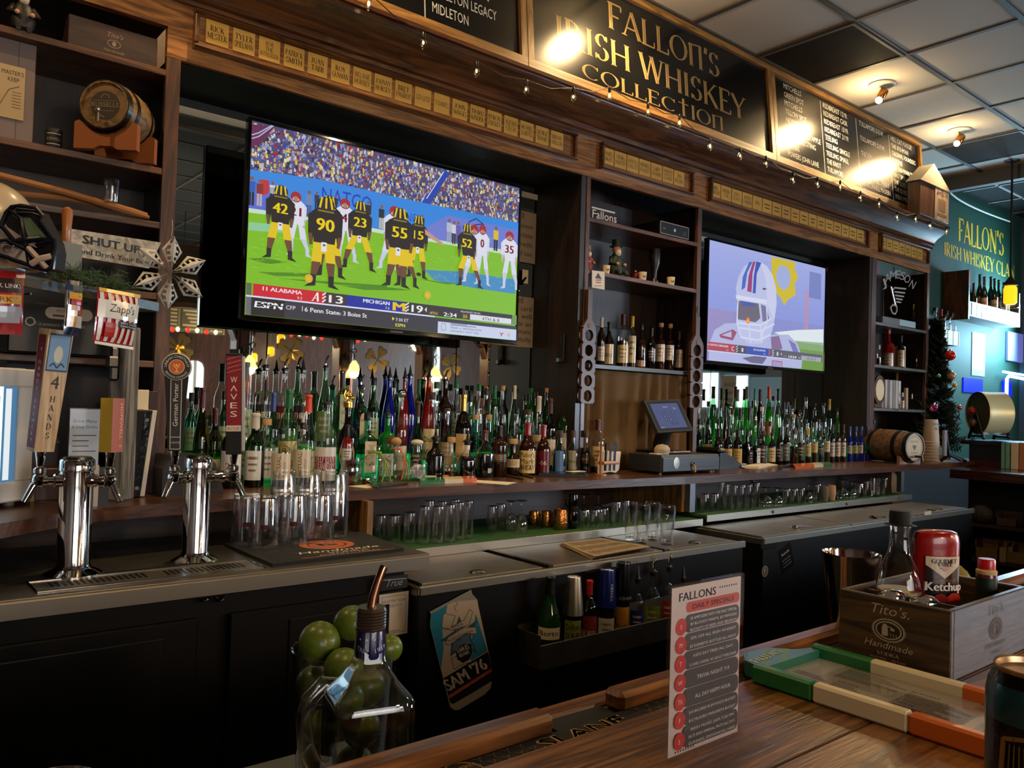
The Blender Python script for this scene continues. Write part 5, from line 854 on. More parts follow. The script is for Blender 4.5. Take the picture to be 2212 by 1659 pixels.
COPM=M('hammered_copper','d08a4a',.22,1.,bump=1.2,bscale=120)
mug('hammered copper mug, dimmest of the three, at the left',1153,1134,24,30,COPM,SZ,False,'copper mugs');mug('hammered copper mug in the middle of the three',1180,1138,26,34,COPM,SZ,False,'copper mugs');mug('hammered copper mug, brightest and nearest of the three',1210,1143,33,43,COPM,SZ,False,'copper mugs')
q=mug('black mug standing beside the brightest copper mug',1237,1141,24,36,BLKG,SZ);mug('black mug stacked upon the other black mug',1237,1100,24,36,BLKG,SZ,True,None,SZ+q[3]+.001,q[:3])
for lbl,px,py,m in(('tan striped pottery cup among clear glasses',1797,1081,M('tan_cup','b08a62',.5)),('grey pottery cup beside the tan one',1782,1083,M('grey_cup','5d5a55',.5))):
 x,y,r=onshelf(px,py,SZ2,2.42,2.78,17);h=33*dep((x,y,SZ2))/F;tag(MB().lathe([(.001,0),(.7*r,0),(r,.5*h),(.86*r,h),(.8*r,h),(.9*r,.5*h),(.6*r,.05*h),(.001,.05*h)],m,(0,0,0),18,cap=False).build('cup',None,(x,y,SZ2)),lbl,'cup')
for i,(px,py,w)in enumerate(((1361,1166,31),(1387,1173,33),(1408,1166,34),(1440,1176,35))):
 P=onZ(px,py,.8775);r=w/2*dep(P)/F
 glass(['tall empty beer glass nearest the folded newspaper','tall empty beer glass with the newspaper corner touching, second of four','tall empty beer glass standing third of four','tall empty beer glass marked with a white 7'][i],'beer glasses on the cooler lid',P.x,P.y,.8775,r,.155,'beer',False,'beer_glass',[('7',.66,.14,'cfd4d6')]if i==3 else None)
t=thing('bar_mat','black rubber bar mat with orange seal and Handmade Vodka lettering','bar mat',(1.15,2.27,KZ));q=[Vector((.905,2.455,KZ)),Vector((.905,2.095,KZ)),Vector((1.335,2.12,KZ)),Vector((1.375,2.455,KZ))]
mb=MB();mb.prism([(p.x,p.y)for p in q],(0,0,KZ),(1,0,0),(0,1,0),(0,0,1),.01,RUB);bw(mb,'rubber_pad',t,0)
mb=MB();a=Art(mb,plane((0,0,KZ+.0102),(1,0,0),(0,1,0)),PRINT)
for k in range(12):a.rect(.92+.008*k*1.6,2.11,.003,.33,'1c1c1c',up=k==0)
a.circ(1.16,2.285,.085,'b8602a',ry=.075,n=40);a.ring(1.16,2.285,.062,.006,'14110e',ry=.055);a.rect(1.13,2.27,.02,.035,'14110e');a.rect(1.155,2.265,.035,.018,'14110e');a.text('Handmade',1.15,2.175,.03,'dcd2bc',w=.26,shear=.35,font='serif');a.text('VODKA',1.165,2.148,.017,'dcd2bc',w=.13,font='serif');a.text('AUSTIN * TEXAS',1.16,2.130,.009,'dcd2bc',w=.2);a.rect(1.0,2.118,.3,.004,'c0683a');bw(mb,'lettering',t,0)
PZ=KZ+.0118
def pint(label,px,py,w,zoff=0,hh=.15,xyr=None):
 P=onZ(px,py,PZ)if xyr is None else Vector(xyr);r=.0445
 glass(label,'upturned pint glasses on the bar mat',P.x,P.y,PZ+zoff,r,hh,'pint',True,'pint_glass',[('#',.38,.09,'4a2020')]if zoff==0 else None);return(P.x,P.y,PZ)
pint('upturned pint glass at the back left mat corner',530,1174,49);pint('upturned pint glass at the mat left edge, nearest',569,1181,56)
pint('upturned pint glass standing on the orange seal, front middle',632,1172,55);pint('upturned pint glass on the orange seal, front right',689,1170,55)
a_=pint('lower pint of the stacked pair behind, left',609,1161,50);pint('upper pint nested over the pair behind, left',0,0,0,.064,.15,a_)
b_=pint('lower pint of the stacked pair behind, centre',665,1159,50);pint('upper pint nested over the pair behind, centre',0,0,0,.064,.15,b_)
c_=pint('lower pint of the stacked pair at the mat right end',722,1157,50);pint('upper pint nested over the pair at the mat right end',0,0,0,.064,.15,c_)

# beer towers
def tower(label,bx,by,top_py,dia):
 P=onZ(bx,by,KZ);r=dia/2*dep(P)/F;h=onY(bx,top_py,P.y).z-KZ
 t=thing('beer_tower',label,'beer tower',(P.x,P.y,KZ+.0005))
 MB().lathe([(r*1.75,0),(r*1.75,.004),(r*1.45,.01),(r*1.12,.016),(r,.026),(r,h-.03),(r*1.06,h-.028),(r*1.06,h-.004),(r*1.0,h),(.001,h)],CHROME,seg=40).build('column',t)
 MB().lathe([(r*.96,h+.0002),(r*.8,h+.006),(.001,h+.0065)],BLK,seg=30).build('cap',t)
 return t,P,r,h
def flat(v):v=Vector((v.x,v.y,0));return v.normalized()
RX,FX=flat(RT),flat(FW)
def faucet(t,P,r,h,a,b,handle):
 d=(RX*a-FX*b);L=d.length;d.normalize();z=h-.052;T=Matrix.Translation((0,0,z))@d.to_track_quat('Z','Y').to_matrix().to_4x4()
 m=MB();m.lathe([(.017,r*.9),(.017,r+.012),(.013,r+.016),(.013,r+.028),(.017,r+.03),(.017,r+.04),(.010,r+.046),(.009,L),(.011,L+.004),(.011,L+.014),(.004,L+.016)],CHROME,T=T,seg=16)
 e=d*L+Vector((0,0,z));m.lathe([(.013,-.012),(.015,-.008),(.015,.012),(.011,.016),(.014,.02),(.014,.03),(.009,.034)],CHROME,tuple(e),16)
 m.tube([e,e+d*.012+Vector((0,0,-.012)),e+d*.03+Vector((0,0,-.05))],[.0095,.0095,.008],CHROME,12)
 f=m.build('faucet',t);fe=MB().lathe([(.006,.034),(.008,.038),(.012,.066),(.0125,.072),(.003,.073)],CHROME,tuple(e),16).build('ferrule',f)
 return f,e+Vector((0,0,.073)),d
def hframe(e,face_az,lean=(0,0)):
 n=Vector((math.cos(R(face_az)),math.sin(R(face_az)),0));x=Vector((0,0,1)).cross(n);z=(Vector((0,0,1))+RX*lean[0]-FX*lean[1]).normalized();x=(x-z*x.dot(z)).normalized();n=x.cross(z)
 return Matrix(((x.x,-n.x,z.x,e.x),(x.y,-n.y,z.y,e.y),(x.z,-n.z,z.z,e.z),(0,0,0,1)))
def tfront(T,y):return lambda u,v,h:T@Vector((u,y-h,v))
def tside(T,x,sg=-1):return lambda u,v,h:T@Vector((x+sg*h,-sg*u*-1 if sg>0 else-u,v))
CAMAZ=math.degrees(math.atan2(-FX.y,-FX.x))
t,P,r,h=tower('chrome beer tower with tan 4 Hands and yellow Hopewell handles',157,1240,992,66)
f,e,d=faucet(t,P,r,h,-.062,.055,0)
T=hframe(e,CAMAZ+60,(.10,.02));w=.031;hh=.30
mb=MB();mb.add([(-w*.8,-.014,0),(w*.8,-.014,0),(w*.8,.02,0),(-w*.8,.02,0),(-w,-.02,hh),(w,-.02,hh),(w,.022,hh),(-w,.022,hh)],[(3,2,1,0),(4,5,6,7),(0,1,5,4),(1,2,6,5),(2,3,7,6),(3,0,4,7)],PALE,T=T)
fr=lambda u,v,g:T@Vector((u,-.0145-.006*v/hh-g,v));A=Art(mb,fr,PRINT)
A.rect(-w*.86,hh*.66,w*1.74,hh*.31,'2c3f52');A.rect(-w*.78,hh*.675,w*1.58,hh*.28,'6f93b4');A.circ(0,hh*.8,w*.35,'c8c4a8',ry=hh*.07);A.line([(-w*.6,hh*.7),(-w*.3,hh*.73),(0,hh*.69),(w*.3,hh*.73),(w*.6,hh*.7)],.004,'20344a')
for i,c in enumerate('4HANDS'):A.text(c,w*.05,hh*(.52 if i==0 else .43-.075*(i-1)-.02),hh*(.11 if i==0 else .05),'1d1812',font='serif' if i else 'sans',up=i==0)
sd=lambda u,v,g:T@Vector((-w*.8-w*.2*v/hh-.0002-g,.003-u,v));A=Art(mb,sd,PRINT);A.rect(-.0155,hh*.03,.031,hh*.92,'7c1624')
for i,c in enumerate('.4 HANDS BREWERY.'):A.text(c,0,hh*(.87-.053*i),hh*.034,'d8c8b8',font='sans',up=i==0)if c!=' ' else 0
mb.build('tap_handle',f,smooth=0)
f,e,d=faucet(t,P,r,h,.088,.012,0)
T=hframe(e,CAMAZ+72,(0,.0));mb=MB();w=.019;hh=.135
mb.box((-w,-w,0),(w,w,hh),M('hop_pink','b0624e',.5),.001,T=T);fr=lambda u,v,g:T@Vector((u,-w-g,v));A=Art(mb,fr,PRINT);A.rect(-w,0,2*w,hh,'a8604c');A.text('HOPEWELL',.006,hh*.9,.009,'d8b0a0',w=hh*.66,al='l',rot=-90);A.text('II',.006,hh*.13,.009,'d8b0a0',al='l',rot=-90)
sd=lambda u,v,g:T@Vector((-w-g,-u,v));A=Art(mb,sd,PRINT);A.rect(-w,0,2*w,hh,'c4a324');mb.build('tap_handle',f,smooth=0)
t,P,r,h=tower('chrome beer tower with round porter and striped WAVES handles',420,1211,988,54)
f,e,d=faucet(t,P,r,h,-.035,.075,0)
T=hframe(e,CAMAZ+20,(-.02,0));mb=MB();hh=.26;pts=[(-.018,0),(.018,0),(.026,.15),(.03,.2),(-.03,.2),(-.026,.15)]
tf=lambda y:(lambda u,v,g:T@Vector((u,y-g,v)))
mb.add([(*p,)for p in[(a,-.012,b)for a,b in pts]+[(a,.012,b)for a,b in pts]],[tuple(range(6)),tuple(range(11,5,-1))]+[(i,6+i,6+(i+1)%6,(i+1)%6)for i in range(6)],BLKM,T=T)
mb.lathe([(.0005,-.013),(.036,-.013),(.038,-.008),(.038,.008),(.036,.013),(.0005,.013)],M('handle_silver','b8b2a8',.4),T=T@Matrix.Translation((0,0,.225))@Matrix.Rotation(R(90),4,'X'),seg=32)
A=Art(mb,tf(-.0125),PRINT);A.poly([(-.0135,.004),(.0135,.004),(.0145,.19),(-.0145,.19)],'b8b0a0');A.poly([(-.0115,.006),(.0115,.006),(.0125,.19),(-.0125,.19)],'1c1610');A.rect(-.0115,.036,.023,.002,'b8b0a0');A.text('PORTER',0,.02,.005,'b8b0a0');A.text('German Porter',.005,.066,.0125,'d8d0bc',w=.115,al='l',rot=90,font='serif')
A=Art(mb,tf(-.0135),PRINT);A.circ(0,.225,.0345,'1e1812',n=32);A.circ(0,.225,.02,'c8bca4',n=28);A.circ(0,.225,.0185,'c65a1c',n=28);A.line([(-.007,.234),(-.006,.226),(0,.221),(.006,.226),(.007,.234)],.0018,'f0c85a');A.line([(0,.221),(0,.212)],.002,'f0c85a');A.line([(-.005,.212),(.005,.212)],.0018,'f0c85a');A.circ(0,.229,.003,'f0c85a')
A.text('URBAN CHESTNUT',0,.225+.0245,.0065,'d8ccb4',w=.078,arc=.0245);mk=A.f;A.f=lambda u,v,g:mk(u,v,g)
A.text('BREWING COMPANY',0,.225-.031,.0055,'d8ccb4',w=.07,arc=-.031);mb.build('tap_handle',f,smooth=0)
f,e,d=faucet(t,P,r,h,.098,.0,0)
T=hframe(e,CAMAZ+12,(-.035,0));mb=MB();hh=.27;w=.021;mb.box((-w,-.014,-.01),(w,.014,hh),BLKM,.002,T=T).box((w,-.012,0),(w+.006,.012,hh*.97),M('handle_silver'),T=T).box((-w*.6,-.008,hh),(w*.6,.008,hh+.012),BLK,T=T)
A=Art(mb,tf(-.0145),PRINT);A.rect(-w*.92,hh*.25,w*1.84,hh*.72,'8c1420')
for k in range(19):v=hh*(.27+.036*k);A.line([(-w*.92,v),(w*.92,min(v+.024,hh*.97))],.0016,'5a0c14',up=k==0)
for k in range(4):A.line([(-w*.9,hh*(.80+.045*k)),(w*.9,hh*(.84+.045*k))],.0014,'c88880',up=k==0)
for i,c in enumerate('WAVES'):A.text(c if c!='A' else 'V',0,hh*(.70-.088*i)if c!='A' else hh*(.70-.088*i)+.016,.017 if c!='A' else-.017,'e8d8c8',w=.018,up=i==0)
A.rect(-w*.92,hh*.2,w*1.84,hh*.06,'dccdb8');A.text('ROSE',0,hh*.212,.009,'7c1420',w=w*1.5);mb.build('tap_handle',f,smooth=0)
# white display fridge on the angled corner
DX,DN=Vector((.777,.629,0)),Vector((.629,-.777,0))
Pf=onZ(57,1089,CT);hf=onP(70,797,Pf,DN).z-CT
t=thing('display_fridge','small white glass-door fridge lit inside, on the corner counter','fridge',(Pf.x,Pf.y,CT));mb=MB();rz=math.atan2(DX.y,DX.x);TT=Matrix.Rotation(rz,4,'Z')
mb.box((-.46,.012,.012),(0,.2,hf),WHITEP,.006,T=TT);mb.build('cabinet',t,smooth=0)
b=MB();z0,z1=.014,hf-.002
b.box((-.46,-.014,z0),(0,.012,z0+.055),WHITEP,.004,T=TT).box((-.46,-.014,z1-.05),(0,.012,z1),WHITEP,.004,T=TT).box((-.055,-.014,z0+.055),(0,.012,z1-.05),WHITEP,.003,T=TT).box((-.46,-.014,z0+.055),(-.405,.012,z1-.05),WHITEP,.003,T=TT);b.build('door_frame',t,smooth=0)
pn=MB().box((-.405,-.004,z0+.055),(-.055,.0,z1-.05),LIT,T=TT);A=Art(pn,lambda u,v,g:TT@Vector((u,-.0042-g,v)),SCREEN);A.rect(-.10,z0+.055,.045,z1-z0-.105,'4a7ea8').rect(-.092,z0+.06,.02,z1-z0-.115,'f4fcff').poly([(-.16,z0+.06),(-.11,z0+.06),(-.11,z0+.16),(-.13,z0+.13),(-.145,z0+.18)],'3a6a90').poly([(-.14,.2),(-.11,.2),(-.11,.3),(-.14,.28)],'2a6ad0').poly([(-.4,z0+.06),(-.2,z0+.06),(-.25,z0+.2),(-.4,z0+.3)],'6ab0d8');pn.build('glass_door',t,smooth=0)
for x in(-.42,-.03):MB().lathe([(.014,0),(.014,.012)],GREYP,tuple(TT@Vector((x,.03,0))),12).build('foot',t)
p=onP(22,790,Pf,DN);tag(MB().box((-.05,-.02,0),(.028,.02,.02),BLK,.004,T=TT).build('remote_control',None,tuple(TT.to_3x3()@Vector((-.06,.07,0))+Vector((Pf.x,Pf.y,CT+hf))),0),'black box lying on top of the white display fridge','box')
def stand(px,py,Y):p=onY(px,py,Y);return Vector((p.x,p.y,CT))
pb=onY(258,1040,2.60);rz45=R(45)
t=thing('wooden_post','grey weathered square wooden post standing on the counter','post',(pb.x,pb.y,CT));s=31*dep(pb)/F/1.414
MB().box((-s,-s,0),(s,s,onY(258,705,2.60).z-CT),GREYWOOD,.004,T=Matrix.Rotation(rz45+R(-8),4,'Z')).build('beam',t,smooth=0)
op=onP(221,785,pb-FX*.05,FX);mb=MB().box((-.012,-.012,-.05),(.014,.012,.05),DKSTEEL,.006).box((-.02,-.018,-.012),(.012,.018,.022),DKSTEEL,.005);mb.build('bottle_opener',t,(-s*1.12,-s*.6,op.z-CT),0)
def upbox(name,label,cat,px0,px1,pytop,Y,depth,mats,bev=.002,rz=0,z=CT,lean=0,py=1000):
 a,b=onY(px0,py,Y),onY(px1,py,Y);w=b.x-a.x;h=onY((px0+px1)/2,pytop,Y).z-z;t=thing(name,label,cat,((a.x+b.x)/2,Y,z),rz);return t,w,h
t,w,h=upbox('binder','black vinyl ring binder with white pages leaning by the oak upright','binder',281,331,886,2.62,.2,0)
Ts=Matrix(((1,0,.10,-.015),(0,1,0,0),(0,0,1,0),(0,0,0,1)))
MB().box((-w*.5,0,0),(w*.2,.2,h),BLKV,.004,T=Ts).build('cover',t,smooth=0);MB().box((w*.22,.004,.004),(w*.42,.19,h),PAPER,.001,T=Ts).build('pages',t,smooth=0)
sl=MB().box((-w*.12,-.0015,.01),(w*.18,0,h-.004),M('clear_vinyl','1c1c1e',.08,bump=1.2,bscale=40),T=Ts);sl.lathe([(.006,0),(.006,.002)],GREYP,T=Ts@Matrix.Translation((.0,-.002,.03))@Matrix.Rotation(R(90),4,'X'),seg=12).lathe([(.006,0),(.006,.002)],GREYP,T=Ts@Matrix.Translation((.0,-.002,h-.03))@Matrix.Rotation(R(90),4,'X'),seg=12);sl.build('spine_sleeve',t,smooth=0)
t,w,h=upbox('book','pale worn book standing behind the black binder','book',287,335,842,2.72,.1,0);MB().box((-w*.5,.0,0),(w*.1,.03,h),CREAM,.002).box((w*.1,0,0),(w*.5,.03,h*.99),M('dark_red_book','2a1014',.5),.002).build('cover',t,smooth=0)
t,w,h=upbox('menu_holder','clear upright holder with white menu sheet behind first beer tower','menu holder',152,216,884,2.52,.02,0,py=900);mb=MB().box((-w/2,0,0),(w/2,.003,h),PAPER);A=Art(mb,plane((0,0,0),(1,0,0),(0,0,1)),PRINT);A.rect(-w/2,0,w,h,'c9cdd0')
A.text('Drink Menu',0,h*.86,.009,'2a2a2c',font='serif');A.text('& Daily Drinks',0,h*.80,.008,'2a2a2c',font='serif')
for k in range(11):A.rect(-w*.4,h*(.72-.055*k),w*(.55 if k%3 else .8),.0028,'4a4a4e',up=k==0)
mb.build('sheet',t,smooth=0);MB().box((-w/2-.002,-.004,0),(w/2+.002,-.002,h+.003),ACRYL).box((-w/2-.002,.005,0),(w/2+.002,.007,h+.003),BLK).build('holder',t,smooth=0)
t,w,h=upbox('card_holder','small clear card holder with grey base at the counter edge','card holder',202,238,1005,2.47,.02,0);MB().box((-w/2,0,.0),(-w*.15,.02,h),WHITE).box((-w*.15,.002,0),(w/2,.02,h*.95),M('dim_grey_card','3c3c40',.3)).build('card',t,smooth=0);MB().box((-w*.15,-.002,0),(w/2,0,h),ACRYL).build('holder',t,smooth=0)
t,w,h=upbox('wooden_box','brown wooden box with pale gold edge behind the first tower','box',68,150,1012,2.66,.1,0);MB().box((-w/2+.012,0,0),(w/2,.12,h),OAKV,.002).build('body',t,smooth=0);MB().box((-w/2,-.002,0),(-w/2+.011,.12,h),M('pale_gold_edge','8a7440',.5)).build('edge_strip',t,smooth=0)
t,w,h=upbox('file_box','grey file box behind the white display fridge','box',60,125,943,2.80,.1,0);MB().box((-w/2,0,0),(w/2,.2,h),M('file_grey','4d4d54',.5),.003).build('body',t,smooth=0);MB().box((-w/2-.002,-.002,h-.02),(w/2+.002,.2,h-.014),GREYP).build('rim',t,smooth=0)
t,w,h=upbox('card_printer','charcoal receipt printer behind the second beer tower','printer',352,484,985,2.62,.1,0);mb=MB();mb.prism([(-w/2,0),(w/2,0),(w/2,.02),(w*.36,h*.8),(w*.2,h),(-w*.35,h),(-w/2,h*.7)],(0,0,0),(1,0,0),(0,0,1),(0,1,0),.16,CHAR);mb.build('body',t,smooth=0);MB().box((w*.28,-.003,.02),(w*.40,0,.045),BLK).box((w*.26,-.003,h*.45),(w*.36,0,h*.7),BLK).build('buttons',t,smooth=0)
# snack rack, bags, helmet, signs
Pr=onY(340,650,2.45);PLN=DN
def onR(px,py,off=0):return onP(px,py,Pr+DN*off,DN)
t=thing('snack_rack','dark metal shelf rail from which the snack bags hang','rack',tuple(Pr));a,b=onR(-60,570),onR(345,652);L=(b-a).length;dd=(b-a);dd.z=0;dd.normalize();zc=(a.z+b.z)/2
mb=MB();T=Matrix.Translation((a.x,a.y,zc))@Matrix.Rotation(rz,4,'Z');mb.box((0,0,-.03),(L,.2,0),wood('grey_board','2a2620','4a443a',0),.003,T=T);bw(mb,'shelf_board',t,0)
mb=MB();[mb.tube([T@Vector((x,.01,0)),T@Vector((x,.01,-.05)),T@Vector((x,-.02,-.045))],.003,DKSTEEL,6)for x in(L*.22,L*.5,L*.7)];bw(mb,'clip',t,0)
ZR=zc
bx=thing('amplifier','black boxed amplifier with pale lettering under the snack rack','amplifier',tuple(onY(110,760,2.70)));p0,p1,p2=onY(15,760,2.72),onY(262,768,2.72),onY(110,625,2.72)
bx.location=((p0.x+p1.x)/2,2.72,1.527);w,h=p1.x-p0.x,p2.z-1.53;MB().box((-w/2,0,0),(w/2,.3,h),BLK,.004).build('case',bx,smooth=0)
mb=MB();A=Art(mb,plane((0,0,0),(1,0,0),(0,0,1)),PRINT);uv=lambda px,py:(lambda p:(p.x-bx.location.x,p.z-1.527))(onY(px,py,2.72))
u,v=uv(97,687);A.rrect(u,v,uv(200,687)[0]-u,.035,.017,'8a8478');A.text('MODEL',u+.05,v+.02,.009,'2a2a2a');A.text('ST',u+.15,v+.012,.012,'2a2a2a');A.rect(u+.02,v+.007,.05,.006,'3a2a2a');u,v=uv(76,702);bt(A,'Grammes-Precision',u,v,.012,'6a6a66',al='l');u,v=uv(58,701);A.ring(u+.008,v+.01,.014,.004,'8a8a86',n=8);mb.build('lettering',bx,smooth=0)
def bag(label,name,q,art,bulge=.012,off=-.05):
 """puffed foil bag between four picture corners on the rack plane"""
 c=[onR(*p,off=-off)for p in q];t=thing(name,label,'snack bag',tuple((c[0]+c[1])/2));n=9;mb=MB();vs=[]
 for sgn in(1,-1):
  for j in range(n+1):
   for i in range(n+1):
    u,v=i/n,j/n;p=(c[0].lerp(c[1],u)).lerp(c[3].lerp(c[2],u),v);k=math.sin(math.pi*u)**.6*math.sin(math.pi*min(max((v-.06)/.88,0),1))**.5
    vs.append(p+DN*(sgn*bulge*k+.0015*math.sin(9*u+5*v)*k))
 fs=[]
 N=(n+1)**2
 for s_ in(0,1):
  for j in range(n):
   for i in range(n):a_=s_*N+j*(n+1)+i;f=(a_,a_+1,a_+n+2,a_+n+1);fs.append(f[::-1]if s_==0 else f)
 for i in range(n):fs+=[(i,i+1,N+i+1,N+i),(N-n-1+i,2*N-n-1+i,2*N-n+i,N-n+i)];fs+=[(i*(n+1),N+i*(n+1),N+(i+1)*(n+1),(i+1)*(n+1)),(i*(n+1)+n,(i+1)*(n+1)+n,N+(i+1)*(n+1)+n,N+i*(n+1)+n)]
 FOIL=attr_mat('foil_print',rough=.22,coat=.5,spec=.7);m=MB();m.add(vs,fs,FOIL,lin(art[0]));bw(m,'bag_body',t,60)
 def f(u,v,h):
  p=(c[0].lerp(c[1],u)).lerp(c[3].lerp(c[2],u),v);k=math.sin(math.pi*min(max(u,0),1))**.6*math.sin(math.pi*min(max((v-.06)/.88,0),1))**.5
  return p+DN*(bulge*k+.0015*math.sin(9*u+5*v)*k+h+.0012)
 m=MB();A=Art(m,f,FOIL,eps=.0003);art[1](A);bw(m,'print',t,60);return t
def grid(A,u0,v0,u1,v1,col,nu=6,nv=6,sh=0.):
 A.up();us=[u0+(u1-u0)*i/nu for i in range(nu+1)]
 for j in range(nv):
  va,vb=v0+(v1-v0)*j/nv,v0+(v1-v0)*(j+1)/nv
  for a,b in zip(us,us[1:]):A.mb.add([A.f(a+sh*va,va,A.h),A.f(b+sh*va,va,A.h),A.f(b+sh*vb,vb,A.h),A.f(a+sh*vb,vb,A.h)],[(0,1,2,3)],A.m,lin(col))
def a_chips(A):
 for k in range(6):grid(A,.03+.165*k,.07,.11+.165*k,.93,'d2cabc',1,8)
 grid(A,0,0,1,.065,'c8a41c',6,1);grid(A,0,.95,1,1,'c8a41c',6,1);grid(A,.0,.2,1,.52,'d4cec4',8,5)
 A.text("Zapp's",.5,.40,-.15,'3a2a10',w=.6,shear=-.2,font='serif',bold=1.4);grid(A,.42,.55,.97,.66,'1c1a18',5,1);A.text('SPICY CAJUN',.695,.595,-.032,'e8e4dc',w=.48);A.text('CRAWTATORS',.695,.645,-.032,'e8e4dc',w=.48);grid(A,.15,.6,.36,.85,'a82818',3,3)
bag("red and white striped Zapp's crisp bag hanging from the rack",'chip_bag',[(212,620),(301,637),(285,756),(201,742)],('a81420',a_chips),.014)
def a_jerky(A):
 grid(A,0,0,1,.1,'8c1018',4,1);grid(A,.1,.12,.86,.34,'2a1014',4,3);A.text('JACK LINKS',.42,.27,-.07,'d8d0c8',w=.82);grid(A,0,.38,.84,.52,'c8901c',4,2);A.text('JERKY',.4,.49,-.08,'6a1410',w=.6);grid(A,.05,.56,.84,.82,'9a9aa0',4,3)
bag('red jerky bag cut off by the picture left edge','jerky_bag',[(-40,580),(53,588),(48,723),(-42,722)],('9c1218',a_jerky),.014)
def a_nuts(A):
 grid(A,0,.08,1,.3,'1c2440',3,2);grid(A,.1,.22,.9,.34,'c8962c',3,1);grid(A,.2,.34,1,.44,'a8282c',3,2);grid(A,.5,.46,1,.62,'a02428',3,2);grid(A,.05,.45,.5,.85,'c08a30',3,4);grid(A,.5,.64,.95,.85,'b8b0a4',3,3);A.text('Corn Nuts',.55,.29,-.05,'e0b848',w=.7)
bag('narrow navy snack bag hanging between the two larger bags','snack_bag',[(143,604),(178,608),(172,728),(137,722)],('141a30',a_nuts),.009)
c=onR(-10,520,-.02);t=thing('football_helmet','cream football helmet with black face mask at the left edge','helmet',(c.x,c.y,ZR+.012));hc=Vector((0,0,.125));RXv=RX
HT=Matrix(((RX.x,-FX.x*-1,0,0),(RX.y,FX.y,0,0),(0,0,1,0),(0,0,0,1)));k=dep(c)/F
def hp(px,py,dy=0.):p=onP(px,py,Vector((c.x,c.y,0))+FX*dy,FX);q=p-Vector((c.x,c.y,ZR+.002));return Vector((q.x,q.y,q.z))
HS=M('helmet_shell','b8a484',.25,coat=.6);ctr=hp(-34,506);rr=108*k;vs,fs=[],[];nb,na=16,30
for q in range(nb+1):
 th=math.pi*q/nb
 for i in range(na):a=2*math.pi*i/na;vs.append(ctr+RX*(math.sin(th)*math.cos(a)*rr)+FX*(math.sin(th)*math.sin(a)*rr*.82)+Vector((0,0,max(math.cos(th),-.74)*rr)))
for q in range(nb):
 for i in range(na):fs.append((q*na+i,(q+1)*na+i,(q+1)*na+(i+1)%na,q*na+(i+1)%na))
MB().add(vs,fs,HS).build('shell',t,smooth=60)
hc=lambda u,v,dy=0.:hp(u/4.327,390+v/4.327,dy)
def hpoly(nm,pts,dy,th,m):
 a=[hc(u,v,dy)for u,v in pts];n=len(a);MB().add(a+[p+FX*th for p in a],[tuple(range(n))[::-1],tuple(range(n,2*n))]+[(i,(i+1)%n,n+(i+1)%n,n+i)for i in range(n)],m).build(nm,t,smooth=0)
PK=M('pad_pink','b09888',.5);NV=M('mask_navy','0a0e1c',.2,coat=.6);FD=-.075
hpoly('face_opening',[(40,400),(110,310),(330,310),(480,600),(500,700),(480,860),(440,880),(250,820),(230,640),(120,600)],FD+.012,.05,M('helmet_dark','060608',.6));hpoly('jaw_pad',[(50,470),(200,570),(130,590),(40,500)],FD+.008,.004,PK)
hpoly('visor',[(198,392),(270,388),(432,582),(262,572)],FD+.006,.003,M('visor','6a7a5a',.12,coat=.7));hpoly('nose_pad',[(245,575),(352,568),(345,630),(312,662),(268,645)],FD-.008,.012,PK);hpoly('ear_pad',[(12,640),(60,620),(165,680),(100,758),(22,740)],FD-.006,.012,PK);hpoly('jaw_flap',[(-120,780),(20,770),(250,850),(180,862),(-120,860)],FD+.02,.06,HS)
g=MB()
for path in([(14,470),(25,430),(62,345),(112,292),(190,280),(330,305),(392,380)],[(14,470),(130,608),(235,610),(400,595),(500,600),(512,700),(488,868),(440,888),(250,832),(0,742)],[(100,330),(192,398),(226,600),(250,680),(270,800),(300,842)],[(160,312),(340,330)],[(165,348),(300,352),(390,380)],[(0,612),(70,604),(160,650),(245,690)],[(355,410),(490,600)],[(340,650),(440,615),(500,612)]):g.tube([hc(u,v,FD-.012)for u,v in path],.0052,NV,8)
g.build('face_mask',t);s_=MB();s_.tube([hc(262,672,FD-.016),hc(350,770,FD-.02),hc(432,862,FD-.012)],.006,PK,6).tube([hc(290,825,FD-.02),hc(380,772,FD-.022),hc(478,752,FD-.014)],.0065,PK,6);s_.build('chin_strap',t);MB().lathe([(.0005,0),(.009,0),(.008,.005),(.0005,.006)],CHROME,T=Matrix.Translation(hc(68,685,FD-.008))@FX.to_track_quat('-Z','Y').to_matrix().to_4x4(),seg=14).build('snap',t)
p=onR(143,520,-.10);t=thing('ladle','turned wooden handle standing up behind the grey card','utensil',(p.x,p.y,ZR+.001));h=onR(143,447,-.10).z-ZR;MB().lathe([(.006,0),(.006,h*.45),(.011,h*.5),(.0115,h*.75),(.0135,h*.9),(.012,h*.97),(.004,h)],M('honey_wood','9a5c24',.35,coat=.3),seg=14).build('handle',t)
q=[onR(*s,off=-.06)for s in((122,577),(176,586),(178,530),(126,518))];t=thing('grey_card','blank grey card propped by the evergreen garland','card',tuple(q[0]));mb=MB();mb.add(q+[s-DN*.003 for s in q],[(0,1,2,3),(7,6,5,4),(0,4,5,1),(2,6,7,3),(1,5,6,2),(3,7,4,0)],M('card_grey','6e6e66',.6));bw(mb,'board',t,0)
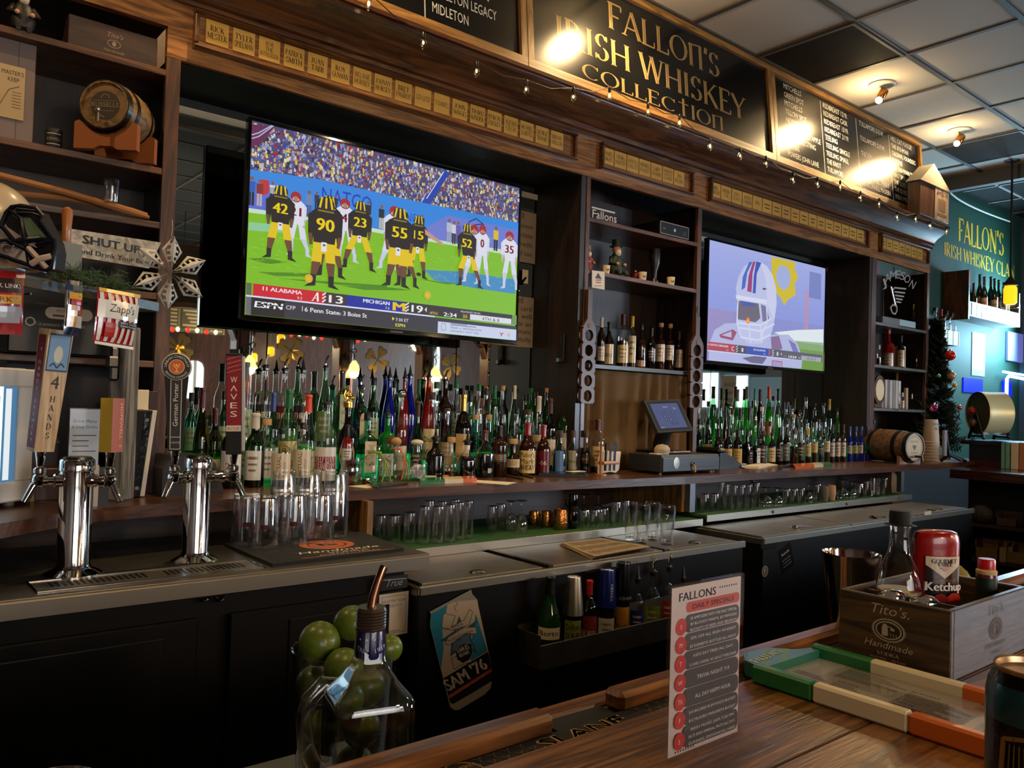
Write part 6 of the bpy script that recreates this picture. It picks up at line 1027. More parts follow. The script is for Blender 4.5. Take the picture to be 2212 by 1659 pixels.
q=[onR(*s,off=-.14)for s in((150,552),(322,580),(348,524),(152,494))];t=thing('wooden_sign','whitewashed SHUT UP and Drink Your beer sign on the rack','sign',tuple(q[0]));mb=MB();mb.add(q+[s-DN*.012 for s in q],[(0,1,2,3),(7,6,5,4),(0,4,5,1),(2,6,7,3),(1,5,6,2),(3,7,4,0)],wood('whitewash','7d7466','b3a894',0,rough=.7,coat=0));ux=(q[1]-q[0]);uw=ux.length;ux.normalize();uz=Vector((0,0,1));A=Art(mb,plane(q[0],ux,uz),PRINT);uh=(q[3]-q[0]).length
[bt(A,'SHUT UP',uw*.50,uh*(.55+q_),uh*.33,'151210',w=uw*.72,d=.1)for q_ in(0,.012)];bt(A,'and Drink Your Beer',uw*.56,uh*.15,uh*.21,'151210',w=uw*.9,d=.05);bw(mb,'plank',t,0)
def sprigs(mb,c,n,rad,L,m,seed=1,flat_=.5):
 rd=random.Random(seed)
 for k in range(n):
  o=Vector(c)+Vector((rd.gauss(0,rad[0]),rd.gauss(0,rad[1]),abs(rd.gauss(0,rad[2]))));d=Vector((rd.gauss(0,1),rd.gauss(0,1),rd.gauss(.3,.6))).normalized();s=d.orthogonal().normalized()*L*.07
  mb.add([o-s,o+s,o+d*L],[(0,1,2)],m)
  for j in range(5):
   f=.2+.15*j;e=(s.normalized()*(1 if j%2 else-1)*.6+d).normalized()*L*.42;b0=o+d*L*f;mb.add([b0-s*.5,b0+s*.5,b0+e],[(0,1,2)],m)
mb=MB()
for i,(px,py)in enumerate(((140,590),(165,588),(190,592),(215,598),(240,606),(258,614))):p=onR(px,py+8,.01);p.z=ZR+.006;sprigs(mb,p,60,(.014,.014,.014),.03,PLANT,i)
tag(mb.build('evergreen_garland',smooth=0),'evergreen garland lying along the rack below the whitewashed sign','garland')
c=onY(367,590,2.50);t=thing('snowflake_ornament','large glittery cut-out snowflake hanging in front of the oak upright','ornament',tuple(c));k=dep(c)/F
for i in range(6):
 ang=R(90+60*i-3);u,v=Vector((math.cos(ang),0,math.sin(ang))),Vector((-math.sin(ang),0,math.cos(ang)));L=(82 if i%3==0 else 84)*k;m=MB();N_=Vector((0,-1,0))
 pt=lambda a,b,d:u*(a*L)+v*(b*L)+N_*(d*L)
 for s_ in(1,-1):
  o_=[(.05,.02),(.25,.07),(.42,.17),(.6,.26),(1,.0)];i_=[(.12,0),(.3,0),(.45,0),(.62,0),(.96,0)]
  for(a0,b0),(a1,b1),(c0,_),(c1,_)in zip(o_,o_[1:],i_,i_[1:]):
   for f0,f1 in((0,.28),(.68,1)):m.add([pt(a0+(c0-a0)*f0,s_*b0*(1-f0),.14*(f0)),pt(a1+(c1-a1)*f0,s_*b1*(1-f0),.14*f0),pt(a1+(c1-a1)*f1,s_*b1*(1-f1),.14*f1),pt(a0+(c0-a0)*f1,s_*b0*(1-f1),.14*f1)],[(0,1,2,3)],SILVERF)
  for a in(.3,.44,.58,.74):b=.15*(1-abs(a-.55)*1.2);m.add([pt(a-.03,s_*b,.05),pt(a+.03,s_*b,.05),pt(a+.05,0,.14),pt(a-.0,0,.14)],[(0,1,2,3)],SILVERF)
 bw(MB().add([Vector(p)+c for p in m.v],m.f,SILVERF),'point',t,0)
bw(MB().tube([c+Vector((0,0,80*k)),c+Vector((.002,0,100*k)),c+Vector((0,.0,.16))],.0008,WHITEP,4),'hanging_thread',t)
# things on the left shelves
S1,S2,S3=2.4955,2.1655,1.9855
p0,p1=onY(147,80,2.81),onY(339,130,2.81);h=onY(240,62,2.81).z-S1
t=thing('crate',"dark wooden Tito's crate on the top shelf",'crate',((p0.x+p1.x)/2,2.81,S1));w=p1.x-p0.x;MB().box((-w/2,0,0),(w/2,.2,.095),wood('dark_crate','1c0f0a','3a2116',0),.002).build('box',t,smooth=0)
mb=MB();A=Art(mb,plane((0,0,0),(1,0,0),(0,0,1)),PRINT);A.text("Tito's",0,.058,.016,'7d6a5a',shear=.3,font='serif');A.ring(0,.038,.02,.002,'7d6a5a',ry=.013);A.circ(0,.038,.006,'7d6a5a',ry=.008);A.text('Handmade',0,.010,.010,'7d6a5a',w=.06,shear=.3,font='serif');mb.build('lettering',t,smooth=0)
def figure(label,px,Y,z,hpx,coat,hat,seated=False,beard='c8b89a'):
 p=onY(px,100,Y);h=hpx*dep(p)/F;t=thing('figurine',label,'figurine',(p.x,Y,z))
 cm,hm=M('fig_'+coat,coat,.5),M('fig_'+hat,hat,.5);b=MB()
 b.lathe([(.12*h,0),(.19*h,.06*h),(.22*h,.25*h),(.17*h,.45*h),(.10*h,.58*h),(.05*h,.63*h)],cm,seg=18,sy=.8);b.build('coat',t)
 MB().ball((0,-.02*h,.70*h),.11*h,SKIN,14,10).ball((0,-.13*h,.70*h),.03*h,SKIN,8,6).build('head',t);MB().ball((0,-.07*h,.62*h),.09*h,M('beard_'+beard,beard,.8),12,8,sz=1.2).build('beard',t)
 MB().lathe([(.17*h,.77*h),(.17*h,.785*h),(.11*h,.79*h),(.10*h,.95*h),(.001,.97*h)],hm,seg=18).build('hat',t)
 for s in(-1,1):
  MB().tube([(s*.16*h,0,.48*h),(s*.25*h,-.06*h,.34*h),(s*.14*h,-.18*h,.30*h)],[.055*h,.05*h,.04*h],cm,8).ball((s*.13*h,-.2*h,.30*h),.045*h,SKIN,8,6).build('arm',t)
  MB().tube([(s*.1*h,-.08*h,.12*h),(s*.12*h,-.26*h,.10*h),(s*.12*h,-.28*h,.03*h)]if seated else[(s*.08*h,-.05*h,.1*h),(s*.09*h,-.07*h,.02*h),(s*.09*h,-.16*h,.02*h)],.05*h,BLK if not seated else cm,8).build('leg',t)
 return t
figure('small figurine in dark coat at the left end of the top shelf',47,2.82,S1,110,'14100e','1a1614')
p0,p1=onY(-40,200,2.84),onY(75,200,2.84);t=thing('gift_box',"tall mauve gift box with Master's Keep card",'box',((p0.x+p1.x)/2,2.84,S2));w=p1.x-p0.x;h=onY(70,97,2.84).z-S2;MB().box((-w/2,0,0),(w/2,.12,h),M('mauve_box','6a5a56',.6),.002).box((w*.16,-.001,0),(w*.17,0,h),M('mauve_dark','4a3c38',.6)).build('box',t,smooth=0)
mb=MB().box((-w*.32,-.004,h*.22),(w*.30,-.0012,h*.74),M('kraft','a08862',.7));A=Art(mb,plane((0,-.004,0),(1,0,0),(0,0,1)),PRINT);A.text("MASTER'S",w*.06,h*.65,.013,'2a2018',w=w*.42);A.text('KEEP',w*.08,h*.585,.013,'2a2018',w=w*.22);A.line([(-w*.2,h*.3),(0,h*.5),(w*.2,h*.55)],.003,'6a5230');[A.rect(w*.06,h*(.48-.03*k),w*.18,.002,'6a5230',up=k==0)for k in range(6)];mb.build('card',t,smooth=0)
t=thing('tin','small black tin with white banding near the cask','tin',tuple(onY(116,300,2.83)));t.location.z=S2;mb=MB().lathe([(.001,0),(.024,0),(.024,.055),(.022,.058),(.001,.058)],BLKM,seg=20);A=Art(mb,wrap((0,0),.024,math.degrees(math.atan2(-t.location.y,-t.location.x)),0),PRINT);A.rect(-.02,.008,.04,.0025,'b0aaa0',n=4).rect(-.02,.04,.04,.0025,'b0aaa0',n=4);A.text('BUSHMILLS',0,.02,.01,'8a8478',w=.038);mb.build('body',t)
def cask(name,label,ctr,ax,r,L,hoops,head_art,m,stave=BARREL,cradle=None,z=0):
 ax=Vector(ax).normalized();T=Matrix.Translation(ctr)@ax.to_track_quat('Z','Y').to_matrix().to_4x4();t=thing(name,label,'cask',(ctr[0],ctr[1],z))
 pf=[(r*(.84+.16*math.sin(math.pi*i/12)),-L/2+L*i/12)for i in range(13)];b=MB().lathe([(r*.76,-L/2+.012),(r*.78,-L/2)]+pf+[(.001,L/2)],stave,T=T,seg=36,cap=False);bw(b,'staves',t,30)
 hd=MB().lathe([(.0005,0),(r*.79,0),(r*.79,.004),(.0005,.004)],m,T=T@Matrix.Translation((0,0,-L/2+.008)),seg=32);ux=Vector((0,0,1)).cross(-ax).normalized();uz=(-ax).cross(ux);o=Vector(ctr)-ax*(L/2-.0075)
 A=Art(hd,lambda u,v,g:o+ux*u+uz*v-ax*g,PRINT);head_art(A,r);bw(hd,'head',t,30)
 for f0,f1 in hoops:
  q=[(r*(.84+.16*math.sin(math.pi*f))+.0022,-L/2+L*f)for f in(f0,(f0+f1)/2,f1)];bw(MB().lathe([(q[0][0]-.004,q[0][1])]+q+[(q[2][0]-.004,q[2][1])],DKSTEEL if cradle!='far' else BLK,T=T,seg=36,cap=False),'hoop',t)
 return t,T,ax
ah=lambda A,r:(A.circ(0,0,r*.5,'2c2016',n=30),A.text('RUSSELLS',0,-r*.06,r*.17,'7d6a48',w=r*.92),A.ring(0,r*.24,r*.16,r*.03,'6a5838',a0=0,a1=180),A.line([(-r*.4,r*.16),(r*.4,r*.16)],r*.02,'6a5838'),A.line([(-r*.3,-r*.2),(r*.3,-r*.2)],r*.02,'6a5838'))
cp=onY(224,241,2.70);r=62*dep(cp)/F;axd=Vector((.60,.80,0));cb=cp+axd*.105
t,T,ax=cask('cask','small oak cask with dark RUSSELLS head on the left shelves',(cb.x,cb.y,S2+.045+r),axd,r,.21,((0,.1),(.22,.29),(.71,.78),(.9,1)),ah,wood('cask_head','4a3416','7c5a2c',0),z=S2)
ctr=Vector((cb.x,cb.y,0));pv=ax.cross(Vector((0,0,1)))
for s_ in(-.075,.06):
 o=ctr+ax*s_+Vector((0,0,S2));w=r*1.08;pl_=[(-w,0),(-w*.4,0),(-w*.2,.012),(w*.2,.012),(w*.4,0),(w,0),(w,.075),(w*.8,.08)]+[(w*.78*math.cos(R(a)),.045+r*.985-r*.985*math.sin(R(a))*1.0)for a in range(50,131,10)]+[(-w*.8,.08),(-w,.075)]
 pl_=[(-w,0),(-w*.4,0),(-w*.2,.01),(w*.2,.01),(w*.4,0),(w,0),(w,.082),(w*.86,.088)]+[(r*1.0*math.cos(R(a)),.045+r-r*1.0*math.sin(R(a)))for a in range(36,145,12)]+[(-w*.86,.088),(-w,.082)]
 bw(MB().prism(pl_,tuple(o-ax*.012),tuple(pv),(0,0,1),tuple(ax),.024,M('cradle_wood','8a4c22',.45)),'cradle',t,0)
fc=ctr-ax*(.105+.006)+Vector((0,0,S2+.045+r*.52));bw(MB().tube([fc,fc-ax*.03,fc-ax*.032-Vector((0,0,.025))],.006,CHROME,10).ball(tuple(fc-ax*.03+Vector((0,0,.012))),.008,CHROME,10,8),'spigot',t)
for i,(pa,pb,pc)in enumerate((((-30,372),(150,418),(322,470)),((-30,412),(150,428),(318,464)))):
 Y=2.76+.02*i;a,b,c_=(onY(*p,Y)for p in(pa,pb,pc));t=thing('hurling_stick',['upper wooden hurling stick lying on the left shelf','lower wooden hurling stick, its end under the other'][i],'hurling stick',tuple(b));pts=[a.lerp(b,k/5)for k in range(6)]+[b.lerp(c_,k/5)for k in range(1,6)]
 bw(MB().tube(pts,[.011]*8+[.014,.012,.006],M('ash_wood','8a5a30',.4),10),'shaft',t)
p=onY(240,440,2.72);glass('short empty glass above the hurling sticks',None,p.x,2.72,onY(240,438,2.72).z,.022,.07,'rocks',False,'shot_glass')

# graphics drawn straight at their place on a wall-parallel plane
def pxart(Y,sx,sy,s,m=None):
 mb=MB();return mb,Art(mb,lambda u,v,h:onY(sx+u/s,sy+v/s,Y)-Vector((0,h,0)),m or PRINT)
# centre shelf unit
C1,C2,C3=2.3455,2.0875,1.6305
a,b=onY(1278,478,2.83),onY(1340,485,2.83);t=thing('letter_sign','white cut-out Fallons letters on the centre top shelf','sign',((a.x+b.x)/2,2.83,C1));w=b.x-a.x;h=.055
MB().box((-w/2,0,0),(w/2,.012,.008),WHITEP).box((-w/2,0,h),(w*.3,.012,h+.008),WHITEP).build('rail',t,smooth=0);mb=MB();Art(mb,plane((0,0,.010),(1,0,0),(0,0,1)),PRINT).text('Fallons',-w*.06,0,h*.78,'cfcabf',w=w*.84,font='serif',bold=1.6);mb.build('letters',t,smooth=0)
a,b=onY(1425,515,2.81),onY(1488,530,2.81);t=thing('media_box','black media box with silver edge on the centre top shelf','electronics',((a.x+b.x)/2,2.81,C1));w=b.x-a.x;MB().box((-w/2,0,.004),(w/2,.2,.075),BLK,.003).build('case',t,smooth=0);mb=MB();A=Art(mb,plane((0,0,.004),(1,0,0),(0,0,1)),PRINT);A.line([(-w*.48,.004),(w*.48,.004),(w*.48,.067),(-w*.48,.067),(-w*.48,.004)],.004,'8a8a88');A.circ(0,.035,.010,'9aa8c0',n=6);A.rect(-w*.4,.03,.02,.006,'6a6a6a');A.rect(w*.3,.02,.02,.02,'3a3a3a');mb.build('front',t,smooth=0)
figure('seated leprechaun-like figurine in dark green coat on the centre shelf',1343,2.86,C2,84,'14241a','12180f',True)
figure('pale bearded figurine in red at the centre shelf left end',1283,2.84,C2,58,'6a1512','7a6a50',False,'d8ccb8')
for i,(px,py,d)in enumerate(((1309,587,'left of the seated figurine'),(1388,600,'right of the seated figurine'),(1449,611,'at the right end of the centre shelf'))):
 p=onY(px,py,2.83);r=9*dep(p)/F;t=thing('shot_cup',f'small cream cup {d}','cup',(p.x,2.83,C2),0,'cream cups');mb=MB().lathe([(.001,0),(.8*r,0),(r,2*r),(r*.9,2*r),(.72*r,.1*r),(.001,.1*r)],CREAM,seg=18,cap=False);A=Art(mb,wrap((0,0),r*.9,-110,0),PRINT);A.circ(0,r,r*.4,'7a5a3a');mb.build('body',t)
p=onY(1372,590,2.88);tag(MB().ball((0,0,.026),.026,M('dull_red','6a1614',.5),14,10).lathe([(.008,.048),(.008,.056),(.001,.057)],GOLD,seg=10).build('bauble',None,(p.x,2.88,C2)),'dull red bauble beside the seated figurine','ornament')
p=onY(1413,600,2.87);r=13*dep(p)/F;tag(MB().lathe([(.001,0),(r*.9,0),(r*.8,.01),(r*.4,.03),(r*.5,.07),(r*.95,.11),(r,.16),(r*.9,.19),(r*.85,.19),(.001,.12)],M('dark_goblet','150f0c',.35),seg=20,cap=False).build('goblet',None,(p.x,2.87,C2)),'dark carved goblet on the centre shelf','goblet')
t=thing('ornament_card','white card with tree ornament hung from the centre shelf edge','card',tuple(onY(1292,605,2.793)));mb,A=pxart(2.793,0,0,1);q=[(1279,584),(1306,587),(1306,626),(1279,621)];mb.add([onY(*p,2.793)for p in q]+[onY(*p,2.793)+Vector((0,.002,0))for p in q],[(3,2,1,0),(4,5,6,7),(0,1,5,4),(1,2,6,5),(2,3,7,6),(3,0,4,7)],PAPER);A.poly(q,'c9c0b0');A.poly([(1285,601),(1300,603),(1292,589)],'2c3440');A.rect(1286,604,13,2,'8a2420');A.rect(1287,609,11,2,'8a2420');A.rect(1284,617,16,1,'5a5248');bw(mb,'card',t,0)
row('centre shelf between televisions','whiskey bottles on the centre shelf',2.90,C3,2.84,3.05,[(1294,686,18,'liq','n',('d',.5),'foil-cream',(.1,.4,'b0a090',None),'dark bottle, tan cork'),(1311,696,23,'squat','k',None,'foil-black',(.05,.5,'b8a478',['RIDGE'],'3a3020'),'squat black bottle, tan label'),(1341,679,27,'liq','c',('w',.5),'foil-maroon',(.08,.42,'c0a878',None),'broad clear bottle, tan label'),(1361,683,19,'liq','c',('w',.3),'foil-yellow',(.1,.62,'c8b488',None),'clear bottle, tall cream label'),(1381,699,22,'dome','n',('d',.4),'cap-black',(.05,.2,'9a7a58',None),'dark domed bottle'),(1403,708,21,'liq','k',None,'foil-black',(.2,.5,'23262c',None),'black bottle'),(1423,697,21,'dome','n',('r',.3),'cork-cork',(.2,.6,'b8a898',None),'dark bottle, cork and pale label'),(1443,699,20,'dome','n',('d',.3),'cork-cork',(.25,.6,'c0b4a8',None),'dark bottle, cork and white label'),(1463,716,18,'liq','k',None,'foil-brown',(.1,.55,'8a7a68',None),'slim dark bottle')])
mb=MB().box((-.22,0,0),(.22,.03,.22),M('dark_green_box','0e1a14',.5),.003);tag(mb.build('gift_box',None,(3.12,3.035,C3),0),'dark box standing behind the centre shelf bottles','box')
x0,x1=2.765,3.595;n=120;vs,fs=[],[]
for j,z in enumerate((1.605,1.585,1.5,1.35,1.2,1.105)):
 for i in range(n+1):
  f=i/n;x=x0+(x1-x0)*f;amp=(.006,.012,.018,.02,.022,.022)[j];vs.append((x,2.845+amp*(math.sin(f*52+math.sin(f*9)*2+j*.12)+.5*math.sin(f*23+1)),z))
for j in range(5):
 for i in range(n):fs.append((j*(n+1)+i,(j+1)*(n+1)+i,(j+1)*(n+1)+i+1,j*(n+1)+i+1))
o=MB().add(vs,fs,TAN).build('curtain',smooth=80);m=o.modifiers.new('cloth_thickness','SOLIDIFY');m.thickness=.002;tag(o,'gathered tan curtain closing the centre unit below its bottles','curtain')
def paddle(label,X,zt,zs,zb,w,Y=2.772):
 t=thing('flight_paddle',label,'paddle',(X,Y,zt));mb=MB();wm=DARKV;T=.018;hw=w/2;n=5;cell=(zs-zb)/n
 mb.prism([(-hw*.32,0),(hw*.32,0),(hw*.32,-(zt-zs)+hw*.9),(hw,-(zt-zs)),(-hw,-(zt-zs)),(-hw*.32,-(zt-zs)+hw*.9)][::-1],(0,0,0),(1,0,0),(0,0,1),(0,1,0),T,M('paddle_wood','4a2a16',.4))
 pm=M('paddle_wood');rr=hw*.6
 for k in range(n):
  zc=zs-zt-cell*(k+.5);N=24;o_,i_=[],[]
  for q in range(N):
   a=2*math.pi*q/N;c,s=math.cos(a),math.sin(a);m_=max(abs(c)/hw,abs(s)/(cell/2));o_.append((c/m_,s/m_));i_.append((rr*c,rr*s))
  vs=[(u,y,zc+v)for y in(0,T)for u,v in o_]+[(u,y,zc+v)for y in(0,T)for u,v in i_]
  fs=[]
  for q in range(N):q2=(q+1)%N;fs+=[(q,q2,2*N+q2,2*N+q),(N+q2,N+q,3*N+q,3*N+q2),(2*N+q,2*N+q2,3*N+q2,3*N+q),(q2,q,N+q,N+q2)]
  mb.add(vs,fs,pm)
 mb.build('board',t,smooth=0);MB().tube([(-.012,T/2,-.01),(0,T/2,.06),(.012,T/2,-.01)],.002,M('leather','3a2a1c',.7),6).build('loop',t);MB().lathe([(.012,0),(.012,.002),(.001,.003)],M('badge','6a4a2c',.5),T=Matrix.Translation((0,-.0005,-(zt-zs)+.01))@Matrix.Rotation(R(90),4,'X'),seg=16).build('badge',t)
paddle('wooden flight paddle with five round holes, left of the curtain',2.752,1.985,1.80,1.435,.092);paddle('wooden flight paddle with five round holes, right of the curtain',3.585,1.93,1.78,1.43,.108)
p=onX(1215,752,2.699);t=thing('bottle_opener','black wall bottle opener on the oak cheek right of the football television','bottle opener',tuple(p));MB().box((-.012,-.022,-.07),(0,.022,.07),BLKM,.01).box((-.03,-.02,-.075),(-.004,.02,-.045),BLKM,.008).build('body',t,smooth=0);MB().box((-.032,-.01,-.07),(-.03,.01,-.05),CHROME,.001).build('catch',t,smooth=0);MB().box((-.0135,-.006,.02),(-.012,.006,.055),CHAR).build('slot',t,smooth=0)
for name,q,lines,lbl in(('$10',[(1040,440),(1161,463),(1160,572),(1040,552)],['$10','minimum','purchase','for credit','card use'],'cream paper sign about ten dollar minimum, behind the television'),('u',[(1040,622),(1158,645),(1150,752),(1040,742)],['Any unsigned','credit card','slips will','result in an','automatic','20% gratuity'],'cream paper sign about unsigned credit cards, below the other')):
 t=thing('paper_sign',lbl,'sign',tuple(onY(*q[2],3.132)));P=[onY(*p,3.132)for p in q];xa_,xb_=P[0].x,P[1].x;zt,zb=P[1].z,P[2].z
 mb=MB().box((xa_,3.130,zb),(xb_,3.132,zt),PAPER);A=Art(mb,plane((0,3.130,0),(1,0,0),(0,0,1)),PRINT);A.rect(xa_,zb,xb_-xa_,zt-zb,'9a8468');k=len(lines)
 for i,s in enumerate(lines):A.text(s,xb_-.03 if i else xb_-.09,zt-(zt-zb)*(i+.85)/(k+.6),.026 if i else .034,'1c1812',al='r',font='sans',w=min(len(s)*.017,.24))
 bw(mb,'sheet',t,0)
p=onY(1137,600,3.125);t=thing('wall_outlet','cream wall plate with black cables beside the television','outlet',tuple(p));MB().box((2.615-p.x,0,-.03),(2.655-p.x,.004,.04),CREAM,.002).build('plate',t,smooth=0)
for i in range(2):MB().tube([(2.42-p.x,-.05,.03-.03*i),(2.52-p.x,-.04,-.01-.02*i),(2.6-p.x,-.01,-.03-.01*i),(2.635-p.x,-.004,.0)],.005,BLK,6).build('cable',t)
# till
A0,A1,A2=onZ(1430,1027,CT),onZ(1536,1019,CT),onZ(1350,1023,CT);Yt=A0.y;wd_=A1.x-A0.x;dp_=.22;zt_=onY(1430,984,Yt).z-CT
t=thing('cash_drawer','black cash drawer with key, under the till tablet','cash drawer',(A0.x,Yt,CT));MB().box((0,.006,.012),(wd_,dp_,zt_),CHAR,.004).build('case',t,smooth=0);MB().box((.006,0,.016),(wd_-.004,.006,zt_-.012),M('drawer_front','23262c',.4),.002).box((wd_*.62,-.001,zt_*.35),(wd_*.92,0,zt_*.42),BLK).build('drawer',t,smooth=0)
for x in(.02,wd_-.04,wd_-.02):MB().lathe([(.008,0),(.008,.014)],GREYP,(x,.03,0),10).build('foot',t)
MB().lathe([(.012,0),(.012,.004),(.006,.006),(.006,.012)],CHROME,T=Matrix.Translation((wd_*.5,0,zt_*.52))@Matrix.Rotation(R(90),4,'X'),seg=16).tube([(wd_*.5,-.012,zt_*.5),(wd_*.52,-.014,zt_*.3),(wd_*.52,-.014,zt_*.1)],.004,BRASS,6).build('lock_key',t)
MB().lathe([(.001,0),(.022,0),(.022,.002),(.001,.003)],M('medal','8a8478',.35,.8),T=Matrix.Translation((wd_*.23,0,zt_*.6))@Matrix.Rotation(R(90),4,'X'),seg=24,sy=1.3).build('medal_sticker',t)
zb_=CT+zt_+.001;t=thing('till_tablet','till tablet on a black stand showing a number keypad','tablet',(A0.x+wd_*.35,Yt+.2,zb_));q=[onP(*p,Vector((A0.x+wd_*.35,Yt+.10,0)),Vector((-.25,-1,0)))for p in((1403,865),(1480,862),(1498,930),(1422,935))]
q=[Vector(p)for p in q];nn=(q[1]-q[0]).cross(q[3]-q[0]).normalized();nn=nn if nn.dot(CAM-q[0])>0 else-nn;tb=-Vector((nn.x,nn.y,0)).normalized()
for k in(0,1):q[k]=q[k]+tb*.05
def ql(u,v):return q[3].lerp(q[2],u).lerp(q[0].lerp(q[1],u),v)
nn=(q[2]-q[3]).cross(q[0]-q[3]).normalized();mb=MB();mb.add(q+[p-nn*.03 for p in q],[(3,2,1,0),(4,5,6,7),(0,1,5,4),(1,2,6,5),(2,3,7,6),(3,0,4,7)],M('tablet_grey','3a3a3a',.4));bw(mb,'housing',t,0)
mb=MB();A=Art(mb,lambda u,v,h:ql(u,v)+nn*h,SCREEN);A.poly([(.05,.05),(.95,.05),(.95,.95),(.05,.95)],'0a0a0c');A.poly([(.12,.12),(.88,.12),(.88,.88),(.12,.88)],'46527e');A.text('Passcode',.5,.76,.03,'dfe4f4',w=.12)
for i in range(3):
 for j in range(4):
  if j<3 or i>0:A.poly([(.33+.13*i,.56-.115*j),(.42+.13*i,.56-.115*j),(.42+.13*i,.64-.115*j),(.33+.13*i,.64-.115*j)],'38426a',up=(i+j==0));
for i in range(3):
 for j in range(3):A.text(str(j*3+i+1),.375+.13*i,.585-.115*j,.03,'e0e4f0',up=(i+j==0))
A.line([(.70,.74),(.74,.70),(.78,.73)],.01,'c8d0e8');A.rect(.14,.14,.1,.012,'a8b0c8');bw(mb,'screen',t,0)
c0=ql(.5,.3)-nn*.03;bs=Vector((c0.x+tb.x*.06,c0.y+tb.y*.06,zb_));mb=MB();mb.tube([bs,bs+Vector((0,0,.05)),c0-nn*.015],[.045,.04,.04],BLK,16).box((bs.x-.1,bs.y-.12,zb_),(bs.x+.1,bs.y+.08,zb_+.012),BLK,.004);bw(mb,'stand',t)
p=onP(1430,973,Vector((A0.x+wd_*.3,Yt+.06,0)),Vector((0,-1,0)));tag(MB().lathe([(.001,0),(.036,.0),(.04,.012),(.038,.024),(.026,.038),(.001,.044)],M('dome_cream','b09c86',.5),seg=24).box((-.06,-.02,-.006),(.03,.03,-.001),PAPER).build('paperweight',None,(p.x,Yt+.06,zb_+.0065)),'cream dome lying on slips upon the cash drawer','paperweight')
p=onZ(1560,1012,CT);t=thing('desk_phone','black desk telephone right of the cash drawer','telephone',(p.x+.05,p.y+.06,CT));MB().prism([(-.1,0),(.1,0),(.1,.02),(.04,.055),(-.06,.09),(-.1,.085)],(0,-.08,0),(1,0,0),(0,0,1),(0,1,0),.17,BLK).build('base',t,smooth=0);MB().box((-.11,-.085,.085),(-.045,.1,.115),BLK,.012).build('handset',t,smooth=0);MB().box((.085,-.08,.0),(.16,.0,.025),M('phone_grey','6a7074',.4),.006).build('card_reader',t,smooth=0)
cc_=[Vector((.05,-.10,.01)),Vector((.08,-.16,-.01))];cr_=[Vector((.085+.012*math.cos(k*1.1),-.165+.012*math.sin(k*1.1),-.012-.0035*k))for k in range(46)];MB().tube(cc_+cr_,.004,BLK,6).build('coiled_cord',t)
def sheet(name,label,cat,pts,z=CT,th=.0015,m=PAPER,fn=None):
 q=[onZ(*p,z)for p in pts];t=thing(name,label,cat,(q[0].x,q[0].y,z));mb=MB().prism([(p.x,p.y)for p in q],(0,0,z+.0003),(1,0,0),(0,1,0),(0,0,1),th,m);bw(mb,'sheet',t,0);return t
sheet('paper_sheet','white slip under the spoon at the counter front edge','paper',[(752,1051),(800,1047),(815,1052),(790,1055)]);sheet('paper_sheet','long white sheet slanting across the counter before dark bottles','paper',[(960,1038),(975,1034),(1115,1043),(1095,1048)])
sheet('bill_folder','black bill folder leaning on the front edge near the spoon','folder',[(800,1052),(868,1044),(880,1047),(815,1056)],th=.006,m=BLK);sheet('paper_sheet','stack of cream papers right of the desk phone','paper',[(1600,1011),(1650,1003),(1680,1008),(1640,1013)],th=.012);sheet('bill_folder','black folder on the cream papers right of the phone','folder',[(1680,1012),(1708,1006),(1716,1008),(1690,1015)],th=.014,m=BLK)
t=thing('serving_tray','shallow black tray with a paper slip before the Maker bottles','tray',tuple(onZ(1220,1027,CT)));q=[onZ(*p,CT)for p in((1163,1029),(1268,1032),(1262,1022),(1172,1021))];bw(MB().prism([(p.x,p.y)for p in q],(0,0,CT+.0005),(1,0,0),(0,1,0),(0,0,1),.014,BLK),'tray',t,0);MB().box((.03,-.02,.0155),(.12,.03,.017),PAPER).build('slip',t,smooth=0)
for i,(a,b)in enumerate((((1094,1027),(1132,1035)),((1128,1025),(1154,1032)))):p,q_=onZ(*a,CT+.005),onZ(*b,CT+.005);t=thing('pen',['brown pen lying left on the counter','brown pen lying right, nearer the black tray'][i],'pen',(p.x,p.y,CT));bw(MB().tube([p,p.lerp(q_,.85),q_],[.0045,.0045,.001],M('pen_brown','4a3426',.4),8),'barrel',t)
p,q_=onZ(788,1041,CT+.008),onZ(812,1049,CT+.008);t=thing('spoon','steel bar spoon lying on papers by the ribboned bottle','spoon',(p.x,p.y,CT));bw(MB().tube([p,p.lerp(q_,.6),q_],[.012,.006,.004],CHROME,10),'spoon',t)
def flagmenu(label,pts,split=(.42,.75),z=CT,th=.016):
 q=[onZ(*p,z)for p in pts];t=thing('menu_paddle',label,'menu',(q[0].x,q[0].y,z));e=[0,*split,1]
 for k,m in enumerate((GRNP,IVO,ORGP)):a=[q[0].lerp(q[1],e[k]),q[0].lerp(q[1],e[k+1]),q[3].lerp(q[2],e[k+1]),q[3].lerp(q[2],e[k])];bw(MB().prism([(p.x,p.y)for p in a],(0,0,z+.0004),(1,0,0),(0,1,0),(0,0,1),th,m),['green_end','ivory_middle','orange_end'][k],t,0)
flagmenu('green, white and orange menu on the counter, nearer front edge',[(908,1048),(1030,1042),(1024,1036),(905,1041)]);flagmenu('green, white and orange menu lying behind the nearer one',[(870,1040),(980,1034),(975,1030),(868,1035)]);flagmenu('orange and white menu stacked at the right counter part',[(1797,1007),(1718,1014),(1712,1008),(1790,1003)],(.25,.5))
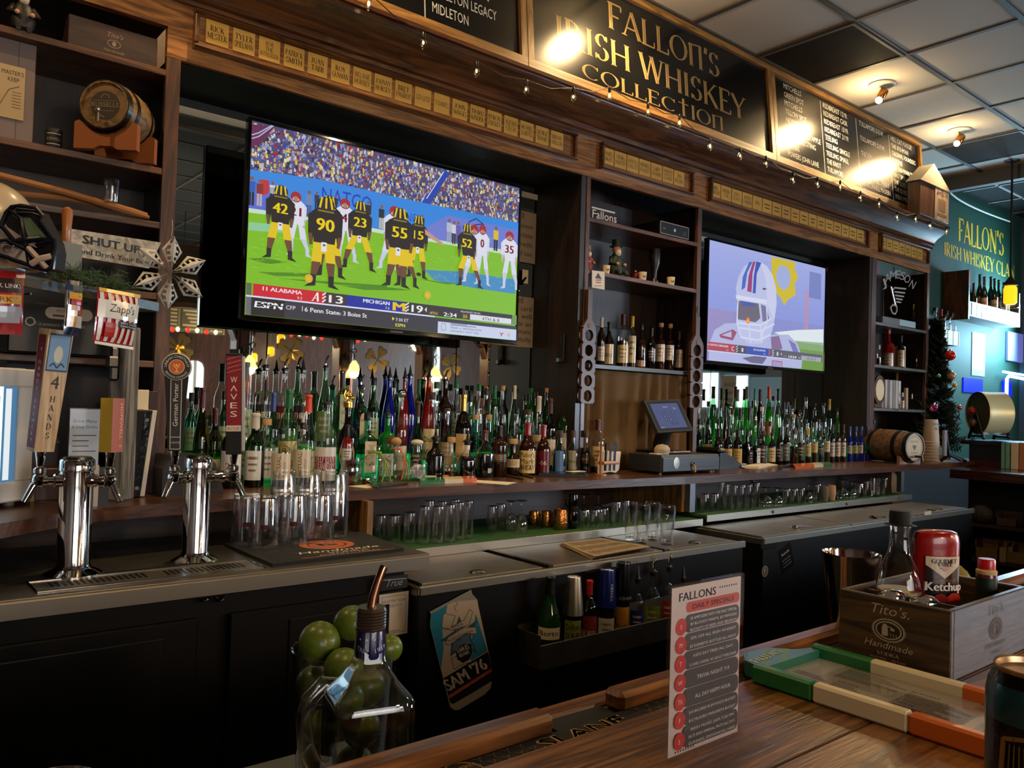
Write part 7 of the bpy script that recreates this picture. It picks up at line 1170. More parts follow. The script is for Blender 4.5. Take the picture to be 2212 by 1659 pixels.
p=onZ(757,1047,CT);r=24*dep(p)/F;t=glass('stemless snifter with dried fruit by the ribboned bottle',None,p.x,p.y,CT,r,.1,'snifter',False,'snifter_glass');tag(MB().ball((0,0,0),r*.5,M('dark_fruit','2a0e0a',.5),12,8).ball((.01,.006,.03),r*.4,M('dark_fruit'),10,8).build('dried_fruit',None,(p.x,p.y,CT+.05)),'dark dried fruit inside the stemless snifter','fruit')
p=onZ(1330,1028,CT);t=thing('pen_holder','wooden peg stand with pens left of the cash drawer','pen holder',(p.x,p.y+.05,CT));MB().lathe([(.03,0),(.03,.006),(.006,.008),(.006,.14),(.008,.145)],M('honey_wood'),(-.05,0,0),14).box((-.05,-.02,.05),(.06,.02,.065),M('honey_wood'),.004).build('stand',t,smooth=0)
for i,(x,m)in enumerate(((-.02,BLK),(.01,CHROME),(.04,M('pen_blue','1a2a6a',.3)))):MB().tube([(x,0,.02),(x+.004,0,.15)],.006,m,8).build('pen',t)
p=onZ(1318,1024,CT);rd=random.Random(5);mb=MB();vs=[(.06*math.cos(a)*(1+.3*rd.random()),.03*math.sin(a),.06+.05*j+.02*rd.random())for j in range(3)for a in[k*math.pi/5 for k in range(10)]]
mb.add([(x,y,z-.06)for x,y,z in vs],[(j*10+i,j*10+(i+1)%10,(j+1)*10+(i+1)%10,(j+1)*10+i)for j in range(2)for i in range(10)]+[tuple(range(20,30))],PAPER);tag(mb.build('crumpled_paper',None,(p.x+.02,2.72,CT),0),'crumpled white paper bag behind the pen stand','paper')

# far end shelf unit
E1,E2,E3=2.0905,1.7855,1.4755
t=thing('neon_sign','unlit white neon JAMESON sign with musical note on far shelf','neon sign',tuple(onY(1938,695,2.86)));s=3.95
NF=lambda u,v,d=0:onY(1480+u/s,500+v/s,2.86-d)
def tubes(path,nm='tube',r=.0065):bw(MB().tube([NF(*p)for p in path],r,NEON,6),nm,t)
arc=[(1700,440,-14),(1735,395,-8),(1775,372,-2),(1815,368,6),(1850,380,12),(1885,405,20),(1925,450,28)]
for ch,(u,v,ro)in zip('JAMESON',arc):
 mb=MB();A=Art(mb,lambda a,b,h:NF(a,b,h),attr_mat('neon_glass',rough=.2,coat=.5));A.text(ch,u,v+32,-72,'bab4ac',w=44 if ch not in 'MO' else 50,rot=ro);A.text(ch,u,v+22,-48,'1c100c',w=22,rot=ro)if ch in 'O' else 0;bw(mb,'letter',t,0)
tubes([(1755,470),(1785,600),(1788,625)]);tubes([(1755,470),(1772,500),(1785,480),(1880,490)]);tubes([(1785,515),(1872,525)]);tubes([(1790,545),(1862,555)]);tubes([(1794,572),(1850,582)]);tubes([(1798,600),(1838,605)]);tubes([(1800,635),(1770,625),(1750,650),(1765,695),(1790,705),(1805,680),(1803,640),(1790,610)])
b=onY(1480+1665/s,500+760/s,2.86);c=onY(1480+1945/s,500+790/s,2.86);w=c.x-b.x;bw(MB().box((b.x,2.84,E1),(b.x+w*.5,2.9,E1+.06),GREYP,.004).box((b.x+w*.5,2.84,E1+.012),(c.x,2.9,E1+.06),M('pale_lit_base','a8c4c8',.2),.002),'base',t,0);bw(MB().tube([NF(1690,720),NF(1690,460),NF(1760,470)],.004,BLK,6).tube([NF(1780,300),NF(1785,350)],.004,BLK,6),'bracket',t)
def ebox(name,label,cat,px0,px1,top,Y,z,m,d=.08):a,b=onY(px0,800,Y),onY(px1,800,Y);h=onY((px0+px1)/2,top,Y).z-z;o=MB().box((-(b.x-a.x)/2,0,0),((b.x-a.x)/2,d,h),m,.002).build(name,None,((a.x+b.x)/2,Y,z),0);return tag(o,label,cat)
def eb(label,px,top,w,z,style,gl,liq,cap,lab,Y=2.9,**k):p=onY(px,800,Y);r=w/2*dep(p)/F;return bottle(label,'bottles on the far shelf unit',p.x,Y,z,r,onY(px,top,Y).z-z,style,gl,liq,cap,lab,**k)
eb('slim amber bottle at the right of the neon sign',1971,657,10,E1,'slim','n',('w',.6),'foil-gold',None);eb('clear bottle of bright red spirit on the far middle shelf',1917,712,26,E2,'liq','r',None,'cap-red',(.02,.4,'7a5a44',None));eb('cream bottle beside the bright red bottle, far unit',1945,725,16,E2,'wine','k',None,'foil-black',(.05,.55,'b8a078',None),2.87);eb('square clear bottle of dark spirit, far middle shelf right',1976,735,16,E2,'sq','n',('d',.6),'cap-black',(.15,.6,'5a4440',None))
eb('small clear bottle at the far middle shelf left end',1898,745,9,E2,'slim','c',('w',.4),'cap-white',None,2.84);ebox('card_box','cream card box leaning beside the cream bottle','box',1950,1956,748,2.85,E2,CREAM)
for i,(a,b,tp,m)in enumerate(((1906,1911,838,M('book_grey','8a8680',.6)),(1913,1918,820,M('book_white','b8b2aa',.6)),(1918,1923,820,M('book_mauve','7a686a',.6)),(1923.5,1929,821,M('book_white')),(1930,1935,821,M('book_grey')),(1936,1941,822,M('book_white')),(1942,1947,823,M('book_pale','cac4bc',.6)))):ebox('book',f'pale hardback, {ORD[i]} from the left in the row on the far shelf','book',a,b,tp,2.86,E3,m,.14)['group']='hardbacks on the far shelf'
p=onY(1895,850,2.84);t=thing('picture_frame','round cream clock-like plaque on the far shelf left end','plaque',(p.x,2.84,E3));MB().lathe([(.001,0),(.075,0),(.085,.006),(.085,.018),(.001,.02)],OAK,T=Matrix.Translation((0,0,.13))@Matrix.Rotation(R(90),4,'X'),seg=28,sy=1.25).lathe([(.001,.0205),(.062,.0205),(.001,.021)],CREAM,T=Matrix.Translation((0,0,.13))@Matrix.Rotation(R(90),4,'X'),seg=28,sy=1.25).box((-.05,-.01,0),(.05,.03,.03),OAK,.003).build('plaque',t)
ebox('glass_award','clear glass award at the far shelf right end','award',1966,1980,850,2.86,E3,ACRYL,.03);ebox('wooden_tower','slim wooden award beside the glass one','award',1959,1963,838,2.85,E3,PALE,.02);eb('slim pale bottle right of the far shelf hardbacks',1951,848,7,E3,'slim','c',('c',.4),'cap-white',(.1,.6,'b0a8a0',None),2.84);ebox('tall_card','tan card standing behind the far shelf hardbacks','card',1938,1944,805,3.02,E3,CORK,.01)
for i in range(6):p=onY(1895+15*i,935,2.95-.03*(i%2));glass(f'upturned stem glass, {ORD[i]} from left behind the counter cask','stem glasses behind the cask',p.x,p.y,CT,.04,.16+.012*(i%3),'goblet',i%2==0,'goblet')
ah=lambda A,r:(A.circ(0,0,r*.72,'c2ae88',n=30),A.ring(0,0,r*.66,r*.03,'4a3a28',n=30),A.text('HANDMADE',0,r*.28,r*.12,'3a2c1c',w=r*.7),A.poly([(-r*.2,r*.1),(r*.2,r*.1),(0,-r*.22)],'4a3a28'),A.text('RESERVE',0,-r*.42,r*.13,'3a2c1c',w=r*.6))
fp=onZ(1978,1003,CT);ax=Vector((.24,.97,0)).normalized();fc=onY(1976,965,fp.y);r=36*dep(fc)/F;cb=Vector((fc.x,fc.y,0))+ax*.205;zc_=onY(1976,966,fp.y).z
t,T,ax=cask('cask','small banded cask with cream head on the counter right end',(cb.x,cb.y,zc_),ax,r,.42,((0,.07),(.2,.27),(.66,.73),(.82,.87),(.93,1)),ah,CREAM,BARRELX,'far',z=CT)
pv=ax.cross(Vector((0,0,1)))
for s_ in(-.16,.13):o=Vector((cb.x,cb.y,CT))+ax*s_;hh_=zc_-CT;bw(MB().prism([(-r*.9,0),(r*.9,0),(r*.9,hh_-r*.55)]+[(r*1.02*math.cos(R(a)),hh_-r*1.02*math.sin(R(a)))for a in range(40,141,20)]+[(-r*.9,hh_-r*.55)],tuple(o-ax*.012),tuple(pv),(0,0,1),tuple(ax),.024,M('cradle_tan','8a6a54',.5)),'cradle',t,0)
f0=Vector((cb.x,cb.y,zc_-r*.55))-ax*.212;bw(MB().tube([f0,f0-ax*.05,f0-ax*.052-Vector((0,0,.03))],.009,M('dark_tap','241a14',.4),8),'spigot',t)
p=onZ(2010,995,CT);r=17*dep(p)/F
t=thing('paper_cups','stack of upturned white paper cups beside the counter cask','cups',(p.x,p.y,CT));h0=onY(2010,972,p.y).z-CT
for k in range(7):z=h0*.0+.022*k;mb=MB().lathe([(r*1.02,z),(r*1.04,z+.006),(r*.98,z+.01),(r*.78,z+.17),(r*.72,z+.172),(.001,z+.168)],M('cup_white','b8a48e',.6),seg=22,cap=False);(Art(mb,wrap((0,0),r*.86,-118,0),PRINT).circ(0,z+.10,r*.22,'7a2c20',ry=r*.22).text('CARDI',0,z+.145,-.016,'5a4a3c',w=.05))if k==6 else 0;mb.build('cup',t)
t=thing('straw_holder','clear straw holder in front of the paper cups','holder',(p.x-.0,p.y-.09,CT));[MB().lathe([(.012,0),(.012,.11),(.010,.11),(.010,.004)],GLASS,(-.05+.035*k,0,0),12,cap=False).build('tube',t)for k in range(4)];MB().box((-.08,-.03,-.0),(.09,.03,.004),WHITEP,.001).build('base',t,smooth=0)
p=onZ(2045,1000,CT);q2=onZ(2086,1000,CT);t=thing('tablet_easel','black easel stand with tilted panel near the tree','stand',(p.x,p.y,CT));hz=onY(2037,936,p.y).z-CT;MB().tube([(-.02,0,hz),(.03,0,.06),(.12,-.05,.02)],.012,BLK,8).tube([(.03,0,.06),(q2.x-p.x,q2.y-p.y,.012)],.012,BLK,8).tube([(.03,0,.06),(.02,.05,.01)],.012,BLK,8).build('legs',t);MB().box((-.06,-.01,.05),(-.02,.01,hz+.02),M('panel_grey','8a8a90',.3),.003).build('panel',t,smooth=0)
p=onY(2045,972,2.92);zt=onY(2040,690,2.80).z;t=thing('christmas_tree','small dark christmas tree with baubles by the green wall','tree',(6.62,2.80,CT));hT=zt-CT;MB().lathe([(.018,0),(.012,hT*.9),(.002,hT)],M('tree_trunk','1c120c',.8),seg=8).lathe([(.12,0),(.12,.03),(.03,.05)],BLK,seg=16).build('trunk',t)
mb=MB();rd=random.Random(11)
for k in range(620):
 f=rd.random()**.8;z=hT*(.08+.9*f);R_=.27*(1-f)+.04;a=rd.uniform(0,6.283);d=Vector((math.cos(a),math.sin(a)*.75,rd.uniform(-.35,.15)));L=R_*rd.uniform(.6,1.05);o=Vector((0,0,z));e=o+d*L;s_=d.orthogonal().normalized()
 for j in range(7):
  g=.25+.11*j;c_=o.lerp(e,g)
  for sg in(-1,1):q=c_+(s_*sg*.8+d*.6+Vector((0,0,rd.uniform(-.3,.3)))).normalized()*.05;mb.add([c_-d*.011,c_+d*.011,q],[(0,1,2)],PLANTD)
 mb.add([o.lerp(e,.1)-s_*.003,o.lerp(e,.1)+s_*.003,e],[(0,1,2)],PLANTD)
mb.build('needles',t,smooth=0)
for px,py,c,r in((2053,768,'c22018',11),(2055,812,'b08a5c',9),(2062,832,'d0a020',5),(2100,888,'a83820',9),(2018,880,'7a1c5c',8),(2012,885,'c02018',4),(2104,912,'b0785a',9),(2028,812,'20a058',4),(2073,880,'c04030',5)):
 q=onY(px,py,2.58);rr=r*dep(q)/F;MB().ball((q.x-6.62,q.y-2.80,q.z-CT),rr,M('bauble_'+c,c,.2,.3,coat=.4),12,8).lathe([(rr*.25,rr),(rr*.25,rr*1.2)],GOLD,(q.x-6.62,q.y-2.80,q.z-CT),8).build('bauble',t)
q=onY(2102,960,2.58);MB().lathe([(.001,-.1),(.02,-.06),(.028,0),(.012,.05),(.004,.06)],M('bauble_blue','4a78a8',.2,.4),(q.x-6.62,q.y-2.80,q.z-CT),12).build('bauble',t)
# green wall: lettering, bottle shelf, poster, neon
mb=MB();A=Art(mb,lambda u,v,h:onY(1860+(968+u)/4.608,340+(832+.335*u-v)/4.608,3.199)-Vector((0,h,0)),PRINT);A.text("FALLON'S",0,0,225,'c8a02c',w=455,al='l',font='serif',bold=1.3)
A.f=lambda u,v,h:onY(1860+(826+u)/4.608,340+(975+.345*u-v)/4.608,3.199)-Vector((0,h,0));A.text('IRISH WHISKEY CLAN',0,0,135,'b8982c',w=705,al='l',font='serif',bold=1.25)
t=thing('painted_lettering',"gold FALLON'S IRISH WHISKEY CLAN lettering on the green wall",'lettering',tuple(onY(2110,540,3.198)));bw(mb,'letters',t,0)
p0,p1=onY(2095,650,2.98),onY(2201,690,2.98);t=thing('clan_shelf','wall shelf faced with brass plates carrying green bottles','shelf',((p0.x+p1.x)/2,2.98,p0.z));xa,xb=p0.x,p1.x;zt,zb=p0.z,onY(2092,682,2.98).z
bw(MB().box((xa,2.98,zb),(xb,2.995,zt),M('shelf_grey','9a948c',.5),.002).box((xa,2.995,zb),(xb,3.198,zb+.015),M('shelf_grey')),'tray',t,0);e=onY(2062,575,2.99);bw(MB().box((xa-.03,2.98,zb-.03),(xa,3.198,onY(2080,578,2.98).z),OAKV,.003),'end_panel',t,0);bw(MB().box((xb,2.98,zb),(xb+.03,3.198,zt+.1),OAKV,.003),'end_panel',t,0)
for i in range(10):
 x=xa+.04+(xb-xa-.06)*i/10;w=(xb-xa)/10*.86;mb=MB().box((x,2.977,zb+.012),(x+w,2.9795,zt-.012),BRASS);A=Art(mb,plane((0,2.977,0),(1,0,0),(0,0,1)),PRINT);A.rect(x+.002,zb+.014,w-.004,zt-zb-.028,'c8ac5c');[A.rect(x+w*.25,zb+(zt-zb)*(.35+.2*j),w*.5,.008,'5a4420',up=j==0)for j in range(2)];tag(mb.build('name_plate',smooth=0),f'brass name plate, {ORD[i]} from the left on the green wall shelf','name plate','brass plates on the clan shelf')
for i,(px,top)in enumerate(((2091,600),(2103,612),(2116,593),(2126,598),(2140,598),(2148,602),(2157,605),(2168,610),(2176,615))):
 p=onY(px,640,3.09-.05*(i%2));r=6.5*dep(p)/F;zz=zb+.0155;bottle(f'dark green whiskey bottle, {ORD[i]} from left on the green wall shelf','bottles on the clan shelf',p.x,p.y,zz,min(r,.042),onY(px,top,p.y).z-zz,'liq','G',None,'foil-black',(.05,.5,'b8a070',None)if i%3!=1 else(.1,.45,'6a5030',None))
a,b=onY(2008,738,3.0),onY(2068,738,3.0);zt=onY(2040,712,3.0).z;t=thing('clan_shelf','small wall shelf faced with plates, half hidden by the tree','shelf',((a.x+b.x)/2,3.0,a.z));bw(MB().box((a.x,3.0,a.z),(b.x,3.198,a.z+.012),M('shelf_grey')).box((a.x,2.99,a.z),(b.x,3.0,zt),M('plate_row','d0c088',.5)),'tray',t,0);g=MB();[g.box((a.x+(b.x-a.x)*k/5,2.988,a.z),(a.x+(b.x-a.x)*k/5+.008,2.99,zt),BLK)for k in range(6)];bw(g,'divider',t,0)
for i,px in enumerate((2022,2035,2047,2058)):p=onY(px,700,3.08);bottle(f'clear bottle, {ORD[i]} from left on the shelf behind the tree top','bottles behind the tree',p.x,3.09,a.z+.0125,.038,onY(px,664+4*i,3.08).z-a.z-.0125,'liq','c' if i!=1 else 'k',('w',.4),'foil-red' if i==1 else 'cap-black',(.1,.5,'b0a890',None))
MB().box((6.5,3.17,0),(9.55,3.2,1.04),BLKM).build('wall_low_dark',smooth=0)['kind']='structure'
q=[onY(2100,717,3.197),onY(2128,720,3.197),onY(2128,814,3.197),onY(2100,812,3.197)];t=thing('poster','narrow mauve poster on the blue lit wall','poster',tuple(q[0]));mb=MB().box((q[0].x,3.195,q[2].z),(q[1].x,3.199,q[0].z),M('poster_mauve','8a7f9a',.6));A=Art(mb,plane((0,3.195,0),(1,0,0),(0,0,1)),PRINT);A.rect(q[0].x,q[2].z,q[1].x-q[0].x,q[0].z-q[2].z,'9088a4');A.rect(q[0].x+.03,q[2].z+.06,q[1].x-q[0].x-.06,.12,'a88a94');A.rect(q[0].x+.08,q[0].z-.12,.14,.03,'c0b8cc');A.rect(q[0].x+.08,q[0].z-.18,.1,.03,'c0b8cc');bw(mb,'sheet',t,0)
t=thing('neon_bar_sign','blue neon bar sign with a blue glowing panel at right edge','neon sign',tuple(onY(2180,830,3.15)));P=lambda x,y:onY(x,y,3.14)
bw(MB().tube([P(2174,857),P(2175,818),P(2180,812),P(2260,828)],.016,NEONB,8),'tube',t);bw(MB().tube([P(2167,803),P(2260,818)],.012,NEONB,8),'tube',t);a,b=P(2094,815),P(2135,850);bw(MB().box((a.x,3.19,b.z),(b.x,3.199,a.z),BLUEL),'blue_panel',t,0);a,b=P(2178,822),P(2197,856);bw(MB().box((a.x,3.19,b.z),(b.x,3.199,a.z),BLUEL),'blue_panel',t,0);a,b=P(2186,715),P(2260,790);bw(MB().box((a.x,3.17,b.z),(b.x,3.199,a.z),M('box_lilac','6f70a8',.4,emit='6f78c8',es=.5),.004),'lit_box',t,0)
lamp('neon_glow','AREA',tuple(P(2200,760)+Vector((-.3,-.35,.25))),90,(.38,.74,1),tuple(P(2120,700)+Vector((0,.3,0))),size=.6)
lamp('red_neon_glow','POINT',(8.0,2.75,2.75),3.0,(1,.25,.3),shadow_soft_size=.1)
t=thing('pendant_lamp','amber glass pendant on a dark rod before the green wall','pendant lamp',(0,0,0));pc=onZ(2187,343,CEIL+.015);t.location=pc;q=onY(2183,640,pc.y);q=Vector((pc.x,pc.y,q.z));bw(MB().lathe([(.001,-.02),(.06,-.018),(.065,-.004),(.065,0)],BLKM,tuple(pc),20),'canopy',t);bw(MB().tube([pc,q+Vector((0,0,.14))],.009,BLKM,8).lathe([(.012,.16),(.05,.1),(.055,.09),(.03,.085)],BLKM,tuple(q),18),'rod',t);bw(MB().lathe([(.04,.085),(.05,.06),(.05,-.05),(.03,-.07),(.001,-.07)],AMBER,tuple(q),18),'lamp_shade',t);bw(MB().lathe([(.06,.09),(.066,.05),(.066,-.09),(.05,-.1)],GLASS,tuple(q),20,cap=False),'outer_glass',t)
lamp('pendant_glow','POINT',tuple(q),6,(1,.6,.2),shadow_soft_size=.06)
o=MB().tube([onY(2046+140*k/14,405+75*(k/14)**.62 if k<9 else 405+75*(k/14)**.62,3.15)for k in range(15)],.008,WHITEP,6).build('white_cable');tag(o,'white cable sagging along the green wall top','cable')
p=onY(2005,480,2.72);t=thing('bottle_crate',"wooden JAMESON bottle crate standing on the cornice's far end",'crate',(6.2,2.675,2.8885));zt=onY(2000,395,2.64).z-2.8885;xa_=onY(1985,470,2.64).x-6.2;xb_=onY(2016,470,2.64).x-6.2;xc_=onY(2046,490,2.64).x-6.2
MB().box((xa_,-.04,0),(xb_,.05,zt),OAKV,.003).build('side',t,smooth=0);mb=MB().box((xb_,-.045,0),(xc_,.055,zt*1.05),wood('stencil_wood','6a5a4a','a8937a',2),.003);A=Art(mb,plane((0,-.0455,0),(1,0,0),(0,0,1)),PRINT);A.text('JAMESON',(xb_+xc_)/2,zt*.78,.035,'3a2c20',w=(xc_-xb_)*.8);A.rect((xb_+xc_)/2-.06,zt*.3,.12,.09,'6a5440');A.rect((xb_+xc_)/2-.08,zt*.15,.16,.02,'6a5440');mb.build('front',t,smooth=0)
MB().prism([(xa_-.02,zt),(xc_+.02,zt),((xa_+xc_)/2-.04,zt+.16)],(0,-.05,0),(1,0,0),(0,0,1),(0,1,0),.11,M('roof_cream','8f8676',.6)).build('gable',t,smooth=0)
LZ=onX(2150,953,6.75).z;bw(MB().box((6.64,-1.4,1.06),(6.68,2.55,LZ-.03),M('ledge_green','0a1512',.5)).box((6.62,-1.4,LZ-.03),(7.2,2.6,LZ),M('ledge_top','1a1412',.3)),'raised_ledge',find('dark red return bar'),0)
p=onZ(2150,952,1.115);dc=Vector((7.25,2.15,0));zc_=onY(2120,893,2.15).z;c0=onP(2147,893,Vector((6.66,2.1,0)),Vector((-1,0,0)));c0=onX(2137,893,6.86);rr=46*dep(c0)/F
t=thing('raffle_drum','pale gold mesh-ended drum on a wire stand above the return bar','drum',(c0.x,c0.y,LZ));axd=Vector((.78,-.62,0)).normalized();T=Matrix.Translation(c0)@axd.to_track_quat('Z','Y').to_matrix().to_4x4();Ld=rr*1.15
bw(MB().lathe([(rr,-Ld/2),(rr*1.01,-Ld/2+.01),(rr,-Ld/2+.02),(rr,Ld/2-.02),(rr*1.01,Ld/2),(.001,Ld/2)],GOLDP,T=T,seg=40,cap=False),'barrel',t);bw(MB().lathe([(.001,-Ld/2+.01),(rr*.97,-Ld/2+.01)],M('drum_mesh','4a4c34',.5,.3,bump=1,bscale=60),T=T,seg=40,cap=False),'end_mesh',t)
pv=axd.cross(Vector((0,0,1)));zf=-(c0.z-LZ-.012)
for s_ in(-1,1):o=c0+axd*(s_*Ld*.52);bw(MB().tube([o,o+pv*rr*.6+Vector((0,0,zf))],.012,DKSTEEL,8).tube([o,o-pv*rr*.6+Vector((0,0,zf))],.012,DKSTEEL,8).tube([o+pv*rr*.6+Vector((0,0,zf+.02)),o-pv*rr*.6+Vector((0,0,zf+.02))],.01,DKSTEEL,8),'leg',t)
for i,(a,b,m)in enumerate(((2165,2172,M('mint_spine','6fa088',.5)),(2174,2183,M('mint_spine')),(2186,2202,CREAM),(2204,2216,M('salmon_spine','b87858',.5)))):
 A_,B_=onX(a,970,6.56),onX(b,970,6.56);zt=onX((a+b)/2,956,6.56).z;o=MB().box((0,B_.y,0),(.04,A_.y,zt-1.061),m,.002).build('menu_paddle',None,(6.54,0,1.061),0);tag(o,['mint green spine standing leftmost on the return bar','mint green spine standing second on the return bar','wide cream spine standing on the return bar','salmon spine standing rightmost on the return bar'][i],'menu')
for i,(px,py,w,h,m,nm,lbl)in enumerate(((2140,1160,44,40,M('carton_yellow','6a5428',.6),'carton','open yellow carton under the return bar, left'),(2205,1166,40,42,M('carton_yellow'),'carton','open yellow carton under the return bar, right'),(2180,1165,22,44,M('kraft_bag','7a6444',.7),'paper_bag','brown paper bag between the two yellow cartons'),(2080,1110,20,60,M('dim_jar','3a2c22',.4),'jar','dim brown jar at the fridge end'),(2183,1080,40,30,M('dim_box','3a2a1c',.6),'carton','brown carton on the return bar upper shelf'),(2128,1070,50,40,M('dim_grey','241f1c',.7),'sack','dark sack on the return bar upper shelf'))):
 p=onX(px,py,6.12);ww,hh=w*dep(p)/F,h*dep(p)/F;mb=MB()
 if nm=='sack':mb.ball((0,0,hh/2),hh/2,m,14,10,sx=.8,sy=1.2)
 elif nm=='jar':mb.lathe([(ww*.4,0),(ww*.5,.02),(ww*.5,hh*.8),(ww*.4,hh*.85),(ww*.4,hh)],m,seg=16)
 elif nm=='paper_bag':mb.add([(0,-ww/2,0),(.1,-ww/2,0),(.1,ww/2,0),(0,ww/2,0),(.02,-ww*.6,hh*.8),(.08,-ww*.6,hh),(.08,ww*.6,hh),(.02,ww*.6,hh*.7)],[(0,1,2,3),(0,1,5,4),(1,2,6,5),(2,3,7,6),(3,0,4,7)],m)
 else:mb.box((0,-ww/2,0),(.12,ww/2,.004),m).box((0,-ww/2,0),(.004,ww/2,hh*.6),m).box((.116,-ww/2,0),(.12,ww/2,hh),m).box((0,-ww/2,0),(.12,-ww/2+.004,hh),m).box((0,ww/2-.004,0),(.12,ww/2,hh),m)
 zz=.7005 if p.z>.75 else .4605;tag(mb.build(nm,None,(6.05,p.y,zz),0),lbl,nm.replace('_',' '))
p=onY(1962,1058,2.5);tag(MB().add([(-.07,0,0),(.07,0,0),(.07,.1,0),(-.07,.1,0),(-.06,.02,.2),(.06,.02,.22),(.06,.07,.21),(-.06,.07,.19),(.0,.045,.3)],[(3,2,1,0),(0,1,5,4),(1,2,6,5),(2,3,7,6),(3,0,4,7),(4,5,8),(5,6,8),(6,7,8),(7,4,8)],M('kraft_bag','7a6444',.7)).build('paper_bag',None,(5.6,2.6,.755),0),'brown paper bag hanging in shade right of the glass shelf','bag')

# long rubber mat in the trough
MZ=BZ-.0115
t=thing('bar_runner','black SLANE bar runner mat behind the bar top edge','bar mat',(.6,.64,MZ));bw(MB().box((-.3,.622,MZ),(1.9,.654,MZ+.004),RUB).box((.62,.654,MZ),(.712,.683,MZ+.003),RUB),'rubber_pad',t,0)
mb=MB();A=Art(mb,plane((0,0,MZ+.004),(1,0,0),(0,1,0)),PRINT);u0=onZ(1150,1608,MZ).x;u1=onZ(1330,1552,MZ).x;yb=.628
for k in range(5):pass
bt(A,'SLANE',(u0+u1)/2,.627,.022,'a8823c',w=u1-u0,d=.08);bt(A,'SLANE',(u0+u1)/2,.6288,.0186,'14120f',w=(u1-u0)*.97,d=.02)
for k in range(56):
 u=.30+.018*k
 if u0-.012<u<u1+.012:continue
 A.line([(u,.651),(u+.005,.645),(u+.005,.640)],.0022,'3d3a34',up=k==0);A.line([(u+.010,.651),(u+.005,.645)],.0022,'3d3a34',up=False);A.line([(u+.009,.638),(u+.014,.632),(u+.014,.627)],.0022,'3d3a34',up=False);A.line([(u+.019,.638),(u+.014,.632)],.0022,'3d3a34',up=False)
A.circ(.475,.632,.022,'1a1814');A.ring(.475,.632,.022,.0015,'a8823c');A.text('FROM WHISKEY',.47,.639,.006,'a8823c',w=.05);A.line([(-.3,.6225),(1.9,.6225)],.001,'6a5a38');bw(mb,'lettering',t,0)
# daily specials stand
g0,g1=onZ(1437,1650,BZ),onZ(1592,1592,BZ);Ys=(g0.y+g1.y)/2;x0,x1=g0.x,g1.x;zt0=onY(1426,1276,Ys).z;zt=onY(1512,1260,Ys).z;Wc,Hc=x1-x0,zt-BZ
t=thing('specials_stand',"clear acrylic stand with FALLONS daily specials card on bar top",'sign stand',((x0+x1)/2,Ys,BZ));w=Wc/2
MB().box((-w-.002,-.0035,.004),(w+.004,-.0018,Hc+.003),ACRYL).box((-w-.002,.0005,.004),(w+.004,.0022,Hc+.003),ACRYL).build('acrylic_sleeve',t,smooth=0)
f=MB();f.add([(-w,-.003,.028),(w,-.003,.028),(w+.012,-.034,.0008),(-w-.012,-.034,.0008),(-w,.002,.028),(w,.002,.028),(w+.012,.034,.0008),(-w-.012,.034,.0008)],[(0,3,2,1),(4,5,6,7),(3,7,6,2)],ACRYL);f.build('acrylic_foot',t,smooth=0)
mb=MB().box((-w+.001,-.0014,.006),(w-.001,0,Hc),PAPER);A=Art(mb,plane((0,-.0014,0),(1,0,0),(0,0,1)),PRINT,eps=.00005,h0=.0001);A.rect(-w,.006,Wc,Hc-.006,'c9b7b0');L=-w+Wc*.1;Z=lambda f:.006+(Hc-.006)*f
A.h+=0;bt(A,'FALLONS',L+.0,Z(.915),Hc*.05,'2c2a2a',w=Wc*.52,al='l',d=.05)
for k in range(8):A.circ(L+Wc*(.58+.035*k),Z(.955),Wc*.010,'2c2a2a',n=8,up=k==0);A.circ(L+Wc*(.0+.035*k),Z(.018),Wc*.010,'2c2a2a',n=8,up=False)
A.rrect(L+Wc*.10,Z(.838),Wc*.78,Hc*.062,Hc*.025,'b8473c');bt(A,'DAILY SPECIALS',L+Wc*.49,Z(.855),Hc*.03,'5a1c18',w=Wc*.6)
DAYS=[('S',['$5 APPETIZERS WITH THE DAILY SPECIAL','$4 BLOODY MARYS, $3 MIMOSAS','BUCKETS OF BEER AND BRUNCH']),('M',['20% OFF ALL IRISH WHISKEY','$3 DOMESTIC BOTTLES ALL NIGHT']),('T',['KIDS EAT FREE ALL DAY','12 AND UNDER, W/ ADULT PURCHASE']),('W',['TRIVIA NIGHT 7-9']),('Th',['ALL DAY HAPPY HOUR']),('F',['$10 BACARDI RUM PUNCH BUCKET','$12 MILAGRO MARGARITA BUCKET']),('S',['IRISH MUSIC JAM 7:30 PM','$4.75 IRISH IMPERIAL PINTS ALL DAY:','GUINNESS, SMITHWICKS, HARP'])]
hts=[.105,.1,.105,.105,.105,.1,.125];v=.83
for(d_,ls),h_ in zip(DAYS,hts):
 v-=h_+.008;A.rrect(L+Wc*.08,Z(v),Wc*.80,Hc*h_,Hc*.04,'474342');A.circ(L+Wc*.035,Z(v+h_*.42),Wc*.075,'b8322c',n=16);A.text(d_,L+Wc*.035,Z(v+h_*.28),Hc*.028,'e0c8c0')
 for i,s in enumerate(ls):n=len(ls);A.text(s,L+Wc*.5,Z(v+h_*((n-i-.5)/n)-.012),Hc*(.024 if n==1 else .017),'d6d0cc',w=Wc*min(.68,.022*len(s)+.12),up=i==0)
mb.build('card',t,smooth=0)
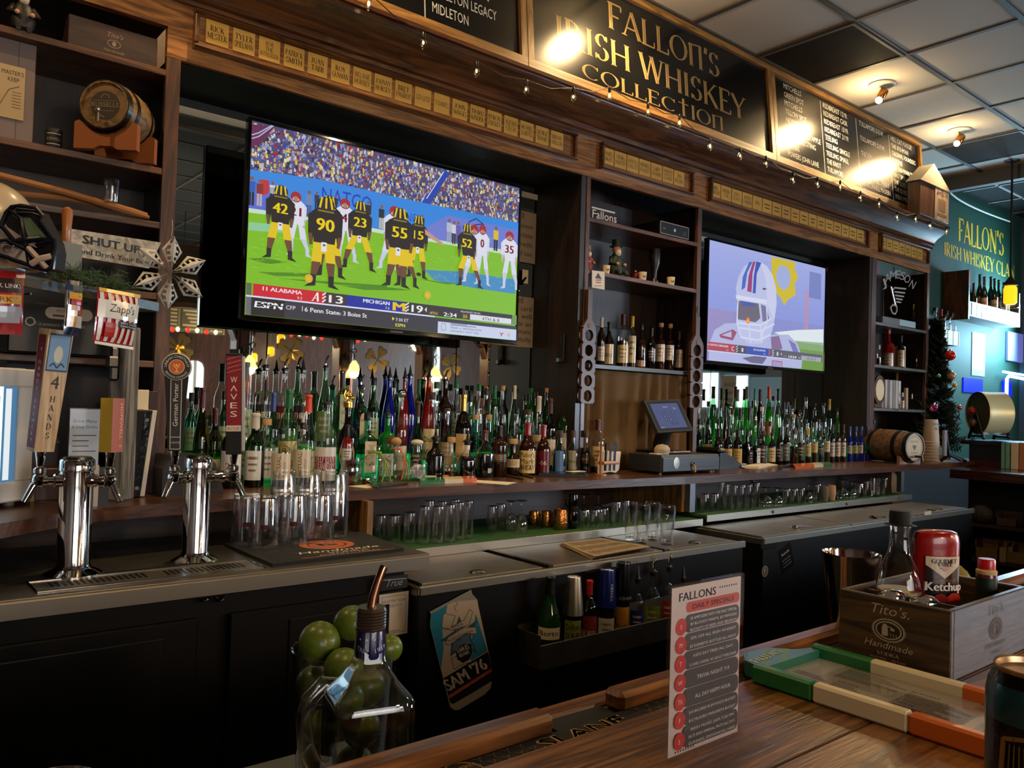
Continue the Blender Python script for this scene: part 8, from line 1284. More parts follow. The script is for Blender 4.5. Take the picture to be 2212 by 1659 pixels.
# wooden menu paddle
t=thing('menu_paddle',"green, ivory and orange wooden paddle holding a menu, FALLON'S on its handle",'menu',(1.0,.45,BZ));xl,xr=.915,1.082;yt,y1,y2,yb=.610,.525,.410,.235;cx=(xl+xr)/2
def rel(b,n):return bw(b,n,t,0)
for a,b,m,nm in((yt,y1,GRNP,'green_rail'),(y1,y2,IVO,'ivory_rail'),(y2,yb,ORGP,'orange_rail')):
 rel(MB().box((xl,b,BZ+.0005),(xl+.016,a-.0003,BZ+.024),m,.003),nm);rel(MB().box((xr-.016,b,BZ+.0005),(xr,a+.005,BZ+.024),m,.003),nm)
rel(MB().box((xl+.016,yb,BZ+.0005),(xr-.016,yb+.012,BZ+.022),ORGP,.002),'orange_end')
hp_=[(xl+.01,yt-.008),(xl+.012,yt+.012),(cx-.055,yt+.045),(cx-.02,yt+.058),(cx+.02,yt+.056),(cx+.05,yt+.035),(xr-.02,yt+.012),(xr-.016,yt-.008)];hp_=[(xl+.012,yt-.01),(xl+.02,yt+.022),(xl+.045,yt+.042),(cx+.015,yt+.038),(cx+.04,yt+.012),(xr-.016,yt+.002),(xr-.016,yt-.01)][::-1]
rel(MB().prism(hp_,(0,0,BZ+.0005),(1,0,0),(0,1,0),(0,0,1),.019,M('paddle_teal','2c6f5a',.3,coat=.3)),'handle')
mb=MB();A=Art(mb,plane((0,0,BZ+.0196),(1,0,0),(0,1,0)),PRINT);A.text("FALLON'S",xl+.06,yt+.009,.013,'c8c8a8',w=.075,font='serif',bold=1.4,rot=6);rel(mb,'lettering')
mb=MB().box((xl+.016,yb+.012,BZ+.006),(xr-.016,yt-.006,BZ+.0075),PAPER);A=Art(mb,plane((0,0,BZ+.0075),(1,0,0),(0,1,0)),PRINTG);A.rect(xl+.016,yb+.012,xr-xl-.032,yt-yb-.018,'a39a94');A.rect(xl+.016,yt-.05,xr-xl-.032,.044,'b9b2b6')
def block(u,v,w,n,head=None,c='4a4444'):
 if head:A.text(head,u,v,.006,'5a3a2c',al='l',rot=-90)
 for i in range(n):ww=w*(.55+.45*((i*37)%7)/7);A.rect(u-.0055*(i+1)-.003,v-ww,.0022,ww,c,up=i==0)
block(xr-.022,yt-.06,.09,8,'APPETIZERS');block(xl+.085,yt-.02,.06,3);block(xl+.078,yt-.075,.05,9,'SALADS');block(xl+.12,yt-.15,.085,13,'BURGERS');block(xl+.068,yt-.155,.06,7,'SOUP');block(xr-.022,yt-.22,.12,3,'SANDWICHES','8a6a4a');block(xl+.10,yt-.255,.07,12,'IRISH & PUB FARE');block(xr-.022,yt-.33,.05,8)
rel(mb,'menu_sheet');rel(MB().box((xl+.0165,yb+.0125,BZ+.0085),(xr-.0165,yt-.0065,BZ+.0092),ACRYL),'plastic_cover')
# Tito's condiment crate
xa,xb,ya,yb2=1.137,1.41,.455,.611;zt=onY(2058,1320,ya).z;hC=zt-BZ;wl=.009
t=thing('condiment_crate',"dark wooden Tito's crate holding the condiments on the bar",'crate',((xa+xb)/2,(ya+yb2)/2,BZ));mb=MB()
bw(MB().box((xa,ya,BZ+.0005),(xa+wl,yb2,zt),CRATE,.0015),'end_board',t,0);bw(MB().box((xb-wl,ya,BZ+.0005),(xb,yb2,zt),CRATE,.0015),'end_board',t,0)
bw(MB().box((xa+wl,ya,BZ+.0005),(xb-wl,ya+wl,zt),CRATEX,.0015),'side_board',t,0);bw(MB().box((xa+wl,yb2-wl,BZ+.0005),(xb-wl,yb2,zt),CRATEX,.0015),'side_board',t,0);bw(MB().box((xa+wl,ya+wl,BZ+.001),(xb-wl,yb2-wl,BZ+.008),CRATE),'floor_board',t,0)
bw(MB().box((xa+.062,ya+wl,BZ+.008),(xa+.067,yb2-wl,zt-.006),CRATE),'divider',t,0)
def titos(A,cu,W_,H_,ink,dim=1.):
 A.text("Tito's.",cu,H_*.755,H_*.15,ink,w=W_*.36,shear=.28,font='serif',bold=1.5);A.circ(cu,H_*.53,W_*.145,ink,ry=H_*.165,n=48)
 n=40
 for k in range(n):a=2*math.pi*k/n;A.line([(cu+W_*.143*math.cos(a),H_*.53+H_*.163*math.sin(a)),(cu+W_*.155*math.cos(a),H_*.53+H_*.177*math.sin(a))],W_*.007,ink,up=False)
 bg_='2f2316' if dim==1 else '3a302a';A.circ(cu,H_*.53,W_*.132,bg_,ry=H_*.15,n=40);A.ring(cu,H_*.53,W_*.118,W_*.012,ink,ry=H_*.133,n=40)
 A.rect(cu-W_*.06,H_*.445,W_*.055,H_*.12,ink);A.poly([(cu-W_*.06,H_*.565),(cu-W_*.005,H_*.565),(cu-W_*.02,H_*.62),(cu-W_*.045,H_*.62)],ink);A.rect(cu+W_*.0,H_*.44,W_*.075,H_*.045,ink);A.rect(cu+W_*.02,H_*.535,W_*.035,H_*.035,ink);A.line([(cu-W_*.02,H_*.6),(cu+W_*.04,H_*.57)],W_*.008,ink)
 for k in range(3):A.circ(cu+W_*(.01+.025*k),H_*.462,W_*.011,bg_,ry=H_*.024,n=10)
 A.text('Handmade',cu,H_*.26,H_*.1,ink,w=W_*.43,shear=.3,font='serif',bold=1.5);A.text('VODKA',cu,H_*.155,H_*.05,ink,w=W_*.2,font='serif',bold=1.2);A.text('AUSTIN * TEXAS',cu,H_*.09,H_*.028,ink,w=W_*.32,font='serif')
mb=MB();A=Art(mb,plane((xa,yb2,BZ),(0,-1,0),(0,0,1)),PRINTC,eps=.00008,h0=.0002);titos(A,(yb2-ya)*.47,yb2-ya,hC,'b3a386');bw(mb,'lettering',t,0)
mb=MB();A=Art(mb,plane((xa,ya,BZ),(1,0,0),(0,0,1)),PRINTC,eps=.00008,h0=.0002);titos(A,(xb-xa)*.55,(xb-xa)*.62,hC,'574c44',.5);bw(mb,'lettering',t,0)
FZ=BZ+.0085
def at(px,py,y):p=onY(px,py,y);return p
p=at(1943,1250,.565);k=dep(p)/F;z_=lambda py:onY(1943,py,.565).z;X,Y=p.x,.565
t=thing('dressing_bottle','clear glass dressing bottle with black cap in the crate','bottle',(X,Y,FZ));pr=[(44,1345),(48,1335),(50,1290),(50,1268),(47,1250),(40,1225),(31,1205),(25,1190),(22,1165),(21.5,1142),(22.5,1139),(22.5,1134),(20.5,1131)];zb=FZ;PR=[(a*k*.95,max(z_(b)-FZ,0))for a,b in pr];PR=[(a,b)for i,(a,b)in enumerate(PR)if i==0 or b>PR[i-1][1]-1e-6]
MB().lathe([(.001,.003)]+PR,GLASS,seg=36,cap=False,sq=0).build('glass',t);lv=z_(1272)-FZ;MB().lathe([(.001,.004),(PR[0][0]*.95,.005),(50*k*.9,.02),(50*k*.9,lv-.002),(50*k*.88,lv),(.001,lv)],M('dressing','8f7a3c',.4),seg=32).build('dressing',t);hc_=z_(1102)-FZ;MB().lathe([(.023*1,z_(1131)-FZ-.002),(22.5*k,z_(1131)-FZ),(23*k,z_(1112)-FZ),(21.5*k,hc_-.001),(.001,hc_)],BLKM,seg=30).build('cap',t)
p=at(2020,1230,.53);k=dep(p)/F;X,Y=p.x,.53;zz=lambda py:onY(2020,py,.53).z-FZ
t=thing('ketchup_bottle','red squeeze ketchup bottle reading Gourmet Table in the crate','bottle',(X,Y,FZ),R(-32));pr=[(.046,0),(.05,.01),(.05,zz(1275)),(.046,zz(1235)),(.049,zz(1205)),(.0495,zz(1172)),(.0475,zz(1158)),(.043,zz(1150)),(.034,zz(1146)),(.001,zz(1144))];s_=54*k/.05
MB().lathe([(a*s_,b)for a,b in pr],M('ketchup_red','8f0d0c',.25,coat=.4),seg=40,sy=.55,cap=True).build('body',t)
def kf(u,v,h):
 rx,ry=.05*s_,.05*s_*.55;x=max(-.98,min(.98,u/rx));return Vector((u,-ry*math.sqrt(1-x*x)-.0008-h,v))
mb=MB();A=Art(mb,kf,PRINTG,eps=.0005);zl0,zl1=.02,zz(1197);W_=.036*s_/1;n=8
A.rect(-W_,zl0,2*W_,zl1-zl0,'16100e',n=10);A.up();vs=[]
for i in range(8):
 a,b=-W_+2*W_*i/8,-W_+2*W_*(i+1)/8;fa,fb=abs(a)/W_,abs(b)/W_;ha,hb=(zl1-.002)-(zl1-zz(1243))*(1-fa),(zl1-.002)-(zl1-zz(1243))*(1-fb);ha=zz(1215)-(zz(1215)-zz(1243))*(1-fa);hb=zz(1215)-(zz(1215)-zz(1243))*(1-fb);mb.add([kf(a,ha,A.h),kf(b,hb,A.h),kf(b,zl1,A.h),kf(a,zl1,A.h)],[(0,1,2,3)],PRINTG,lin('cdbfa8'))
A.text('GOURMET',0,zz(1211),.0062,'2a1612',w=.04,font='serif',bold=1.5);A.text('TABLE',0,zz(1217),.0052,'2a1612',w=.024,font='serif',bold=1.5);A.poly([(-.009,zz(1219)),(.009,zz(1219)),(0,zz(1227))],'a82018');A.text('Finest Tomatoes',0,zz(1248),.004,'a83020',w=.036);bt(A,'Ketchup',.0,zz(1268),.013,'e2d8d0',w=.056,d=.05);A.circ(.014,zz(1290),.014,'b03020',ry=.012);A.circ(-.008,zz(1290),.012,'8c2418',ry=.011);mb.build('label',t)
for i,(px,py,y,d)in enumerate(((1926,1290,.572,'left'),(1997,1303,.508,'right'))):
 p=onX(px,py,xa+.036);r=min(31*dep(p)/F,.0232);zc=p.z-FZ;t=thing('salt_shaker',f'chrome topped shaker in the crate front pocket, {d} one','shaker',(xa+.036,p.y,FZ));MB().lathe([(r*.85,0),(r*.9,.004),(r*.8,zc-.012)],GLASS,seg=20,cap=False).build('glass',t);MB().lathe([(r*.9,zc-.014),(r,zc-.012),(r,zc-.005),(r*.92,zc+.004),(r*.6,zc+.010),(.001,zc+.012)],CHROME,seg=28).build('chrome_top',t)
p=at(2131,1240,.50);k=dep(p)/F;zz=lambda py:onY(2131,py,.50).z-FZ;r=16*k;t=thing('hot_sauce_bottle','small hot sauce bottle with red cap in the crate','bottle',(min(p.x,1.38),.50,FZ));MB().lathe([(.0135,0),(.0145,.003),(.0145,zz(1240)),(.0135,zz(1234)),(.011,zz(1230)),(.011,zz(1228))],M('sauce_glass','5a1a10',.15,coat=.4),seg=22).build('glass',t);MB().lathe([(.0148,.02),(.0148,zz(1246)),(.0145,zz(1246))],M('dark_label','10201a',.5),seg=22,cap=False).build('label',t);MB().lathe([(.0147,zz(1239)),(.0150,zz(1232)),(.0112,zz(1228))],M('neck_cream','c0a870',.4),seg=22,cap=False).build('neck_band',t);MB().lathe([(.0125,zz(1228)),(.0125,zz(1210)),(.0115,zz(1207)),(.001,zz(1207))],REDP,seg=20).build('cap',t)
p=at(2068,1245,.58);k=dep(p)/F;zz=lambda py:onY(2068,py,.58).z-FZ;t=thing('mustard_bottle','cloudy yellow squeeze bottle behind the ketchup','bottle',(p.x,.577,FZ));MB().lathe([(.018,0),(.02,.006),(.02,zz(1262)),(.018,zz(1245)),(.012,zz(1232)),(.006,zz(1226)),(.003,zz(1222)),(.001,zz(1222))],M('cloudy_yellow','9a8440',.3,trans=.2,coat=.3),seg=20).build('body',t)
p=onZ(1838,1366,BZ-.0075);p=Vector((p.x,.672,0));q=onY(1840,1194,.672);k=dep(q)/F;zt=q.z;t=thing('shaker_tin','tall steel cocktail shaker tin standing behind the crate','shaker tin',(q.x,.672,MZ+.0035));h=zt-MZ-.0035;r1,r0=61*k,40*k;r1=min(r1,.047);MB().lathe([(.001,.002),(r0*.8,0),(r0,.006),(r1,h-.002),(r1+.0015,h),(r1-.0008,h),(r1-.002,h-.004),(r0-.002,.01),(.001,.008)],CHROME,seg=44,cap=False).build('tin',t)
p=CAM+ray(2247,1440)*.565;zt=p.z;zb=BZ+.0005;r=.033;h=zt-zb;t=thing('stout_can','black and gold GUINNESS can at the right picture edge','can',(p.x,p.y,zb));CANB=M('can_black','0a0c10',.25,.3,coat=.4);MB().lathe([(.001,.004),(.024,0),(.027,.002),(r,.012),(r,h-.02),(r*.93,h-.010),(.0275,h-.003)],CANB,seg=40,cap=False).build('can_body',t)
MB().lathe([(.0275,h-.004),(.0285,h-.001),(.028,h),(.0265,h-.001),(.0255,h-.005),(.001,h-.005)],M('can_rim','b89a7c',.3,.9),seg=40,cap=False).build('lid',t);MB().lathe([(r+.0002,h-.036),(r+.0002,h-.021),(r*.95,h-.0115)],M('can_teal','2a5a66',.25,.5,coat=.4),seg=40,cap=False).build('teal_band',t)
mb=MB();azc=math.degrees(math.atan2(-p.y,-p.x));A=Art(mb,wrap((0,0),r,azc,0),PRINTG);A.line([(-.022,h*.74),(-.026,h*.45),(-.014,h*.36),(.004,h*.42)],.003,'a07c3c');A.line([(-.022,h*.74),(-.008,h*.76),(.006,h*.70),(.004,h*.42)],.003,'a07c3c')
for i in range(7):A.line([(-.020+.003*i,h*(.73-.0*i)),(-.0235+.0042*i,h*(.42+.0*i))],.0009,'8a6a34',up=i==0)
A.text('GUINNESS',0,h*.16,.013,'c8b48c',w=.062,font='serif',bold=1.3);mb.build('label',t)
p=CAM+ray(112,1700)*.62;zt=p.z;r=103*.62/F;glass('clear tumbler whose rim shows at the lower left corner',None,p.x,p.y,zt-.10 if zt-.10>BZ else BZ+.0005,r,zt-max(zt-.10,BZ+.0005),'rocks',False,'tumbler')
# well bench with lime jug and clear spirit bottle
WZ=.86
t=thing('well_bench','steel well bench below the bar rail at the lower left','bench',(.2,.95,0));bw(MB().box((-.6,.74,WZ-.04),(.66,1.2,WZ),STEELD,.003),'top',t,0);[bw(MB().box((x,y,0),(x+.03,y+.03,WZ-.04),STEELD),'leg',t,0)for x in(-.55,.6)for y in(.76,1.15)]
p=CAM+ray(742,1480)*1.03;k=1.03/F;X,Y=p.x,p.y;zr=(CAM+ray(742,1398)*1.03).z;t=thing('lime_jug','clear tapered jug filled with whole limes beneath the taps','jug',(X,Y,WZ+.0005));h=zr-WZ;r1=113*k;r0=r1*.72
MB().lathe([(.001,0),(r0,0),(r0*1.02,.006),(r1,h),(r1-.001,h+.0015),(r1-.003,h),(r0-.002,.010),(.001,.008)],GLASS,seg=40,cap=False).build('jug_body',t)
LM=[(690,1390,-.01,44),(742,1357,.01,38),(716,1425,-.035,41),(800,1400,.025,40),(835,1400,.0,30),(668,1478,.0,40),(735,1500,-.02,42),(800,1480,.0,42),(700,1560,-.01,41),(772,1570,0,42),(690,1640,0,38),(760,1650,0,40)]
lp=[]
for i,(px,py,d,rp)in enumerate(LM):
 P=CAM+ray(px,py)*(1.03+d);r=rp*k
 for it in range(30):
  for q,rq in lp:
   dv=P-q;l=dv.length
   if l<(r+rq)*.99:P=P+dv.normalized()*((r+rq)*.99-l)*.6
  if P.z<zr-.01:
   rr_=r0+(r1-r0)*max(0,min(1,(P.z-WZ)/h))-.003-r;dx,dy=P.x-X,P.y-Y;l=math.hypot(dx,dy)
   if l>max(rr_,.001):s_=max(rr_,.001)/l;P=Vector((X+dx*s_,Y+dy*s_,P.z))
  P.z=max(P.z,WZ+.012+r)
 lp.append((P,r));rot=Matrix.Translation(P)@Matrix.Rotation(i*1.3,4,'Y')@Matrix.Rotation(i*.9,4,'X');mb=MB();mb.lathe([(r*math.sin(math.pi*j/14)*(1-.04*math.cos(math.pi*j/14)),-r*1.06*math.cos(math.pi*j/14))for j in range(15)],LIME,seg=24,T=rot.to_3x3().to_4x4());mb.lathe([(r*.14,r*1.045),(r*.09,r*1.075),(.0005,r*1.06)],M('lime_tip','8a7a3a',.6),seg=10,T=rot.to_3x3().to_4x4())
 tag(mb.build('lime',None,tuple(P)),f'green lime, {["upper left one on the jug heap", "topmost one on the jug heap", "front middle one at the jug rim", "one behind the bottle neck", "one at the jug right rim", "left one just under the jug rim", "middle one just under the jug rim", "right one just under the jug rim", "lower left one inside the jug", "lower right one inside the jug", "bottom left one inside the jug", "bottom right one inside the jug"][i]}','lime','limes in the jug')
D=.895;p=CAM+ray(796,1500)*D;k=D/F;X,Y=p.x,max(p.y,.785);zf=lambda py:(CAM+ray(796,py)*D).z-WZ
t=thing('tequila_bottle','clear square-shouldered spirit bottle with handle, blue neck band and pourer','bottle',(X,Y,WZ+.0005),R(-14));r=88*k;pr=[(r*.93,0),(r,.006),(r,zf(1520)),(r*.985,zf(1505)),(r*.9,zf(1493)),(r*.62,zf(1465)),(r*.42,zf(1438)),(r*.34,zf(1418)),(r*.33,zf(1360))]
MB().lathe([(.001,.004)]+pr,GLASS,seg=48,sq=.75,cap=False,rot=0).lathe([(.001,.014)]+[(a*.9,b)for a,b in pr[1:6]],GLASS,seg=48,sq=.75,cap=False).build('glass',t)
MB().lathe([(r*.35,zf(1418)),(r*.365,zf(1412)),(r*.35,zf(1362)),(r*.33,zf(1358))],M('neck_blue','161a4a',.25,coat=.4),seg=30,cap=False).build('neck_band',t);mb=MB();A=Art(mb,wrap((0,0),r*.36,-104,0),PRINT);[A.circ(-.012+.008*k_,zf(1375),.0012,'c0c0d0',n=8,up=k_==0)for k_ in range(4)];A.text('TRES',-.010,zf(1402),.005,'b8b8cc',w=.014,rot=-15);A.text('1959',.012,zf(1400),.005,'b8b8cc',w=.014,rot=15);mb.build('neck_print',t)
MB().lathe([(r*.36,zf(1360)),(r*.37,zf(1356))]+[(r*(.36+.02*(j%2)),zf(1354-3.2*j))for j in range(13)]+[(r*.34,zf(1312)),(r*.001,zf(1311))],M('thread_collar','5a4a3c',.3,.7),seg=28).build('collar',t);MB().tube([(0,0,zf(1318)),(.002,0,zf(1290)),(.006,0,zf(1262)),(.012,0,zf(1230)),(.013,0,zf(1226))],[.006,.0054,.005,.0047,.0042],M('pour_copper','a8785a',.18,1.),14).build('pour_spout',t)
hd=[(-r*.85,0,zf(1475)),(-r*1.15,-.004,zf(1465)),(-r*1.45,-.006,zf(1490)),(-r*1.6,-.006,zf(1530)),(-r*1.5,-.004,zf(1590)),(-r*1.25,0,zf(1640)),(-r*.95,0,zf(1655))];MB().tube(hd,[.010,.0095,.009,.009,.009,.0095,.010],GLASS,14).build('handle',t)
mb=MB();A=Art(mb,lambda u,v,h:Vector((u,-r*.97-h,v)),thin_glass('embossed_glass','e8ece8',(.5,.5,.5)));[A.ring(0,zf(1600),r*(.52-.1*j),r*.04,'ffffff',ry=r*(.6-.1*j))for j in range(4)];mb.build('embossed_seal',t)
# tilted tin can sign on the cooler front
t=thing('can_sign',"tilted SAM '76 can-shaped tin sign stuck on the cooler front",'sign',tuple(onY(995,1405,1.998)))
o_=[(1328,440),(1655,265),(1662,300),(1703,345),(1712,400),(1818,880),(1815,960),(1800,1040),(1760,1085),(1560,1205),(1530,1208),(1490,1185),(1335,560),(1335,500),(1345,460)]
Yc=2.009;mb,A=pxart(Yc-.004,560,1200,3.615,PRINTG);vs=[onY(560+a/3.615,1200+b/3.615,Yc-.004)for a,b in o_];n=len(vs);mb.add(vs+[v+Vector((0,.004,0))for v in vs],[tuple(range(n))[::-1],tuple(range(n,2*n))]+[(i,(i+1)%n,n+(i+1)%n,n+i)for i in range(n)],DKSTEEL)
A.poly(o_,'8f8a80');A.poly([(1340,450),(1520,360),(1700,345),(1710,400),(1790,755),(1440,960),(1340,560)],'b8a894');A.poly([(1338,455),(1470,385),(1430,590),(1440,730),(1420,880),(1338,560)],'2f7f9c');A.poly([(1690,450),(1782,745),(1660,820),(1640,760)],'2f7f9c')
A.poly([(1438,958),(1785,750),(1818,880),(1815,980),(1520,1160),(1490,1150)],'17161a');A.poly([(1478,1090),(1812,880),(1815,905),(1484,1118)],'a83c2c');A.poly([(1495,1170),(1815,985),(1805,1040),(1560,1200),(1530,1205)],'9a8f86')
bt(A,"SAM '76",1478,1062,-98,'c8bcae',w=360,al='l',rot=-31,d=.04)
A.poly([(1560,470),(1600,580),(1700,500),(1650,640),(1705,770),(1590,710),(1490,790),(1500,670),(1405,670),(1520,590)],'3c4f66');A.poly([(1560,510),(1590,600),(1670,550),(1635,640),(1680,735),(1590,690),(1505,750),(1520,660),(1440,665),(1530,605)],'586d84')
for q in([(1430,500),(1440,450),(1530,470),(1500,560),(1600,500),(1640,420),(1665,440),(1640,540),(1500,585),(1425,560)],[(1450,690),(1470,640),(1600,560),(1690,560),(1700,610),(1610,610),(1480,700)],[(1500,800),(1560,780),(1650,800),(1660,830),(1560,860),(1520,890)]):A.poly(q,'b3a792');A.line(q+[q[0]],4,'3a3630')
A.line([(1530,350),(1550,380),(1520,400),(1540,440)],7,'8a7f70');A.poly([(1530,740),(1600,690),(1655,690),(1660,760),(1640,810),(1590,840),(1545,810)],'1c1e24');A.text('SAMUEL',1545,765,-34,'c8bcae',w=110,al='l',rot=-24,font='serif',bold=1.5);A.text('ADAMS',1562,798,-30,'c8bcae',w=90,al='l',rot=-24,font='serif',bold=1.5);A.text('Life, Liberty &',1450,585,-20,'3a3630',w=150,al='l',rot=-18,shear=.3);A.text('Pursuit of Happiness',1478,675,-20,'3a3630',w=210,al='l',rot=-24,shear=.3);A.text('1776',1560,665,-20,'20242c',w=40,rot=-12);A.text("REVOLUTIONARY SESSION ALE",1488,1106,-12,'d8a090',w=330,al='l',rot=-32)
bw(mb,'tin_face',t,0)
# speed rail with bottles
Yr=1.895;q=[onY(1133,1345,2.0),onY(1166,1450,Yr),onY(1166,1396,Yr)];xl=q[1].x;zb=q[1].z;zt=q[2].z;xr=onY(1545,1380,Yr).x;r_=.0015
t=thing('speed_rail','steel speed rail with bottles hanging on the cooler front','bottle rack',((xl+xr)/2,1.95,zb));mb=MB();mb.box((xl,Yr,zb),(xr,Yr+.003,zt),STEELD,.001).box((xl,Yr+.003,zb),(xr,2.01,zb+.003),STEELD).box((xl,Yr+.003,zb),(xl+.003,2.01,zt+.03),STEELD).box((xr-.003,Yr+.003,zb),(xr,2.01,zt+.03),STEELD).box((xl,2.007,zb),(xr,2.01,zt+.04),STEELD);bw(mb,'trough',t,0)
def rb(px,top,w,style,gl,liq,cap,lab,desc,**k):
 p=onY(px,1330,1.955);r=min(w/2*dep(p)/F,.043);zz=zb+.0035;return bottle(f'{desc}, in the speed rail','speed rail bottles',p.x,1.955,zz,r,onY(px,top,1.955).z-zz,style,gl,liq,cap,lab,**k),p,r
rb(1187,1247,50,'burg','G',None,'foil-black',(.28,.42,'bfb49c',['Berto'],'2a241c'),'conical dark bottle with curved cream label, leftmost')
def tin(px0,top,w,bot,m,desc,txt=None,lbl=None,lcol='6f7a3a'):
 o,p,r=rb(px0,bot-2,w,'liq','k',None,'none',lbl,desc);dz=onY(px0,top,1.955).z-(zb+.0035);b0=onY(px0,bot+40,1.955).z-(zb+.0035);return o,dz,b0,r
for px,top,bot,wt,wb,m,desc,txt,lbl in((1238,1246,1290,30,44,STEEL,'bottle under a steel tin, reading Sour Apple',None,(.06,.5,'6f7a3a',['DeBoo','SOUR','APPLE'],'3a1c14')),(1310,1230,1280,32,42,M('tin_blue','13206e',.25,.4,coat=.4),'bottle under a blue ABSOLUT tin','ABSOLUT',(.08,.42,'b0a8a0',None)),(1344,1215,1262,32,36,M('tin_black','0e0e10',.25,.4,coat=.4),'bottle under a black tin','HARVEST',(.06,.5,'b07a2a',['Bols'],'3a2414'))):
 p=onY(px,1330,1.955);zz=zb+.0035;r=min(wb/2*dep(p)/F,.042)*.86;H_=onY(px,top,1.955).z-zz;hb=H_*.52;o=bottle(f'{desc}, in the speed rail','speed rail bottles',p.x,1.955,zz,r,H_*.92,'liq','k',None,'none',lbl);r1,r2=wt/2*dep(p)/F,wb/2*dep(p)/F*1.02;mb=MB().lathe([(r2,hb),(r1,H_-.004),(r1*.96,H_),(r1*.9,H_-.003),(.001,H_-.004)],m,seg=30,cap=False);mb.lathe([(r1*.9,H_-.0025),(.001,H_-.0035)],CHROME,seg=24,cap=False)
 if txt:A=Art(mb,wrap((0,0),(r1+r2)/2+.002,math.degrees(math.atan2(-1.955,-p.x))+22,0),PRINT);A.text(txt,0,hb+(H_-hb)*.66 if txt!='HARVEST' else hb+.02,.011,'a8b0d0' if txt!='HARVEST' else '8a8a88',w=(H_-hb)*.6 if txt!='HARVEST' else .05,rot=-90 if txt!='HARVEST' else 180,al='l' if txt!='HARVEST' else 'c')
 mb.build('shaker_tin',o)
rb(1272,1255,36,'liq','k',None,'foil-red',(.08,.52,'7a2a2c',['DE KUY'],'d0c8c0'),'dark fruit liqueur bottle reading De Kuy');rb(1376,1222,30,'liq','c',None,'pour-black',(.1,.5,'20307a',None),'clear bottle with blue label');rb(1409,1207,36,'liq','c',None,'pour-steel',(.1,.5,'5f7420',None),'clear bottle with olive label');rb(1443,1198,28,'liq','c',None,'pour-steel',(.1,.5,'8a1c1c',None),'red necked bottle with long spout');rb(1474,1222,26,'liq','c',None,'pour-black',(.1,.5,'8a1c1c',None),'red necked bottle with black spout')
q=[onZ(*p,.8785)for p in((1207,1176),(1278,1208),(1400,1186),(1300,1166))];t=thing('newspaper','folded tan newspaper lying on the steel cooler lid','newspaper',tuple(q[0]));rd=random.Random(2);vs,fs=[],[];n=10
for L_ in range(3):
 b0=len(vs)
 for j in range(n+1):
  for i in range(n+1):
   u,v=i/n,j/n;sh=.012*L_;p=q[0].lerp(q[1],u).lerp(q[3].lerp(q[2],u),v);vs.append((p.x+sh*.4,p.y-sh*.3,.8787+.003*L_+.0035*(1+math.sin(5*u+2*v+L_))*(.3+.7*u)*.6))
 for j in range(n):
  for i in range(n):a=b0+j*(n+1)+i;fs.append((a,a+1,a+n+2,a+n+1))
o=bw(MB().add(vs,fs,M('newsprint','8f7c60',.85)),'sheets',t,50)
def nf(u,v,h):p=q[0].lerp(q[1],u).lerp(q[3].lerp(q[2],u),v);return Vector((p.x+.0096,p.y-.0072,.8787+.006+.0035*(1+math.sin(5*u+2*v+2))*(.3+.7*u)*.6+h+.0004))
mb=MB();A=Art(mb,nf,PRINT)
for c_ in range(3):
 for k_ in range(14):A.rect(.08+.3*c_,.08+.06*k_,.24*(.7+.3*((k_*5+c_)%4)/4),.02,'5f5240',up=(k_+c_==0))
bw(mb,'newsprint',t,0)

# the room behind, seen in the mirrors
def mir(px,py,Y):Yv=2*YM-Y;p=onY(px,py,Yv);return Vector((p.x,Y,p.z))
YP=-2.0;RW=wood('red_brown_column','2c1409','6a3a20',2,rough=.4);RWX=wood('red_brown_beam','24100a','5a2f1a',0,rough=.4)
cols_=[(503,537),(722,757),(903,931),(1040,1072)];cx_=[((mir(a,780,YP).x+mir(b,780,YP).x)/2)for a,b in cols_];cw=.085
cxs=[cx_[0]-(cx_[1]-cx_[0])]+cx_+[cx_[-1]+(cx_[-1]-cx_[-2])*k for k in(1,2,3)]
zs_,zc_=mir(486,735,YP).z,mir(368,662,YP).z
for i,x in enumerate(cxs):struct(MB().box((x-cw,YP-.09,0),(x+cw,YP+.09,2.9),RW,.006).box((x-cw*.6,YP+.09,1.1),(x+cw*.6,YP+.105,2.5),RW,.003).build(f'pillar_{i+1}',smooth=0))
for i,(a,b)in enumerate(zip(cxs,cxs[1:])):
 a,b=a+cw,b-cw;n=16;mb=MB();pts=[(a+(b-a)*k/n,zs_+(zc_-zs_)*math.sqrt(max(0,1-(2*k/n-1)**2)))for k in range(n+1)]
 for(u0,v0),(u1,v1)in zip(pts,pts[1:]):mb.add([(u0,YP+.05,v0),(u1,YP+.05,v1),(u1,YP+.05,2.9),(u0,YP+.05,2.9),(u0,YP-.05,v0),(u1,YP-.05,v1),(u1,YP-.05,2.9),(u0,YP-.05,2.9)],[(0,1,2,3),(7,6,5,4),(4,5,1,0)],RWX);mb.add([(u0,YP+.075,v0),(u1,YP+.075,v1),(u1,YP+.075,v1+.05),(u0,YP+.075,v0+.05),(u0,YP+.05,v0),(u1,YP+.05,v1),(u0,YP+.05,v0+.05),(u1,YP+.05,v1+.05)],[(0,1,2,3),(4,5,1,0),(3,2,7,6)],wood('arch_trim','6a3c1a','a8703c',0))
 struct(mb.build(f'wall_arch_{i+1}',smooth=0));struct(MB().box((a,YP-.04,0),(b,YP+.04,1.05),RWX).box((a,YP-.06,1.05),(b,YP+.06,1.09),RWX).build(f'wall_low_{i+1}',smooth=0))
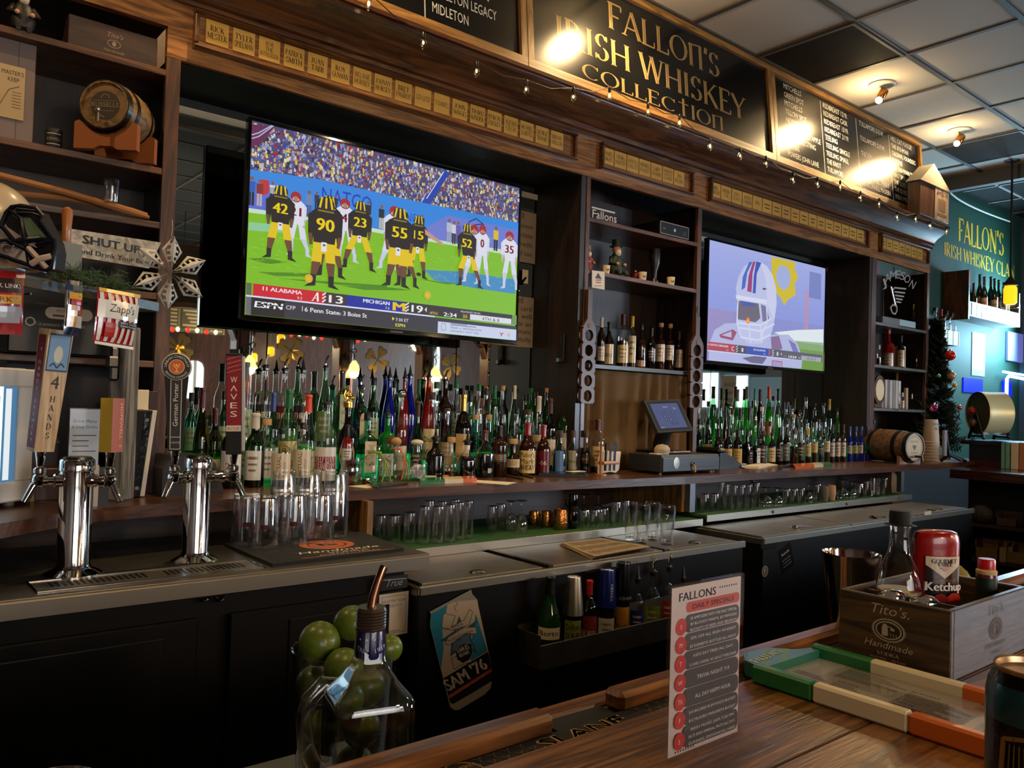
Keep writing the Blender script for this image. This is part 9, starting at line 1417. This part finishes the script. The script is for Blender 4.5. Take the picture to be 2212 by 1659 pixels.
for i,(px,py)in enumerate(((385,752),(628,757),(815,777),(975,790))):
 c=mir(px,py,YP);t=thing('clover_decal',['cream four-leaf clover decal reflected at the mirror left end','cream four-leaf clover decal reflected below the television, second','cream four-leaf clover decal reflected under the scoreboard strip','faint clover decal reflected near the bright windows'][i],'decal',tuple(c));s=.155;mb=MB();A=Art(mb,plane((0,0,0),(-1,0,0),(0,0,1)),M('decal_cream','e8cc90',.6));D_=M('decal_line','3a2a1a',.6)
 def leaf(k,g):return[(s*g*(a*math.cos(k)-b*math.sin(k)),s*g*(a*math.sin(k)+b*math.cos(k)))for a,b in((.06,0),(.5,.32),(.85,.42),(1.02,.22),(.93,0),(1.02,-.22),(.85,-.42),(.5,-.32))]
 for q in range(4):k=R(30+90*q);A.m=D_;A.poly(leaf(k,1.06),'000000');A.m=M('decal_cream');A.poly(leaf(k,1),'ffffff');A.m=D_;A.line([(0,0),(s*.6*math.cos(k),s*.6*math.sin(k))],s*.05,'000000')
 A.m=M('decal_cream');A.poly([(.0,0),(s*.35,-s*1.2),(s*.2,-s*1.25)],'ffffff');mb.build('leaves',t,smooth=0)
for i,x in enumerate(cx_):
 px=(518,742,915,1057)[i];zz=mir(px,(785,795,806,812)[i],YP).z;Y=YP+.105;t=thing('wall_sconce',f'wall sconce with glowing bell shade, {ORD[i]} from the left in the mirror','sconce',(x+.0,Y,zz));dx=mir(px+(5 if i!=1 else 8),785,YP).x-x
 MB().lathe([(.001,0),(.05,0),(.055,.008),(.001,.014)],M('sconce_iron','2a2018',.4,.6),T=Matrix.Translation((-.02,0,.08))@Matrix.Rotation(R(-90),4,'X'),seg=20,sy=1.5).build('back_plate',t);MB().tube([(-.02,.01,.08),(-.03,.06,.17),(.01,.1,.19),(.03,.12,.14),(dx*.4,.13,.10)],.007,M('sconce_iron'),8).tube([(.0,.09,.19),(.05,.1,.22),(.07,.1,.19),(.05,.1,.17)],.006,M('sconce_iron'),8).build('scroll_arm',t)
 MB().lathe([(.018,.08),(.03,.06),(.05,.03),(.058,-.01),(.085,-.055),(.08,-.055),(.052,-.01),(.04,.03),(.012,.07)],SHADE,(dx*.4,.13,0),24,cap=False).build('lamp_shade',t);lamp('sconce_glow','POINT',(x+dx*.4,Y+.13,zz-.06),22,(1,.6,.28),shadow_soft_size=.05)
t=thing('string_light','red and white fairy lights strung under the arches in the mirror','string lights',tuple(mir(430,715,YP-.1)));c=[]
for i,(px,py)in enumerate(((372,712),(384,711),(406,713),(426,714),(446,717),(466,718),(630,724),(647,722),(663,724),(678,729),(695,730),(757,737),(773,736),(789,733),(805,730))):p=mir(px,py,YP-.12);c.append(p);bw(MB().ball(tuple(p),.019,M('fairy_red','ff3018',.3,emit='ff2a18',es=3.5)if i%2==0 else WBULB,8,6,sz=1.3),'bulb',t)
bw(MB().tube([p+Vector((0,0,.02))for p in c],.003,BLK,4),'cord',t)
for i,(px,py)in enumerate(((389,755),(548,772),(585,758),(607,732),(639,765))):p=mir(px,py,-3.4 if i!=3 else-2.6);t=thing('pendant_lamp',f'small amber pendant, {ORD[i]} from the left in the mirror','pendant lamp',tuple(p));MB().lathe([(.03,.05),(.045,.03),(.045,-.05),(.02,-.07),(.001,-.07)],AMBER,seg=14).build('lamp_shade',t);MB().tube([(0,0,.05),(0,0,CEIL-p.z)],.006,BLKM,6).build('rod',t)
for i,(x,y)in enumerate(((1.2,-3.0),(3.6,-3.2),(6.,-3.))):lamp('room_pendant_glow','POINT',(x,y,2.2),75,(1,.66,.36),shadow_soft_size=.12)
struct(MB().box((XR-.02,-4.8,.8),(XR,-2.2,2.7),DAY).box((XR-.05,-3.53,.8),(XR-.02,-3.47,2.7),WHITE).build('window_6',smooth=0));struct(MB().box((-1.8,YR,1.0),(2.2,YR+.02,2.8),DAY).box((.17,YR+.02,1.0),(.23,YR+.05,2.8),WHITE).build('window_7',smooth=0))  # the rear wall window is added for fill light, outside the mirrors' view
t=thing('menu_board','reflected menu board with pale lines inside the left arch','sign',tuple(mir(425,690,-3.9)));a,b=mir(330,712,-3.9),mir(488,655,-3.9);mb=MB().box((a.x,-3.93,a.z),(b.x,-3.9,b.z+.1),M('slate','2a2822',.6));A=Art(mb,plane((b.x,-3.9,a.z),(-1,0,0),(0,0,1)),PRINT);w,h=b.x-a.x,b.z-a.z
for c_ in range(3):A.rect(w*(.04+.32*c_)-.03,0,.012,h,'6a6658');[A.rect(w*(.04+.32*c_),h*(.85-.11*k),w*(.14+.1*((k*3+c_)%4)/3),h*.05,'8f8a70',up=k==0)for k in range(8)]
bw(mb,'face',t,0)
def window(n,P0,P1,axis,arch=0):
 mb=MB();a,b=P0,P1
 if axis=='Y':
  zz=a.z,b.z;n_=10;top=[(b.x+(a.x-b.x)*k/n_,b.z+(arch*math.sqrt(max(0,1-(2*k/n_-1)**2))))for k in range(n_+1)];mb.prism([(a.x,a.z),(b.x,a.z)]+top,(0,a.y,0),(1,0,0),(0,0,1),(0,-1,0),.02,DAY);mb.box(((a.x+b.x)/2-.02,a.y,a.z),((a.x+b.x)/2+.02,a.y+.03,b.z+arch),WHITE)
 else:mb.box((a.x,min(a.y,b.y),min(a.z,b.z)),(a.x+.02,max(a.y,b.y),max(a.z,b.z)),DAY)
 return struct(mb.build(f'window_{n}',smooth=0))
window(1,mir(927,870,YR+.03),mir(950,765,YR+.03),'Y',.25);window(2,mir(1073,870,YR+.03),mir(1090,780,YR+.03),'Y',.22);window(3,mir(398,860,YR+.03),mir(440,795,YR+.03),'Y',.1)
def mirX(px,py,X):q=onX(px,py,X);return Vector((X,2*YM-q.y,q.z))
struct(MB().box((XR-.05,-1.9,.3),(XR,.9,2.5),M('door_wall_grey','7f8c9c',.6)).build('door_1',smooth=0))
window(4,mirX(1548,880,XR-.072),mirX(1510,806,XR-.072),'X');window(5,mirX(1612,880,XR-.072),mirX(1562,812,XR-.072),'X');
a,b=mirX(1590,880,XR-.075),mirX(1560,812,XR-.075);t=thing('paper_sign','white notice on the glass door seen in the right mirror','sign',(XR-.08,(a.y+b.y)/2,b.z));mb=MB().box((XR-.082,a.y,b.z-.55),(XR-.078,b.y,b.z),PAPER);A=Art(mb,plane((XR-.082,a.y if a.y>b.y else b.y,b.z-.55),(0,-1,0),(0,0,1)),PRINT);[A.text(s,abs(a.y-b.y)/2,.4-.11*k,.06,'1c1c20',w=abs(a.y-b.y)*.7)for k,s in enumerate(('PLEASE','NO','DRINKS','OUTSIDE'))];bw(mb,'sheet',t,0)
p=mirX(1640,850,XR-.075);t=thing('window_poster','pale blue poster on the door seen in the right mirror','poster',tuple(p));a,b=mirX(1712,880,XR-.075),mirX(1622,815,XR-.075);bw(MB().box((XR-.08,a.y,min(a.z,b.z)),(XR-.076,b.y,max(a.z,b.z)),M('poster_blue','6f8fa0',.6,emit='8fb0c4',es=.25)),'sheet',t,0)
c=mir(1060,770,YP+.11);t=thing('plaque_board','tall board of small brass plates reflected on the rightmost column','plaque',(cx_[3],YP+.108,0));mb=MB();A=None
bw(MB().box((cx_[3]-.11,YP+.106,1.85),(cx_[3]+.11,YP+.115,2.5),M('plaque_gold','b09a50',.4,.3)),'board',t,0);g=MB();[g.box((cx_[3]-.11,YP+.115,1.85+.08*k),(cx_[3]+.11,YP+.117,1.858+.08*k),BLK)for k in range(9)];[g.box((cx_[3]-.04+.072*k,YP+.115,1.85),(cx_[3]-.034+.072*k,YP+.117,2.5),BLK)for k in range(2)];bw(g,'dividers',t,0)
spot('unseen ceiling spot lamp added as fill above the customers, left of the camera',.4,.35,(.9,.7,.9),34);spot('unseen ceiling spot lamp added as fill above the customers, right of the camera',2.84,.07,(2.4,.9,.9),34)  # both lamps are added out of view as warm fill over the bar
